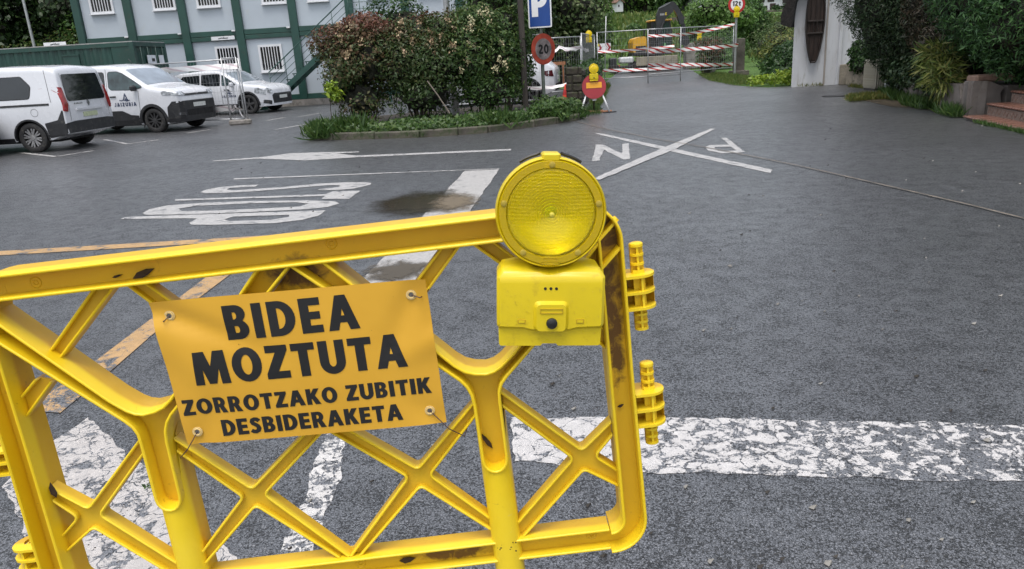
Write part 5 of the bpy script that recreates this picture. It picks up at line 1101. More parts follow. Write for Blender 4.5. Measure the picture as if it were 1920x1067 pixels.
for i in range(nt_ + 1):
    t = i / nt_; w = boat_w(t)
    for k in range(9):
        a = R(180 * k / 8); vs.append((w * math.cos(a), .02 + .13 * (w / .275) * math.sin(a), H_ * t))
hull.add(vs, [(i * 9 + k, i * 9 + k + 1, (i + 1) * 9 + k + 1, (i + 1) * 9 + k) for i in range(nt_) for k in range(8)], 0, True)
rim = [(boat_w(i / nt_), H_ * i / nt_) for i in range(nt_ + 1)]; loop = [(x, z) for x, z in rim] + [(-x, z) for x, z in rim[::-1]]
hull.build('hull', BOATW, boat)
ins_ = [(x * .86, .05 + z * .96) for x, z in loop]; MB().prism(ins_, -.012, .05, axis='Y').build('inside_planking', BOATW, boat)
rmb = MB(); n_ = len(loop); pts3 = [(x, -.02, z) for x, z in loop] + [(loop[0][0], -.02, loop[0][1])]; rmb.tube(pts3, .028, 6); rmb.build('gunwale', BOATR, boat)
for z in (.84, 1.19): MB().box((0, -.04, z), (.47, .05, .055), bev=.01).build('thwart', BOATR, boat)
for x in (-.055, .055): MB().box((x, -.035, 1.015), (.035, .04, .30), bev=.005).build('batten', BOATR, boat)
for x in (-.14, .0, .14): MB().box((x, -.017, 1.25), (.012, .012, 2.0)).build('plank_seam', BOATR, boat)
# garden wall behind, ribbed planter, white stub
lw = thing('garden_wall', 'low stained garden wall with ivy between the white building and the planter', 'wall', (10.5, 23.6, 0), R(-78))
for k in range(3): MB().box((.6 + k * 1.2, .1, .30), (1.18, .25, .6), bev=.02).build('slab', M('stained_wall', (.30, .26, .20), .85, var=.4, scale=2, dirt=(.12, .11, .07), dirtamt=.5) if k == 0 else bpy.data.materials['stained_wall'], lw)
pl = thing('ribbed_planter', 'square cream ribbed concrete planter under the dark hedge', 'planter', (10.28, 20.55, 0)); PLM = M('cream_concrete', (.42, .39, .31), .75, var=.2, dirt=(.2, .18, .12), dirtamt=.4)
MB().box((0, 0, .42), (.64, .64, .74), bev=.015).build('body', PLM, pl); MB().box((0, 0, .04), (.60, .60, .08)).build('base', M('dark_plinth', (.06, .055, .05), .8), pl)
rib0 = None
for k in range(11):
    for fx in (0, 1):
        if rib0 is None: rib0 = MB().box((0, 0, 0), (.03, .03, .66), bev=.012).build('rib', PLM, pl)
        c = rib0 if (k == 0 and fx == 0) else rib0.copy()
        if c is not rib0: COL.objects.link(c); c.parent = pl
        c.location = (-.29 + k * .058, -.328, .42) if fx == 0 else (-.328, -.29 + k * .058, .42)
o = MB().prism(fillet([(-.2, 0), (.2, 0), (.19, .42), (.05, .47), (-.19, .44)], .04, 4), -.15, .15, axis='Y').build('boundary_stone', WALLW); o.location = (9.85, 18.95, 0); tag(o, 'short white painted boundary stone at the end of the slab wall', 'stone')
o = MB().cyl((0, 0, 0), (0, 0, 1.05), .05, .045, 10).build('white_stake', WALLW); o.location = (10.75, 22.6, 0); tag(o, 'thin white stake standing in the ivy by the garden wall', 'stake')
SLAB = M('pale_slab_stone', (.19, .165, .15), .8, var=.3, scale=1.8, bmp=.5, bscale=9, bdist=.02, dirt=(.10, .085, .06), dirtamt=.45)
SLABW = M('whitish_slab_stone', (.27, .265, .26), .8, var=.35, scale=2.2, bmp=.6, bscale=8, bdist=.03, dirt=(.09, .08, .06), dirtamt=.55)
sw = thing('slab_wall', 'low wall of large pale rendered slabs along the right road edge under the hedge', 'wall', (9.6, 18.75, 0), math.atan2(12.95 - 18.75, 8.02 - 9.6))
Ls = math.hypot(5.8, 1.58); x = 0; rs = random.Random(9)
while x < Ls - .1:
    w = min(rs.uniform(.7, 1.25), Ls - x); hh = .50 + .10 * (x / Ls) + rs.uniform(-.04, .04)
    MB().prism(fillet([(x + rs.uniform(.01, .06), -.02), (x + w - rs.uniform(.01, .06), -.02), (x + w - .015, hh * .55), (x + w - rs.uniform(.02, .14), hh), (x + w * .5, hh + rs.uniform(-.04, .06)), (x + rs.uniform(.02, .12), hh - .03), (x + .015, hh * .5)], .05, 3), -.03 + rs.uniform(-.03, .03), .28, axis='Y').build('slab', rs.choice([SLAB, SLAB, SLABW]), sw); x += w
rw = thing('stair_side_wall', 'pale cracked slab side wall beside the terracotta steps', 'wall', (8.04, 12.92, 0), R(2))
for (a, w, h) in ((0, .62, .60), (.62, .70, .50), (1.32, .9, .44)): MB().prism(fillet([(a + .008, -.02), (a + w - .008, -.02), (a + w - .10, h * .62), (a + w - .05, h - .12), (a + w * .5, h - .02), (a + .02, h)], .04, 3), .0, .25, axis='Y').build('slab', SLAB, rw)
MB().box((.55, .34, .62), (.7, .3, .12), bev=.03).build('cap_stone', M('rosy_stone', (.33, .21, .16), .8, var=.3), rw)
# terracotta steps
TERRA = M('wet_terracotta', (.165, .080, .058), .30, var=.25, scale=5, dirt=(.18, .08, .05), dirtamt=.35); DECO = M('patterned_riser_tile', (.24, .18, .15), .5, var=.3, scale=30)
stp = thing('terracotta_steps', 'terracotta tiled entrance steps with patterned risers at the right road edge', 'steps', (7.80, 12.62, 0), math.atan2(-1.80, -.33)); Lst = 3.0
for k, (d, z) in enumerate(((0.0, .055), (.34, .245), (.68, .435), (1.02, .625))):
    MB().box((Lst / 2, d + .9 - k * .17, (z - .018) / 2 - .005), (Lst - .004 * k, 1.76 - k * .34, z - .018)).build('step_core', CONC, stp)
    n_ = 11; w = Lst / n_; t0 = None
    for i in range(n_):
        if t0 is None: t0 = MB().box((0, 0, 0), (w - .008, .36, .028), bev=.006).box((0, -.183, -.005), (w - .008, .034, .036), bev=.014).build('tile', TERRA, stp); c = t0
        else: c = t0.copy(); COL.objects.link(c); c.parent = stp
        c.location = (w * (i + .5), d + .16, z)
    for i in range(n_ if k else 0):
        rt = MB().box((w * (i + .5), d - .002, z - .115), (w - .006, .012, .15)); rt.build('riser_tile', DECO, stp)
        fq = MB(); cxx = w * (i + .5); fq.prism(stroke([(cxx - .09, z - .15), (cxx - .03, z - .07), (cxx + .03, z - .15), (cxx + .09, z - .08)], .016), d - .012, d - .0075, axis='Y'); fq.prism(stroke([(cxx - .11, z - .06), (cxx + .11, z - .06)], .008), d - .011, d - .0075, axis='Y'); fq.build('riser_pattern', M('riser_pattern_brown', (.20, .12, .09), .5) if 'riser_pattern_brown' not in bpy.data.materials else bpy.data.materials['riser_pattern_brown'], stp)

# ---------------------------------------------------------------- far houses and field walls
ROOFT = M('old_roof_tile', (.20, .115, .085), .8, var=.35, scale=1.2, bmp=.4, bscale=6, bdist=.1); HWHITE = M('far_white_wall', (.60, .61, .63), .8, var=.04); TIMB = M('dark_timber', (.05, .03, .025), .7)
def house(label, loc, w, d, h, rz, wins, doors=(), rh=1.5):
    t = thing('farmhouse', label, 'house', loc, rz); MB().box((0, 0, h / 2 - .4), (w, d, h + .8)).build('wall', HWHITE, t)
    rf = MB(); e = .6; rf.prism([(-w / 2 - e, h - .15), (0, h + rh), (w / 2 + e, h - .15), (w / 2 + e, h + .12), (0, h + rh + .28), (-w / 2 - e, h + .12)], -d / 2 - e, d / 2 + e, axis='Y'); rf.prism([(-w / 2, h), (0, h + rh), (w / 2, h)], -d / 2, d / 2, axis='Y', mi=1); rf.build('roof', [ROOFT, HWHITE], t)
    for x, z, ww, hh in wins:
        f = MB().box((x, -d / 2 - .03, z), (ww + .15, .08, hh + .15)).build('window', TIMB, t); MB().box((x, -d / 2 - .08, z), (ww, .03, hh)).build('pane', GLASSD, f)
    for x, ww, hh in doors: MB().box((x, -d / 2 - .04, hh / 2), (ww, .1, hh)).build('door', TIMB, t)
    return t
house('white farmhouse with broad tiled roof and dark windows at the top right of the hill', (38.3, 114, 5.3), 8.2, 9, 1.2, R(-5), [(-.9, 1.35, .85, .55), (.45, 1.35, .75, .5), (-.5, .25, .9, .4), (2.6, 1.0, .9, .35)], [(.75, .75, .8)], 1.15)
house('long white farmhouse partly hidden behind the round weight limit sign', (32.6, 116, 6.4), 8.0, 8, 1.9, R(4), [(-.9, 1.1, .35, .5), (1.6, 1.1, .5, .6)], (), 1.3)
house('small pale grey cottage among trees left of the excavator boom', (17.3, 112, 6.6), 3.0, 5, 2.2, R(20), [(-.5, 1.2, .5, .6)], (), 1.0).scale = (.34, .34, .4)
fw = thing('field_wall', 'long grey retaining wall below the white farmhouse on the hill', 'wall', (31.5, 107, 3.9), 0); MB().box((3.2, 0, .5), (9.5, .5, 1.5)).build('masonry', M('hill_masonry', (.13, .11, .095), .9, var=.35, scale=.8), fw)
fw = thing('field_wall', 'grey retaining wall on the meadow right of the excavator boom', 'wall', (21.5, 92, 3.2), R(3)); MB().box((3.4, 0, .6), (9.0, .5, 1.3)).build('masonry', bpy.data.materials['hill_masonry'], fw)
# ---------------------------------------------------------------- parked vehicles
CARW = M('car_white_paint', (0.60, 0.615, 0.65), .28, var=.025, scale=1.5, coat=.6)
CARG = M('car_dark_grey_paint', (0.025, 0.026, 0.03), .25, var=.1, coat=.7)
CLAD = M('black_car_plastic', (0.020, 0.021, 0.024), .5, var=.2, scale=4, dirt=(.09, .085, .075), dirtamt=.25)
WELL = M('wheel_well_black', (0.008, 0.008, 0.009), .9); TYRE = M('tyre_rubber', (0.020, 0.020, 0.021), .75, var=.25, scale=8, dirt=(.10, .09, .075), dirtamt=.3)
ALLOY = M('silver_alloy', (.55, .55, .56), .3, .75, var=.1); HUBD = M('dark_hubcap', (.06, .06, .062), .45, .4, var=.2)
CGLASS = M('car_glass_dark', (0.014, 0.017, 0.020), .04, var=.25, scale=2, spec=.7); WSCR = M('car_windscreen', (0.40, 0.46, 0.52), .05, .45, var=.25, scale=1.2, spec=.9); SGLASS = M('car_side_glass', (0.050, 0.080, 0.085), .04, .1, var=.5, scale=2.5, spec=.8)
TAILR = M('tail_lamp_red', (.28, .010, .012), .12, var=.25, scale=9, coat=.6); HEADL = M('head_lamp_clear', (.50, .53, .56), .08, .2, var=.5, scale=14, coat=1); SEAM = M('panel_gap', (.03, .03, .032), .7); PLATE = M('number_plate', (.62, .64, .62), .4, var=.12, scale=16); PLATEY = M('number_plate_greenish', (.50, .55, .36), .4, var=.15, scale=16)
CHR = M('emblem_chrome', (.30, .31, .33), .2, .9); NAVY = M('logo_navy', (.035, .05, .10), .45)
def pl(tab):
    xs_ = [a for a, b in tab]; ys_ = [b for a, b in tab]
    return lambda x: float(np.interp(x, xs_, ys_))
def make_car(name, label, loc, ang, S, group):
    L, w, H, rw = S['L'], S['w'], S['H'], S['rw']; xr, xf = -L / 2, L / 2
    zt = pl(S['top']); zb = pl(S['bot']); plan = pl(S['plan']); fz = pl(S['sec'])
    lean = S.get('lean', 0.0)
    def sh(x, z): k = min(1, max(0, (xr + .75 - x) / .6)); k = k * k * (3 - 2 * k); return lean * max(0, z - 1.0) * k
    car = thing(name, label, 'van' if S.get('van') else 'car', loc, ang, group)
    sx = sorted(set([round(a, 3) for a, b in S['top']] + [round(a, 3) for a, b in S['plan']] + [round(v, 3) for v in np.linspace(xr, xf, 45)]))
    sx = [v for v in sx if xr <= v <= xf]; K1, K2, K3 = 12, 5, 4; rows = []
    rr = S.get('rr', .13)
    for x in sx:
        t, b, p = zt(x), zb(x), plan(x); r = min(rr, (t - b) * .45); half = []
        half.append((0, b)); half.append((p * fz(b) * .8, b))
        for k in range(K1 + 1): z = b + .015 + (t - r - b - .015) * k / K1; half.append((p * fz(z), z))
        yb = p * fz(t - r)
        for k in range(1, K2 + 1): a = R(90 * k / K2); half.append((yb - r * .95 * (1 - math.cos(a)), t - r + r * math.sin(a)))
        y2 = half[-1][0]; cr = S.get('crown', .03)
        for k in range(1, K3 + 1): y = y2 * (1 - k / K3); half.append((y, t + cr * (1 - (y / max(y2, .01)) ** 2)))
        rows.append([(x + sh(x, z), y, z) for y, z in half])
    n = len(rows[0]); N = len(sx); vs = []
    for rw_ in rows: vs += rw_
    for rw_ in rows: vs += [(x, -y, z) for x, y, z in rw_]
    o2 = N * n; fs = []
    for i in range(N - 1):
        for k in range(n - 1):
            a, b, c, d = i * n + k, i * n + k + 1, (i + 1) * n + k + 1, (i + 1) * n + k
            fs.append((a, b, c, d)); fs.append((o2 + d, o2 + c, o2 + b, o2 + a))
    for i in (0, N - 1):
        for k in range(n - 1): q = (i * n + k, i * n + k + 1, o2 + i * n + k + 1, o2 + i * n + k); fs.append(q if i else q[::-1])
    mb = MB(); mb.add(vs, fs, 0, True); body = mb.build('body', [S['paint'], WELL], car)
    # wheel arches cut out of the body
    cut = MB()
    for ax in S['ax']:
        for s in (-1, 1): cut.cyl((ax, s * (w - .30), rw + .0), (ax, s * (w + .3), rw), rw + .055, n=28, mi=1, smooth=False)
    co_ = cut.build('cutter', [S['paint'], WELL])
    md = body.modifiers.new('b', 'BOOLEAN'); md.operation = 'DIFFERENCE'; md.object = co_; md.solver = 'EXACT'
    co_.parent = car
    bpy.context.view_layer.update(); dg = bpy.context.evaluated_depsgraph_get(); me = bpy.data.meshes.new_from_object(body.evaluated_get(dg)); body.modifiers.clear(); body.data = me; bpy.data.objects.remove(co_); sharp(me, 40)
    # surfaces for things laid on the body
    side = lambda s, off: (lambda u, v: (u + sh(u, v), s * (plan(u) * fz(v) + off), v))
    def endx(y, z, sg):
        lo, hi = (0.3 * L / 2, xf) if sg > 0 else (xr, -0.3 * L / 2)
        a, b = (lo, hi) if sg > 0 else (hi, lo)   # a inside, b at the end
        ok = lambda x: plan(x) * fz(z) >= abs(y) and zt(x) - .012 >= z
        if ok(b): return b
        for _ in range(22):
            m_ = (a + b) / 2
            if ok(m_): a = m_
            else: b = m_
        return a
    end = lambda sg, off: (lambda u, v: (lambda x: (x + sh(x, v) + sg * off, u, v))(endx(u, v, sg)))
    top = lambda off: (lambda u, v: (v, u, zt(v) + S.get('crown', .03) * (1 - (u / max(.3, plan(v) * fz(zt(v) - rr))) ** 2) + off))
    def patch(nm, poly, fn, fb, mat, cut=.09, parent=None, holes=()):
        mb = MB(); map_polys(mb, [([poly], list(holes))], fn, cut)
        k = len(poly); pts = []
        for i in range(k):
            a, b = poly[i], poly[(i + 1) % k]; d = math.hypot(b[0] - a[0], b[1] - a[1]); m_ = max(1, int(d / .06))
            for j in range(m_): pts.append((a[0] + (b[0] - a[0]) * j / m_, a[1] + (b[1] - a[1]) * j / m_))
        m_ = len(pts); mb.add([fn(*p) for p in pts] + [fb(*p) for p in pts], [(i, (i + 1) % m_, m_ + (i + 1) % m_, m_ + i) for i in range(m_)])
        return mb.build(nm, mat, parent or car, fixn=False)
    def sp(nm, poly, s, mat, off=.006, parent=None, r=0, cut=.12): return patch(nm, fillet(poly, r, 4) if r else poly, side(s, off), side(s, off - .03), mat, cut, parent)
    def ep(nm, poly, sg, mat, off=.006, parent=None, r=0, cut=.06): return patch(nm, fillet(poly, r, 4) if r else poly, end(sg, off), end(sg, off - .03), mat, cut, parent)
    for ws in S.get('windscreen', ()): patch('windscreen', fillet(ws, .04, 3), top(.006), top(-.03), WSCR, .1)
    for poly, mat in S.get('side_glass', ()):
        for s in (-1, 1):
            g_ = sp('window_gasket', fillet(poly, S.get('gr', .07), 4), s, SEAM, .004); P2 = offs_any(fillet(poly, S.get('gr', .07), 4), .016); sp('window', P2, s, mat, .007)
    for poly, mat, off, nm in S.get('side', ()):
        for s in (-1, 1): sp(nm, poly, s, mat, off, r=.012)
    for poly, mat, off, nm, r in S.get('rear', ()): ep(nm, poly, -1, mat, off, r=r)
    for poly, mat, off, nm, r in S.get('front', ()): ep(nm, poly, 1, mat, off, r=r)
    for ln in S.get('seams', ()):
        for s in (-1, 1): sp('door_seam', stroke(ln, .011), s, SEAM, .0025)
    for x, z in S.get('handles', ()):
        for s in (-1, 1):
            y = plan(x) * fz(z); MB().box((x, s * (y + .018), z), (.20, .03, .035), bev=.01).build('door_handle', CLAD, car)
    if 'mirror' in S:
        x, z, mt = S['mirror']
        for s in (-1, 1):
            y = plan(x) * fz(z); MB().box((x, s * (y + .10), z), (.12, .20, .15), bev=.04).box((x + .01, s * (y + .02), z - .05), (.06, .12, .04), bev=.01).build('mirror', mt, car)
    ring = []
    for ax in S['ax']:
        a0 = S.get('arch', .055)
        for s in (-1, 1):
            if not a0: continue
            th0 = -8; P = arc(ax, rw, rw + .045 + a0, rw + .045 + a0, th0, 180 - th0, 20) + arc(ax, rw, rw + .045, rw + .045, 180 - th0, th0, 20)
            sp('arch_trim', P, s, CLAD, .014, cut=.15)
        for s in (-1, 1):
            y1 = s * (w * .985); wd = .20; wh = thing('x', None, None); bpy.data.objects.remove(wh)
            T = Matrix.Translation((ax, y1 - s * wd / 2, rw)); r_ = rw
            tp_ = [(r_ * .64, -wd * .44), (r_ * .70, -wd * .5), (r_ * .90, -wd * .5), (r_ * .985, -wd * .40), (r_, -wd * .2), (r_, wd * .2), (r_ * .985, wd * .40), (r_ * .90, wd * .5), (r_ * .70, wd * .5), (r_ * .64, wd * .44)]
            tt = MB(); tt.lathe(tp_, 36); wl_ = tt.build('wheel', TYRE, car); wl_.location = T.translation
            rm = MB(); ys = s; rm.lathe([(r_ * .655, ys * wd * .46), (r_ * .62, ys * wd * .40), (r_ * .60, ys * wd * .12), (.001, ys * wd * .10)], 36, mi=1); rm.lathe([(.0005, ys * wd * .47), (.045, ys * wd * .46), (.055, ys * wd * .38)], 16)
            k = S['spokes']
            for q in range(k):
                a = 2 * math.pi * q / k + .2
                for da in ((-.10, .10) if S.get('twin') else (0,)):
                    c, sn = math.cos(a), math.sin(a); c2, s2 = math.cos(a + da * 1.6), math.sin(a + da * 1.6); pa = Vector((.03 * c, 0, .03 * sn)); pb_ = Vector((r_ * .63 * c2, 0, r_ * .63 * s2)); dv = (pb_ - pa).normalized(); nv = Vector((-dv.z, 0, dv.x)) * S.get('spw', .016)
                    y0_, y1_ = ys * wd * .44, ys * wd * .34; V8 = [pa + nv, pa - nv, pb_ - nv * 1.2, pb_ + nv * 1.2]
                    rm.add([(v.x, y0_, v.z) for v in V8] + [(v.x, y1_, v.z) for v in V8], [(0, 1, 2, 3), (0, 4, 5, 1), (1, 5, 6, 2), (2, 6, 7, 3), (3, 7, 4, 0)])
            rm.build('rim', [S['rim'], WELL], wl_)
    MB().box((0, 0, .30), (L * .8, w * 1.3, .22)).build('underbody', WELL, car)
    return car, sp, ep, side, end, patch
def offs_any(P, d):
    A = sum(P[i][0] * P[(i + 1) % len(P)][1] - P[(i + 1) % len(P)][0] * P[i][1] for i in range(len(P)))
    P = P if A > 0 else P[::-1]; return offs(P, [d] * len(P))
def door_logo(car, side, s, x, z, k=1.0):
    """company mark and name printed on the door, read from outside"""
    f0 = side(s, .009); f = (lambda u, v: f0(x + u, z + v)) if s < 0 else (lambda u, v: f0(x - u, z + v))
    mb = MB(); plz, w_ = text_polys('JAIZUBIA', .10 * k, .26, .70 * k); map_polys(mb, [([[(p[0] - .35 * k, p[1]) for p in o] for o in a], [[(p[0] - .35 * k, p[1]) for p in q] for q in b]) for a, b in plz], f)
    mb.build('lettering', NAVY, car, fixn=False)
    lg = MB(); P = [[(-.06, .15), (.01, .34), (.03, .33), (-.015, .15)], [(.03, .34), (.12, .15), (.075, .15), (.02, .29)], stroke([(-.17, .165), (-.10, .15), (-.03, .175), (.05, .135), (.16, .16)], .022), [(.0, .155), (.04, .22), (.065, .155)]]
    map_polys(lg, [([[(a * k, b * k) for a, b in q]], []) for q in P], f); lg.build('emblem', NAVY, car, fixn=False)
VSEC = [(.15, .92), (.22, .94), (.36, .985), (.6, 1.0), (.95, .992), (1.12, .975), (1.85, .845)]
GC = 'vehicles in the car park'
# van seen from behind
KAN = dict(van=True, L=4.46, w=.925, H=1.84, rw=.325, ax=(-1.36, 1.35), lean=.13, rr=.13, paint=CARW, rim=ALLOY, spokes=8, twin=True, arch=.035, spw=.013, gr=.09,
    top=[(-2.23, 1.66), (-2.20, 1.74), (-2.10, 1.79), (-1.8, 1.82), (-.8, 1.845), (.2, 1.83), (.6, 1.78), (.78, 1.69), (1.45, 1.21), (1.55, 1.16), (1.95, 1.06), (2.14, .95), (2.20, .85), (2.23, .72)],
    bot=[(-2.23, .36), (-2.0, .30), (-1.8, .24), (1.8, .22), (2.23, .28)], plan=[(-2.23, .865), (-2.215, .893), (-2.17, .912), (-2.0, .922), (-1.5, .925), (1.5, .925), (1.85, .90), (2.05, .84), (2.17, .74), (2.23, .60)], sec=VSEC,
    windscreen=[[(-.66, .82), (.66, .82), (.74, 1.40), (-.74, 1.40)]],
    side_glass=[([(-1.50, 1.15), (-.62, 1.15), (-.62, 1.64), (-1.35, 1.64), (-1.56, 1.42)], CGLASS), ([(-.55, 1.15), (.28, 1.15), (.28, 1.66), (-.55, 1.66)], CGLASS), ([(.36, 1.15), (1.22, 1.15), (.72, 1.64), (.36, 1.66)], SGLASS)],
    side=[([(-1.92, 1.00), (-.62, 1.00), (-.62, 1.045), (-1.92, 1.045)], CLAD, .008, 'sliding_rail'), ([(-2.19, .34), (-1.78, .30), (-1.74, .62), (-2.05, .68), (-2.19, .90)], CLAD, .012, 'bumper_side'), ([(-.93, .22), (.92, .22), (.92, .33), (-.93, .33)], CLAD, .010, 'sill_trim'), ([(1.78, .25), (2.1, .25), (2.1, .6), (1.82, .55)], CLAD, .010, 'bumper_side')],
    rear=[([(-.64, 1.64), (.64, 1.64), (.70, 1.12), (.66, 1.06), (-.66, 1.06), (-.70, 1.12)], CGLASS, .012, 'rear_window', .05), ([(-.905, .38), (.905, .38), (.905, .60), (.60, .63), (-.60, .63), (-.905, .60)], CLAD, .022, 'rear_bumper', .03),
          ([(.775, 1.36), (.86, 1.38), (.895, .86), (.79, .84), (.745, 1.0)], TAILR, .020, 'tail_light', .02), ([(-.775, 1.36), (-.86, 1.38), (-.895, .86), (-.79, .84), (-.745, 1.0)][::-1], TAILR, .020, 'tail_light', .02),
          ([(-.50, .845), (.50, .845), (.48, .895), (-.48, .895)], CARW, .030, 'tailgate_grip', .012), ([(-.26, .70), (.26, .70), (.26, .80), (-.26, .80)], PLATEY, .016, 'number_plate', .008), ([(-.14, 1.70), (.14, 1.70), (.14, 1.725), (-.14, 1.725)], M('brake_light_red', (.12, .01, .01), .2), .012, 'brake_light', 0),
          ([(-.045, 1.0), (.0, .925), (.045, 1.0), (.0, 1.075)][::-1], CHR, .018, 'emblem', 0)],
    seams=[[(-.60, .34), (-.60, 1.80)], [(.32, .34), (.32, 1.74)], [(-1.98, 1.06), (-1.98, 1.74)], [(1.28, .4), (1.28, 1.12)]], handles=[(.5, 1.0)], mirror=(1.12, 1.16, CLAD))
hd = Vector((-.997, .08)).normalized(); rt = Vector((hd.y, -hd.x)); ax_ = Vector((-10.44, 17.0)) + rt * .78; c_ = ax_ + hd * 1.36
kan = make_car('white_van', 'white people-carrier van seen from behind with red tail lights and dark rear window', (c_.x, c_.y, 0), math.atan2(hd.y, hd.x), KAN, GC)
car, sp_f, ep_f, side_f, end_f, pt_f = kan
mb = MB(); m_ = 24
for (u0, z0, wd, txt) in ((.42, .985, .30, 'KANGOO'),):
    p_, w_ = text_polys(txt, .036, .25, wd); fe = end_f(-1, .016); map_polys(mb, p_, lambda u, v: fe(u0 + .10 - u, z0 + v)); mb.build('lettering', CHR, car, fixn=False)
fe = end_f(-1, .014); ring = MB()
for s in (-1, 1):   # gap round the tailgate
    map_polys(ring, [([stroke([(s * .735, .64), (s * .725, 1.0), (s * .70, 1.30), (s * .685, 1.66)], .010)], [])], fe, .08)
ring.build('tailgate_seam', SEAM, car, fixn=False)
fl_ = MB(); map_polys(fl_, [([arc(-1.30 - .25, .86, .085, .085, 0, 345, 20)], [arc(-1.55, .86, .078, .078, 0, 345, 20)])], side_f(1, .003)); fl_.build('fuel_flap', SEAM, car, fixn=False)
door_logo(car, side_f, 1, .75, .70, .9)
# van seen from the front quarter
RIF = dict(KAN); RIF.update(L=4.42, rim=HUBD, spokes=10, twin=False, spw=.014, ax=(-1.35, 1.40), arch=.075, lean=.10,
    top=[(-2.21, 1.66), (-2.18, 1.74), (-2.05, 1.79), (-.8, 1.825), (.1, 1.82), (.42, 1.77), (.58, 1.70), (1.32, 1.24), (1.42, 1.21), (1.90, 1.13), (2.10, 1.06), (2.17, .98), (2.21, .78)],
    bot=[(-2.21, .36), (-1.9, .25), (1.8, .21), (2.21, .26)], plan=[(-2.21, .865), (-2.19, .90), (-2.0, .922), (1.5, .925), (1.80, .915), (2.02, .87), (2.14, .79), (2.21, .66)],
    windscreen=[[(-.68, .62), (.68, .62), (.78, 1.28), (-.78, 1.28)]],
    side_glass=[([(-1.50, 1.17), (-.62, 1.17), (-.62, 1.64), (-1.35, 1.64), (-1.56, 1.42)], CGLASS), ([(-.53, 1.17), (.02, 1.17), (.02, 1.66), (-.53, 1.66)], CGLASS), ([(.12, 1.24), (.20, 1.17), (.75, 1.15), (1.26, 1.19), (.98, 1.37), (.60, 1.60), (.42, 1.66), (.12, 1.66)], SGLASS)],
    side=[([(-.92, .22), (.95, .22), (.95, .48), (.72, .50), (.45, .62), (-.30, .62), (-.92, .50)], CLAD, .010, 'door_cladding'), ([(1.83, .24), (2.19, .26), (2.17, .80), (2.02, .80), (1.88, .66)], CLAD, .012, 'bumper_side'), ([(1.78, .98), (2.12, .96), (2.13, 1.00), (2.05, 1.04), (1.84, 1.09), (1.76, 1.06)], HEADL, .012, 'headlight')],
    front=[([(-.85, .26), (.85, .26), (.86, .74), (.66, .80), (-.66, .80), (-.86, .74)], CLAD, .016, 'front_bumper', .03), ([(-.52, .93), (.52, .93), (.56, 1.05), (-.56, 1.05)], CLAD, .020, 'grille', .02), ([(.50, .94), (.86, .96), (.87, 1.03), (.56, 1.055)], HEADL, .020, 'headlight', .01), ([(-.50, .94), (-.86, .96), (-.87, 1.03), (-.56, 1.055)][::-1], HEADL, .020, 'headlight', .01),
           ([(-.26, .62), (.26, .62), (.26, .73), (-.26, .73)], PLATE, .026, 'number_plate', .006), ([(-.55, .40), (.55, .40), (.58, .56), (-.58, .56)], WELL, .021, 'air_intake', .02), ([(-.035, .955), (.035, .955), (.03, 1.035), (-.03, 1.035)], CHR, .026, 'emblem', .01), ([(.64, .42), (.80, .44), (.80, .50), (.64, .50)], CHR, .022, 'fog_light', .01), ([(-.64, .42), (-.80, .44), (-.80, .50), (-.64, .50)][::-1], CHR, .022, 'fog_light', .01)],
    rear=[([(-.64, 1.62), (.64, 1.62), (.68, 1.12), (-.68, 1.12)], CGLASS, .012, 'rear_window', .05), ([(-.90, .38), (.90, .38), (.90, .60), (-.90, .60)], CLAD, .02, 'rear_bumper', .03), ([(.79, 1.36), (.88, 1.38), (.90, .86), (.80, .84)], TAILR, .02, 'tail_light', .02), ([(-.79, 1.36), (-.88, 1.38), (-.90, .86), (-.80, .84)][::-1], TAILR, .02, 'tail_light', .02)],
    seams=[[(-.58, .5), (-.58, 1.72)], [(.07, .5), (.07, 1.72)], [(1.02, .5), (1.06, 1.12)]], handles=[(.24, 1.0)], mirror=(.98, 1.20, CLAD))
hd = Vector((.97, -.25)).normalized(); rt = Vector((hd.y, -hd.x)); ax_ = Vector((-9.39, 20.8)) - rt * .78; c_ = ax_ - hd * 1.40
car, sp_f, ep_f, side_f, end_f, pt_f = make_car('white_van', 'white work van with dark plastic bumper and company lettering on its front door', (c_.x, c_.y, 0), math.atan2(hd.y, hd.x), RIF, GC)
door_logo(car, side_f, -1, .60, .74)
an = MB(); an.tube([(.25, .1, 1.84), (.12, .1, 1.98)], .008, 6); an.build('aerial', CLAD, car)
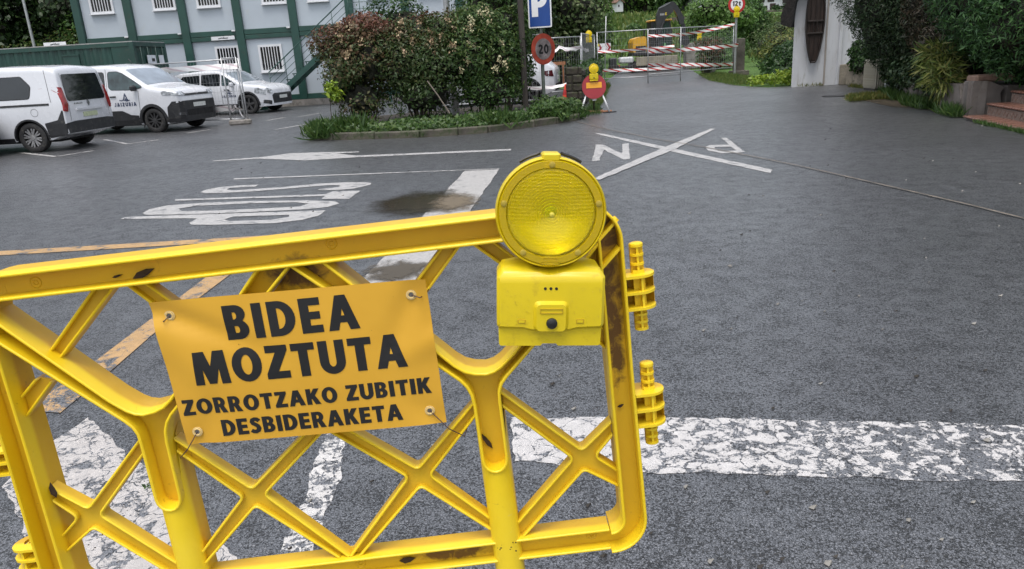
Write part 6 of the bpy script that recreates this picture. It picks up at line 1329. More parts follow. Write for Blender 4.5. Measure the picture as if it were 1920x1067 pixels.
# crossover
SUV = dict(L=4.40, w=.905, H=1.545, rw=.335, ax=(-1.36, 1.34), lean=0, rr=.12, crown=.025, paint=CARW, rim=HUBD, spokes=5, twin=False, spw=.03, arch=.06, gr=.05,
    top=[(-2.20, .92), (-2.17, 1.02), (-2.05, 1.12), (-1.65, 1.42), (-1.35, 1.49), (-.3, 1.545), (.1, 1.53), (.36, 1.46), (1.12, 1.05), (1.25, 1.02), (1.80, .96), (2.05, .88), (2.15, .78), (2.20, .60)],
    bot=[(-2.20, .36), (-1.9, .25), (1.8, .21), (2.20, .25)], plan=[(-2.20, .70), (-2.16, .79), (-2.0, .87), (-1.6, .90), (1.5, .905), (1.85, .88), (2.05, .80), (2.16, .68), (2.20, .52)],
    sec=[(.15, .92), (.22, .94), (.36, .985), (.6, 1.0), (.85, .992), (1.0, .965), (1.55, .80)],
    windscreen=[[(-.60, .42), (.60, .42), (.72, 1.06), (-.72, 1.06)]],
    side_glass=[([(-1.52, 1.12), (-.52, 1.02), (-.52, 1.40), (-1.20, 1.38)], CGLASS), ([(-.46, 1.02), (.30, 1.00), (.30, 1.42), (-.46, 1.41)], CGLASS), ([(.36, 1.00), (.98, 1.00), (.46, 1.34), (.36, 1.38)], SGLASS)],
    side=[([(-.9, .22), (.9, .22), (.9, .36), (-.9, .36)], CLAD, .010, 'sill_trim'), ([(1.62, .72), (2.02, .62), (2.03, .76), (1.80, .87), (1.66, .87)], HEADL, .010, 'headlight'), ([(-2.12, .72), (-1.72, .82), (-1.74, .98), (-2.10, 1.02)], TAILR, .010, 'tail_light')],
    front=[([(-.62, .30), (.62, .30), (.66, .60), (.55, .66), (-.55, .66), (-.66, .60)], CLAD, .014, 'grille', .03), ([(-.84, .24), (.84, .24), (.80, .32), (-.80, .32)], CARW, .016, 'bumper_lip', .02), ([(.66, .66), (.84, .72), (.80, .86), (.60, .82)], HEADL, .016, 'headlight', .02), ([(-.66, .66), (-.84, .72), (-.80, .86), (-.60, .82)][::-1], HEADL, .016, 'headlight', .02), ([(-.26, .47), (.26, .47), (.26, .58), (-.26, .58)], PLATE, .020, 'number_plate', .006), ([(.70, .28), (.88, .36), (.84, .46), (.70, .42)], CLAD, .018, 'side_intake', .01), ([(-.70, .28), (-.88, .36), (-.84, .46), (-.70, .42)][::-1], CLAD, .018, 'side_intake', .01)],
    rear=[([(-.56, 1.12), (.56, 1.12), (.5, 1.38), (-.5, 1.38)], CGLASS, .012, 'rear_window', .03), ([(-.74, .36), (.74, .36), (.72, .56), (-.72, .56)], CLAD, .014, 'rear_bumper', .03), ([(.40, .84), (.82, .76), (.80, .94), (.42, .98)], TAILR, .016, 'tail_light', .02), ([(-.40, .84), (-.82, .76), (-.80, .94), (-.42, .98)][::-1], TAILR, .016, 'tail_light', .02), ([(-.26, .66), (.26, .66), (.26, .77), (-.26, .77)], PLATE, .016, 'number_plate', .006)],
    seams=[[(-.49, .38), (-.49, 1.0)], [(.33, .38), (.33, 1.0)], [(1.0, .4), (1.05, .98)]], handles=[(-.25, .86), (.55, .86)], mirror=(.80, 1.03, CARW))
hd = Vector((.97, -.24)).normalized(); rt = Vector((hd.y, -hd.x)); ax_ = Vector((-8.85, 27.07)) - rt * .78; c_ = ax_ - hd * 1.34
car, sp_f, ep_f, side_f, end_f, pt_f = make_car('white_crossover', 'white crossover car with company lettering parked behind the taped mesh fence', (c_.x, c_.y, 0), math.atan2(hd.y, hd.x), SUV, GC); door_logo(car, side_f, -1, .62, .60, .8)
# white hatchback glimpsed beside the bush, and the dark car at the left edge
HAT = dict(SUV); HAT.update(H=1.45, rim=HUBD); HAT['rear'] = [f for f in SUV['rear'] if f[3] != 'tail_light']; HAT['side'] = [f if f[3] != 'tail_light' else ([(-2.15, .78), (-1.92, .80), (-1.80, .94), (-2.11, .96)], M('dark_tail_lamp', (.07, .010, .014), .12, coat=.6), .010, 'tail_light') for f in SUV['side']]
hd = Vector((-.985, .17)).normalized(); rear = Vector((1.78, 24.05)); c_ = rear + hd * 2.15
make_car('white_hatchback', 'white hatchback with dark red tail light behind the fence right of the bush', (c_.x, c_.y, 0), math.atan2(hd.y, hd.x), HAT, GC)
DRK = dict(SUV); DRK.update(paint=CARG, rim=HUBD, mirror=(.80, 1.03, CARG)); DRK['front'] = [f if f[1] is not CARW else (f[0], CLAD, f[2], f[3], f[4]) for f in SUV['front']]
hd = Vector((.96, -.28)).normalized(); front = Vector((-11.15, 15.9)); c_ = front - hd * 2.2
make_car('dark_grey_car', 'dark grey car at the left edge with only its front bumper and headlight in view', (c_.x, c_.y, 0), math.atan2(hd.y, hd.x), DRK, GC)
o = MB().box((0, 0, .70), (.75, .05, .10)).box((-.3, 0, .33), (.05, .05, .66)).box((.3, 0, .33), (.05, .05, .66)).build('trestle_board', wood); o.location = (1.75, 24.6, .42); o.rotation_euler = (0, 0, R(-10)); tag(o, 'orange-brown board standing behind the roof of the white hatchback', 'board')
# ---------------------------------------------------------------- planting
SOIL = M('dark_soil', (0.035, 0.027, 0.018), .9, var=.4, scale=4, bmp=.6, bscale=20, bdist=.03)
BARK = M('bark', (0.060, 0.046, 0.034), .85, var=.35, scale=5, bmp=.6, bscale=25, bdist=.02)
LF_RED = leafmat('reddish_shrub_leaves', [(.028, .060, .015), (.040, .078, .020), (.062, .080, .024), (.105, .060, .030), (.14, .055, .035)])
LF_GRN = leafmat('green_shrub_leaves', [(.025, .062, .016), (.040, .088, .020), (.060, .115, .025), (.10, .13, .035), (.20, .18, .075)])
LF_DRK = leafmat('dark_shrub_leaves', [(.016, .045, .013), (.028, .068, .016), (.045, .10, .022)])
LF_LIME = leafmat('lime_shrub_leaves', [(.14, .24, .02), (.22, .32, .03), (.32, .40, .05)])
LF_GRASS = leafmat('grass_blades', [(.026, .062, .014), (.044, .094, .020), (.080, .13, .030)])
LF_DRYG = leafmat('yellowing_grass', [(.05, .09, .018), (.11, .13, .03), (.20, .17, .05)])
LF_HEDGE = leafmat('dark_conifer_sprays', [(.012, .030, .011), (.018, .042, .014), (.030, .058, .020), (.045, .060, .025)], trans=.12)
LF_BRN = leafmat('browning_conifer_sprays', [(.020, .030, .014), (.045, .038, .022), (.075, .050, .030), (.030, .048, .018)], trans=.12)
LF_CON = leafmat('green_conifer_sprays', [(.012, .038, .012), (.020, .062, .016), (.034, .090, .022), (.050, .120, .028)], trans=.15)
LF_BAM = leafmat('bamboo_leaves', [(.05, .095, .020), (.13, .165, .035), (.29, .28, .085)])
LF_TREE = leafmat('tree_leaves', [(.036, .082, .020), (.056, .120, .028), (.085, .16, .038)])
LF_TREEL = leafmat('light_tree_leaves', [(.065, .135, .028), (.10, .19, .040), (.15, .25, .06)])
LF_TREED = leafmat('dark_tree_leaves', [(.014, .032, .012), (.022, .048, .014), (.040, .072, .020)])
LF_WIL = leafmat('willow_leaves', [(.050, .095, .030), (.085, .135, .045), (.15, .18, .08)])
LF_VERGE = leafmat('verge_grass', [(.05, .095, .020), (.09, .145, .030), (.17, .19, .055)])
FLW = leafmat('pale_flower_heads', [(.32, .20, .13), (.42, .34, .20), (.48, .46, .28)], trans=.1)

bed = MB().flat([(-4.15, 17.0), (-3.9, 16.0), (-3.5, 15.72), (-1.66, 15.2), (-.31, 15.33), (.65, 16.0), (1.6, 16.85), (1.95, 18.1), (1.8, 21.2), (-.5, 22.4), (-3.6, 21.0)], .07)
tag(bed.build('planting_bed', SOIL), kind='structure')
tag(MB().prism([(8.35, 13.25), (9.85, 18.7), (11.2, 21.0), (18, 21.0), (18, 8.5), (9.55, 8.9), (9.75, 12.8)], -.02, .46).build('raised_bed', SOIL), kind='structure')
kb = thing('kerb', 'low mossy concrete kerb edging the front of the planted traffic island', 'kerb', (-1.66, 15.1, 0)); KM = M('mossy_kerb', (.10, .088, .07), .85, var=.4, scale=3, bmp=.6, bscale=25, bdist=.012, dirt=(.035, .05, .018), dirtamt=.75)
kl = [(-4.15, 17.0), (-3.92, 16.0), (-3.5, 15.66), (-2.6, 15.38), (-1.66, 15.14), (-.9, 15.16), (-.31, 15.27), (.65, 15.94), (1.62, 16.78), (1.98, 18.1)]
for i in range(len(kl) - 1):
    a, b = Vector(kl[i]), Vector(kl[i + 1]); k = max(1, round((b - a).length / .8))
    for j in range(k):
        p, q = a.lerp(b, j / k), a.lerp(b, (j + 1) / k); d = q - p; m_ = (p + q) / 2
        o = MB().box((0, 0, 0), (d.length - .005, .15, .20), bev=.02).build('kerb_stone', KM, kb); o.location = (m_.x + 1.66, m_.y - 15.1, .045 + random.uniform(-.008, .008)); o.rotation_euler = (0, 0, math.atan2(d.y, d.x))

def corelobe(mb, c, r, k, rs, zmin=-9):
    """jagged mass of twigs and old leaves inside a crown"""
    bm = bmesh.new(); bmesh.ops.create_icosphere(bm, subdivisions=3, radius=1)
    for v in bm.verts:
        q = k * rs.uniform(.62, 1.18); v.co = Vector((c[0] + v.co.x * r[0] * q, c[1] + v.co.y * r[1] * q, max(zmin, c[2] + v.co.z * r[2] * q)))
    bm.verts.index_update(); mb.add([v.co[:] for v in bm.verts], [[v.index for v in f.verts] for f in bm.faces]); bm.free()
def shrub(name, label, cat, lobes, n, size, mat, base, stems=5, aspect=.45, shell=.5, gap=.45, freq=3.0, seed=0, group=None, core=True, tintfn=None, zmin=.05, up=None, droop=0.0, part='foliage', jit=.6, corek=.62, coremat=None, rough=1.0, thin=None):
    t = thing(name, label, cat, base, 0, group); b = np.array(base)
    P, D = blob_points([(np.array(c) - b, np.array(r)) for c, r in lobes], n, shell, gap, freq, seed, zmin, rough)
    if thin:
        kp = RNG.uniform(0, 1, len(P)) < np.clip(.30 + .7 * (P[:, 2] + b[2] - thin[0]) / (thin[1] - thin[0]), .30, 1); P, D = P[kp], D[kp]
    ti = None if tintfn is None else tintfn(P + b, RNG.uniform(0, 1, len(P)))
    leaves(part, P, D + np.array([0, 0, .35]), size, mat, t, aspect, ti, jit, droop, up)
    rs = random.Random(seed + 77)
    if core:
        mb = MB()
        for c, r in lobes:
            corelobe(mb, np.array(c) - b, r, corek, rs, .02)
        mb.build('inner_twigs', coremat or TWIGS, t)
    for k in range(stems):
        c, r = lobes[rs.randrange(len(lobes))]; e = Vector(np.array(c) - b) + Vector((rs.uniform(-.5, .5) * r[0], rs.uniform(-.5, .5) * r[1], rs.uniform(-.2, .5) * r[2])); s = Vector((e.x * .35 + rs.uniform(-.1, .1), e.y * .35, 0)); m_ = s.lerp(e, .5) + Vector((rs.uniform(-.1, .1), rs.uniform(-.1, .1), .05))
        sz = max(.012, .02 * max(r)); st_ = MB(); st_.tube([s, m_, e], [sz, sz * .8, sz * .4], 6); st_.build('stem', BARK, t)
    return t
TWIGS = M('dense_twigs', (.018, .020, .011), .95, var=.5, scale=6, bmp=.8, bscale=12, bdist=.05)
def redtop(P, u):   # new growth at the top of the shrub is red
    return np.clip(u * .55 + .50 * np.clip((P[:, 2] - 1.45) / 1.0, 0, 1) * vnoise(P, 3.2, 3) * 1.6 + .25 * (vnoise(P, 4.5, 3) - .5), 0, 1)
def grntop(P, u): return np.clip(u * .7 + .25 * (vnoise(P, 4.0, 9) - .5) + .15 * np.clip((P[:, 2] - 1.6), 0, 1), 0, 1)
GB = 'shrubs on the traffic island'
shrub('red_shrub', 'reddish green leafy shrub at the left end of the traffic island', 'shrub', [((-3.35, 17.3, 1.30), (.72, .75, 1.05)), ((-3.55, 17.5, 1.85), (.60, .6, .55)), ((-2.85, 17.2, 1.55), (.70, .7, .95)), ((-3.1, 17.1, .70), (.62, .6, .60)), ((-2.95, 17.5, 2.1), (.6, .6, .5))], 26000, .078, LF_RED, (-3.2, 17.3, .06), 14, seed=1, tintfn=lambda P, u: np.clip(redtop(P, u) + .16, 0, 1), group=GB, gap=.60, freq=3.2, thin=(.5, 1.3), corek=.55)
shrub('mixed_shrub', 'dense middle shrub of the traffic island with orange pink flower sprays on top', 'shrub', [((-2.1, 17.2, 1.35), (.75, .7, 1.05)), ((-1.5, 17.2, 1.35), (.75, .75, 1.0)), ((-1.8, 17.4, 2.0), (.7, .6, .5)), ((-1.2, 17.3, 2.0), (.55, .6, .5)), ((-1.7, 17.0, .72), (.9, .6, .55))], 28000, .075, LF_RED, (-1.7, 17.2, .06), 14, seed=2, tintfn=lambda P, u: redtop(P, u) * .95, group=GB, gap=.60, freq=3.2, thin=(.5, 1.3), corek=.55)
shrub('green_shrub', 'green shrub with creamy flower spikes at the right end of the traffic island', 'shrub', [((-.7, 17.3, 1.4), (.75, .7, 1.1)), ((-.1, 17.5, 1.45), (.65, .65, 1.1)), ((-.4, 17.5, 2.15), (.6, .6, .55)), ((.2, 17.8, 2.1), (.45, .5, .6)), ((-.3, 17.1, .7), (.8, .5, .55))], 28000, .078, LF_GRN, (-.4, 17.4, .06), 14, seed=3, tintfn=grntop, group=GB, gap=.58, freq=3.2, thin=(.4, 1.2), corek=.55)
shrub('round_shrub', 'rounded dark green bush rising behind the mixed shrub on the island', 'shrub', [((-2.4, 19.0, 2.0), (1.0, .9, 1.0)), ((-1.9, 19.2, 1.6), (.8, .8, 1.0))], 9000, .10, LF_DRK, (-2.2, 19.1, .06), 5, seed=4, group=GB)
shrub('tall_shrub', 'tall green and pink tipped bush behind the green shrub and timber post', 'shrub', [((-.2, 19.2, 2.2), (.85, .8, 1.3)), ((.35, 19.3, 2.0), (.6, .7, 1.3)), ((.45, 20.4, 1.6), (.5, .7, 1.3))], 13000, .10, LF_GRN, (.1, 19.4, .06), 6, seed=5, group=GB, tintfn=lambda P, u: u * .6)
shrub('lime_shrub', 'small bright lime green seedling standing out of the red shrub', 'shrub', [((-3.62, 16.45, .98), (.17, .14, .17)), ((-3.5, 16.42, .85), (.12, .12, .12))], 260, .10, LF_LIME, (-3.6, 16.5, .06), 2, seed=6, core=False, shell=.9, gap=.1, aspect=.5)
# flower sprays on top of the shrubs
def sprays(label, pts, n, group='flower sprays', size=.034):
    pass
for nm, parent_name, box, cnt, seedv in (('flower_spray', 'mixed_shrub', (-2.3, -.9, 16.55, 17.0, 1.45, 2.35), 20, 1), ('flower_spray', 'green_shrub', (-.85, .4, 16.6, 17.1, 1.2, 2.5), 16, 2), ('flower_spray', 'red_shrub', (-3.4, -2.6, 16.55, 17.0, 1.2, 2.3), 10, 3)):
    rs = np.random.default_rng(seedv); par = bpy.data.objects[parent_name]; pb_ = np.array(par.location)
    for k in range(cnt):
        c = np.array([rs.uniform(box[0], box[1]), rs.uniform(box[2], box[3]), rs.uniform(box[4], box[5])]) - pb_; m_ = rs.integers(14, 34)
        P = c + rs.normal(0, 1, (m_, 3)) * np.array([.030, .030, .050]); fo = leaves(nm, P, rs.normal(0, 1, (m_, 3)) + np.array([0, -.6, .3]), .045, FLW, par, .8, rs.uniform(0, 1, m_) * (.55 if seedv != 2 else 1.0) + (.35 if seedv == 2 else 0)); fo['kind'] = 'stuff'
# stick poking out
o = MB(); o.tube([(-1.55, 16.45, 1.05), (-1.35, 16.4, .75), (-1.12, 16.38, .35)], .014, 6); o = o.build('bare_stick', M('pale_stick', (.20, .17, .14), .8)); tag(o, 'bare pale stick leaning out of the middle shrub on the island', 'stick')
# ground cover and grass
def blades(name, xy, h, mat, parent=None, width=.12, kind='stuff', z0=0.0, lean=.5, zfn=None):
    n = len(xy); P = np.zeros((n, 3)); P[:, :2] = xy; P[:, 2] = z0
    N = RNG.normal(0, 1, (n, 3)); N[:, 2] *= .2; up = np.zeros((n, 3)); up[:, 2] = 1; up[:, :2] = RNG.normal(0, lean, (n, 2))
    o = leaves(name, P, N, h, mat, parent, width, None, .2, 0, up * 2.5, .5)
    if kind: o['kind'] = kind
    return o
def inpoly(n, poly, dens=None):
    poly = np.array(poly); lo, hi = poly.min(0), poly.max(0); out_ = []
    while len(out_) < n:
        p = RNG.uniform(lo, hi, (n * 2, 2)); x, y = p[:, 0], p[:, 1]; c = np.zeros(len(p), bool); j = len(poly) - 1
        for i in range(len(poly)):
            xi, yi = poly[i]; xj, yj = poly[j]; c ^= ((yi > y) != (yj > y)) & (x < (xj - xi) * (y - yi) / (yj - yi + 1e-12) + xi); j = i
        p = p[c]
        if dens is not None: p = p[vnoise(np.c_[p, np.zeros(len(p))], dens[0], dens[2] if len(dens) > 2 else 1) > dens[1]]
        out_ += list(p)
    return np.array(out_[:n])
FRONT = [(-4.1, 17.2), (-3.95, 16.1), (-3.5, 15.74), (-1.66, 15.22), (-.31, 15.35), (.65, 16.02), (1.0, 16.6), (.6, 17.1), (-3.5, 16.9)]
gp = inpoly(6500, FRONT, (2.2, .30)); P = np.c_[gp, .10 + RNG.uniform(0, 1, len(gp)) ** 1.5 * (.06 + .26 * vnoise(np.c_[gp, gp[:, :1] * 0], 2.0, 4))]
o = leaves('ground_cover', P, np.c_[RNG.normal(0, .4, (len(P), 2)), np.ones(len(P))] + np.array([0, -.5, 0]), .085, LF_GRASS, None, .6, None, .5); o['kind'] = 'stuff'
blades('grass', inpoly(9000, FRONT, (2.5, .3)), .12, LF_GRASS, z0=.07, width=.10)
blades('grass', inpoly(1800, [(-4.4, 17.6), (-4.1, 16.0), (-3.6, 15.6), (-3.3, 16.0), (-3.9, 17.2)]), .27, LF_GRASS, z0=.03, width=.09)
RC = [(.75, 16.3), (1.55, 16.85), (1.9, 17.9), (1.75, 18.6), (.9, 18.4), (.65, 17.3)]
gp = inpoly(3600, RC); P = np.c_[gp, .08 + RNG.uniform(0, 1, len(gp)) * (.12 + .36 * vnoise(np.c_[gp, gp[:, :1] * 0], 2.6, 8))]
o = leaves('ground_cover', P, np.c_[RNG.normal(0, .4, (len(P), 2)), np.ones(len(P))] + np.array([0, -.5, 0]), .085, LF_GRASS, None, .55); o['kind'] = 'stuff'
blades('grass', inpoly(2500, RC), .22, LF_GRASS, z0=.07); blades('grass', inpoly(1200, [(1.95, 17.6), (2.35, 17.9), (2.75, 21), (2.5, 21), (2.05, 19.0)]), .09, LF_GRASS, width=.1)
for (cx_, cy_, rr_, nn_, hh_) in ((-3.8, 15.95, .30, 300, .26), (-2.95, 15.55, .14, 90, .14), (-2.3, 15.36, .16, 90, .12), (-1.35, 15.28, .14, 70, .16), (.45, 15.95, .12, 70, .2), (1.2, 16.5, .25, 220, .24), (1.6, 17.1, .3, 260, .24), (-3.2, 16.1, .4, 420, .40), (-.1, 15.9, .4, 420, .34)):
    blades('grass', RNG.normal(0, .5, (nn_, 2)) * rr_ + np.array([cx_, cy_]), hh_, LF_GRASS, z0=.03, width=.10, lean=.9)
    k_ = nn_ // 3; Pc = np.c_[RNG.normal(0, .5, (k_, 2)) * rr_ + np.array([cx_, cy_ + .05]), RNG.uniform(.05, hh_, k_)]; o = leaves('ground_cover', Pc, np.c_[RNG.normal(0, .5, (k_, 2)), np.ones(k_)], .09, LF_GRASS if nn_ % 40 else LF_GRN, None, .6); o['kind'] = 'stuff'
blades('grass', inpoly(900, [(-3.6, 15.6), (-1.6, 15.05), (.7, 15.85), (.7, 15.95), (-1.6, 15.15), (-3.6, 15.7)], (5, .45)), .10, LF_GRASS, width=.14)
blades('grass', inpoly(2200, [(2.45, 21.0), (4.3, 31.6), (4.55, 31.6), (2.8, 21.0)], (2, .3)), .16, LF_VERGE, width=.08)
blades('grass', inpoly(8000, [(8.05, 26.2), (8.35, 30.5), (9.5, 36.5), (10.6, 36.5), (10.2, 31), (9.4, 26)], (1.5, .1)), .13, LF_VERGE, width=.09)
blades('grass', inpoly(3500, [(9.4, 18.8), (8.3, 15.5), (7.75, 12.9), (7.95, 12.9), (8.75, 15.5), (9.75, 18.8)], (3.0, .38)), .20, LF_GRASS, width=.09)
blades('grass', inpoly(2600, [(7.6, 16.4), (8.4, 18.4), (9.5, 18.7), (8.9, 16.8), (8.2, 15.4)], (2.0, .42)), .12, LF_DRYG, width=.12)
blades('grass', inpoly(900, [(7.70, 12.6), (7.38, 10.8), (7.1, 9.4), (7.22, 9.4), (7.45, 10.8), (7.78, 12.6)], (4, .35)), .07, LF_GRASS, width=.14)
blades('grass', inpoly(500, [(9.0, 23.55), (10.4, 23.55), (10.3, 21.3), (10.1, 20.9), (10.2, 23.4)], (3, .4)), .10, LF_DRYG, width=.14)
# tiny weed in the crazed zebra bar and scattered twigs
o = leaves('weed', RNG.normal(0, .012, (26, 3)) * np.array([1, 1, .3]) + np.array([-1.42, 2.50, .012]), np.tile([0, 0, 1.0], (26, 1)), .016, LF_GRASS, None, .6); tag(o, 'tiny green weed growing in the crazed white zebra bar', 'weed')

# ---------------------------------------------------------------- dark conifers, bamboo and ivy on the right
def spray_tree(name, label, lobes, n, size, mat, base, seed, cat='hedge', tw=40, **kw):
    t = shrub(name, label, cat, lobes, n, size, mat, base, 6, .22, .20, .08, 2.6, seed, None, True, None, -.05, None, .15, 'sprays', .75, .80, None, .45, **kw)
    rs = random.Random(seed); b = Vector(base)
    for k in range(tw):
        c, r = lobes[rs.randrange(len(lobes))]; d = Vector((rs.uniform(-1, .2), rs.uniform(-1, .1), rs.uniform(-.6, .7))).normalized(); p0 = Vector(c) - b + Vector((d.x * r[0], d.y * r[1], d.z * r[2])) * .72; p1 = p0 + d * rs.uniform(.25, .6) * .9 + Vector((0, 0, rs.uniform(-.1, .25)))
        q = MB(); q.tube([p0, p0.lerp(p1, .5) + Vector((0, 0, .04)), p1], [.012, .008, .003], 4); q.build('twig', BARK, t)
    return t
spray_tree('conifer_hedge', 'big dark clipped conifer hedge bulging beside the white building', [((10.45, 18.6, 2.7), (2.35, 1.7, 2.25)), ((10.5, 18.6, 4.9), (2.45, 1.9, 2.2)), ((10.3, 18.2, 1.25), (1.45, 1.2, 1.0)), ((10.6, 17.4, 2.5), (1.9, 1.3, 2.2))], 130000, .095, LF_HEDGE, (10.5, 18.5, .3), 21)
spray_tree('browning_conifer', 'browning conifer with bare twigs between the dark hedge and the greener conifer', [((9.75, 16.2, 2.1), (1.25, 1.1, 1.75)), ((10.0, 16.3, 3.9), (1.5, 1.2, 1.8)), ((9.5, 15.6, 1.2), (.95, .8, .8))], 60000, .095, LF_BRN, (9.8, 16.2, .4), 22, tw=130)
spray_tree('green_conifer', 'green feathery conifer overhanging the terracotta steps at the right edge', [((9.45, 13.7, 2.5), (1.95, 1.3, 1.9)), ((9.9, 14.2, 4.4), (2.1, 1.5, 2.0)), ((9.35, 12.6, 1.75), (1.55, 1.0, 1.30)), ((10.1, 13.6, 1.1), (1.5, 1.1, .75)), ((9.6, 11.6, 1.75), (1.35, 1.0, 1.25)), ((10.6, 11.6, 2.6), (1.6, 1.2, 2.0)), ((9.3, 12.0, 1.05), (.95, .8, .55)), ((9.75, 11.0, 1.0), (1.0, .8, .6))], 140000, .098, LF_CON, (10.2, 13.4, .5), 23, tw=14)
def bamboo(name, label, c, r, n, base):
    t = thing(name, label, 'bamboo', base); b = np.array(base); P, D = blob_points([(np.array(c) - b, np.array(r))], n, .8, .3, 5, 7); leaves('leaf_tuft', P, RNG.normal(0, 1, (len(P), 3)) + np.array([0, 0, .6]), .22, LF_BAM, t, .12, None, .3, .35, D + np.array([-.4, -.5, -.1]))
    for k in range(12): a = Vector((random.uniform(-.2, .2), random.uniform(-.15, .15), 0)); e = Vector((random.uniform(-.5, .5), random.uniform(-.3, .2), random.uniform(.6, 1.2))); q = MB(); q.tube([a, a.lerp(e, .5) + Vector((0, 0, .15)), e], [.009, .007, .004], 5); q.build('cane', M('bamboo_cane', (.12, .13, .04), .5) if 'bamboo_cane' not in bpy.data.materials else bpy.data.materials['bamboo_cane'], t)
bamboo('bamboo_plant', 'yellowish bamboo plant arching over the slab wall below the dark conifers', (8.40, 14.6, .90), (.34, .34, .36), 1000, (8.6, 14.8, .3))
bamboo('bamboo_plant', 'lower tuft of bamboo drooping in front of the slab wall joint', (8.15, 14.0, .62), (.28, .25, .30), 480, (8.4, 14.3, .2))
shrub('ivy', 'dark ivy and brown creeper hanging over the garden wall beside the white building', 'ivy', [((10.75, 22.6, .95), (.40, .7, .40)), ((10.9, 21.6, .95), (.45, .7, .42)), ((10.55, 22.3, .62), (.25, .7, .25))], 5200, .085, LF_DRK, (10.8, 22.2, .25), 3, seed=31, aspect=.7)
shrub('creeper', 'dark creeper spilling over the top of the slab wall under the dark hedge', 'ivy', [((9.45, 17.9, .55), (.42, .8, .38)), ((9.1, 16.7, .60), (.40, .8, .40)), ((8.75, 15.6, .66), (.36, .6, .36)), ((9.2, 17.3, .30), (.22, .5, .26)), ((8.55, 14.9, .50), (.25, .4, .30))], 9000, .075, LF_HEDGE, (9.3, 17.0, .1), 4, seed=33, aspect=.6)
shrub('creeper', 'dark moss and ivy growing over the low stone wall beside the closed road', 'ivy', [((2.9, 25.2, .85), (.32, 1.8, .30)), ((3.6, 29.5, .85), (.32, 1.6, .30)), ((2.25, 22.2, .75), (.28, .7, .30))], 4200, .08, LF_DRK, (2.9, 25, 0), 0, seed=34, aspect=.7)
shrub('creeper', 'ivy trailing over the parapet wall right of the road gate', 'ivy', [((9.9, 35.9, 1.1), (.55, .5, .55)), ((10.2, 37.3, 1.3), (.7, .9, .45)), ((9.6, 35.7, .6), (.4, .4, .4))], 3600, .10, LF_RED, (10, 36.3, 0), 3, seed=32, aspect=.7)

# ---------------------------------------------------------------- trees and scrub beyond the road
def tree(label, x, y, h, w, n, size, mat, seed, name='tree', crown0=.25, group='trees beyond the works', z=None, lobes_n=9, d=None):
    z = terrain_z(x, y) if z is None else z; rs = random.Random(seed); t = thing(name, label, 'tree', (x, y, z), 0, group); d = d or w
    lb = []
    for k in range(lobes_n):
        q = (k + .5) / lobes_n; zz = h * (crown0 + (1 - crown0) * (.12 + .76 * q)); rr = w * .5 * math.sin(math.pi * (.18 + .72 * q)) ; a = k * 2.4 + seed
        lb.append(((math.cos(a) * rr * .55, math.sin(a) * rr * .55 * d / w, zz), (w * rs.uniform(.24, .33), d * rs.uniform(.24, .33), h * (1 - crown0) * rs.uniform(.16, .24))))
    P, D = blob_points([(np.array(c), np.array(r)) for c, r in lb], n, .45, .42, 5.0 / w, seed); leaves('crown', P, D + np.array([0, 0, .4]), size, mat, t, .6, None, .6)
    mb = MB(); rs = random.Random(seed + 5)
    for c, r in lb:
        corelobe(mb, c, r, .62, rs)
    mb.build('inner_twigs', TWIGS, t)
    tr = MB(); tr.tube([(0, 0, -.2), (w * .02, 0, h * .25), (w * .03, .0, h * .55), (0, 0, h * .85)], [h * .035, h * .028, h * .018, h * .006], 8)
    for c, r in lb[:6]: tr.tube([(w * .02, 0, h * .3), (c[0] * .6, c[1] * .6, c[2] * .85), c], [h * .014, h * .009, h * .004], 5)
    tr.build('trunk', BARK, t); return t
GT = 'dark trees behind the green container'
tree('tall dark leafy tree at the far left edge behind the green container', -28.0, 40, 13, 9, 26000, .24, LF_TREED, 41, group=GT, crown0=.05)
tree('dark tree behind the slim lamp post left of the site office', -22.5, 42, 12, 8, 26000, .24, LF_TREED, 42, group=GT, crown0=.05)
tree('greener tree touching the left end wall of the site office', -18.6, 40.5, 10, 6, 18000, .22, LF_TREE, 43, group=GT, crown0=.02)
shrub('scrub', 'yellow green scrub just above the container roof', 'shrub', [((-19.5, 37.5, 2.4), (2.6, 1.2, 1.5)), ((-22.5, 37.8, 2.0), (2.0, 1.2, 1.5))], 6000, .18, LF_GRN, (-20.5, 37.6, 0), 4, seed=44)
tree('dark tree behind the bushes of the traffic island', .3, 34, 7.5, 5, 15000, .18, LF_TREED, 45, crown0=.03, z=0)
tree('grey green broad tree behind the parking sign', 3.0, 37, 6.5, 4.6, 15000, .17, LF_WIL, 46, crown0=.0, z=0)
tree('tall dark tree left of the road gate', 3.9, 47, 10, 5.0, 16000, .22, LF_TREED, 47, crown0=.03, z=0)
tree('fresh green bushy tree behind the chevron sign', 7.2, 58, 5.5, 3.2, 15000, .22, LF_TREEL, 48, crown0=.0)
tree('mid green tree behind the left fence lamp', 4.9, 54, 6.0, 4.2, 12000, .22, LF_TREE, 49, crown0=.0)
tree('light green rounded tree just left of the weight limit post', 17.0, 60, 4.2, 5.6, 16000, .22, LF_TREEL, 50, crown0=.02)
tree('darker green rounded tree right of the weight limit post', 20.2, 62, 3.4, 3.0, 9000, .22, LF_TREE, 51, crown0=.02)
GS = 'scrub right of the road gate'
shrub('scrub', 'dark green broad bush between the gate pillar and the white building', 'shrub', [((11.6, 29.5, .55), (1.3, 1.0, .75)), ((10.8, 28.0, .45), (1.1, .8, .60)), ((12.8, 31.5, .7), (1.3, 1.2, .9)), ((10.2, 26.8, .3), (.9, .6, .42))], 15000, .14, LF_DRK, (11.4, 29.2, 0), 5, seed=61, group=GS, aspect=.55)
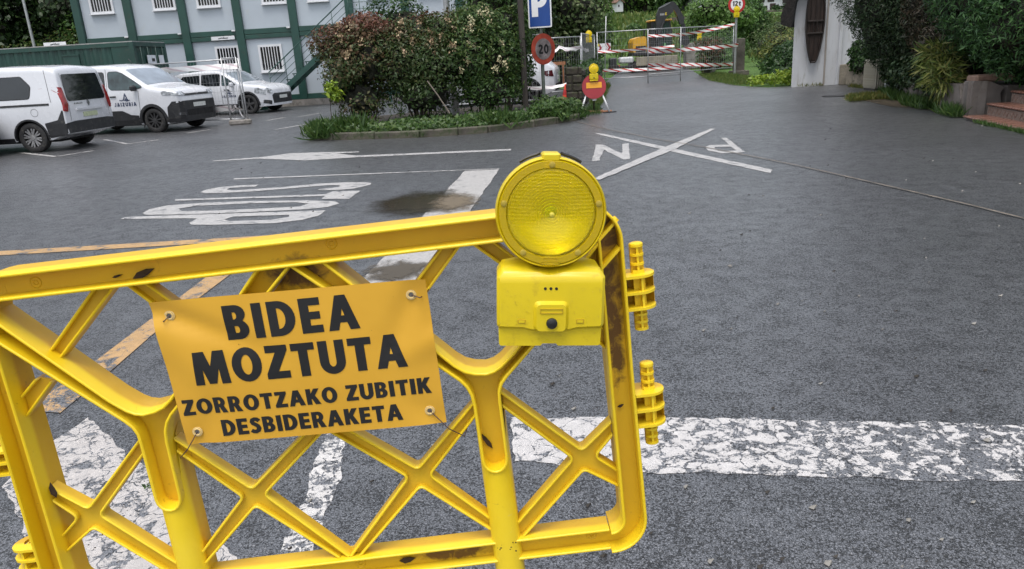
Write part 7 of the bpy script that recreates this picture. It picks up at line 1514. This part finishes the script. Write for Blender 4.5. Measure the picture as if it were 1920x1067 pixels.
shrub('scrub', 'dry yellowish scrub above the dark bush right of the gate pillar', 'shrub', [((13.5, 35.0, .9), (1.8, 1.4, 1.0)), ((15.5, 37.0, 1.1), (1.6, 1.4, 1.1))], 9000, .14, LF_BAM, (14, 36, 0), 5, seed=62, group=GS, aspect=.3)
shrub('scrub', 'tall feathery willow scrub left of the dark roof eaves', 'shrub', [((17.2, 45.0, 1.5), (2.2, 1.8, 1.8)), ((19.2, 47.0, 1.8), (2.2, 1.8, 1.9)), ((15.8, 44, 1.0), (1.6, 1.4, 1.2))], 13000, .17, LF_WIL, (17.5, 45.5, 0), 7, seed=63, group=GS, aspect=.28)
shrub('scrub', 'low lime green plants at the foot of the white building corner', 'shrub', [((9.5, 25.2, .20), (.75, .5, .28)), ((8.9, 25.6, .14), (.6, .4, .2))], 1800, .12, LF_LIME, (9.4, 25.3, 0), 0, seed=64, group=GS, core=False, aspect=.6)
shrub('scrub', 'green bramble scrub on the bank beside the excavator', 'shrub', [((13.5, 50, .8), (1.6, 1.5, 1.0)), ((15.0, 53, 1.0), (2.0, 1.6, 1.1)), ((12.4, 44, .5), (1.0, 1.6, .8))], 9000, .18, LF_TREE, (13.7, 50, 0), 3, seed=65, group=GS)
for i, (x, y, s, lab) in enumerate(((17.0, 84, .9, 'small round bush alone on the meadow left of the boom'), (14.0, 80, .8, 'green bush on the meadow edge above the chevron sign'), (25.5, 88, 1.6, 'bush standing at the end of the meadow wall'), (34.6, 108, .8, 'dark clipped bush below the white farmhouse terrace'), (38.9, 109, .65, 'dark round shrub in front of the white farmhouse door'), (40.6, 109.5, .8, 'dark bush at the right corner of the white farmhouse'))):
    z = terrain_z(x, y); shrub('field_bush', lab, 'shrub', [((x, y, z + s * .5), (s, s * .9, s * .75)), ((x + s * .5, y, z + s * .4), (s * .7, s * .7, s * .6))], 2200, .22, LF_DRK if i > 2 else LF_TREE, (x, y, z), 2, seed=70 + i, zmin=-.3, aspect=.6)
far = [(6, 96, 9, 8), (10.5, 118, 10, 9), (14.5, 116, 7, 5), (22, 116, 10, 9), (26.5, 118, 9, 8), (35.4, 111, 3.0, 4), (43.5, 112, 7, 6), (47, 118, 11, 9), (19, 124, 8, 12), (29, 128, 8, 12), (39, 130, 8, 12), (50, 130, 9, 12), (9, 122, 9, 11), (0, 90, 9, 10), (-6, 80, 9, 10), (-3, 58, 9, 8), (-14, 62, 12, 11), (-26, 60, 14, 12), (-36, 52, 14, 12), (56, 120, 12, 10), (24.5, 112, 4, 4.0)]
LB = ['leafy', 'broad', 'dense', 'tall', 'bushy', 'rounded']; rs = random.Random(3)
wheres = ['left above the excavator hood', 'above the chevron sign', 'beside the small grey cottage', 'right behind the excavator boom', 'left of the long white farmhouse', 'below the long white farmhouse', 'between the two white farmhouses', 'right of the white farmhouse', 'behind the dark roof eaves', 'on the skyline above the excavator boom', 'on the skyline above the long farmhouse', 'on the skyline behind the white farmhouse', 'on the skyline behind the dark hedge', 'on the skyline above the chevron sign', 'far behind the parking sign', 'far behind the island lamp post', 'behind the right end of the site office', 'behind the middle of the site office', 'behind the left end of the site office', 'behind the far left trees', 'at the far right of the hill', 'over the meadow wall']
for i, (x, y, h, w) in enumerate(far):
    tree('%s %s tree %s' % (('dark green', 'mid green', 'green')[i % 3], LB[i % 6], wheres[i]), x, y, h, w, 5200, .42 if y > 80 else .34, (LF_TREE, LF_TREEL, LF_TREE, LF_TREEL)[i % 4] if i not in (5, 6) else LF_TREED, 100 + i, crown0=.0, lobes_n=8, group='trees on the hill')
mx = RNG.uniform(9, 34, 5200); my = 52 + 58 * RNG.uniform(0, 1, 5200) ** .8; mz = np.array([terrain_z(a, c) for a, c in zip(mx, my)])
o = leaves('meadow_grass', np.c_[mx, my, mz], RNG.normal(0, 1, (5200, 3)) * np.array([1, 1, .2]), .55, LF_VERGE, None, .5, None, .2, 0, np.tile([0, 0, 2.5], (5200, 1)), .5); o['kind'] = 'stuff'
# closed wood on the upper hill, one mass
lb = []; rs = random.Random(12)
for k in range(150):
    x = rs.uniform(-120, 150); y = rs.uniform(140, 215); lb.append((np.array([x, y, terrain_z(x, y) + 2]), np.array([rs.uniform(5, 8), rs.uniform(5, 8), rs.uniform(4, 6)])))
P, D = blob_points(lb, 60000, .4, .3, .5, 90); o = leaves('woodland', P, D + np.array([0, -.3, .5]), 1.1, LF_TREED, None, .7); o['kind'] = 'stuff'
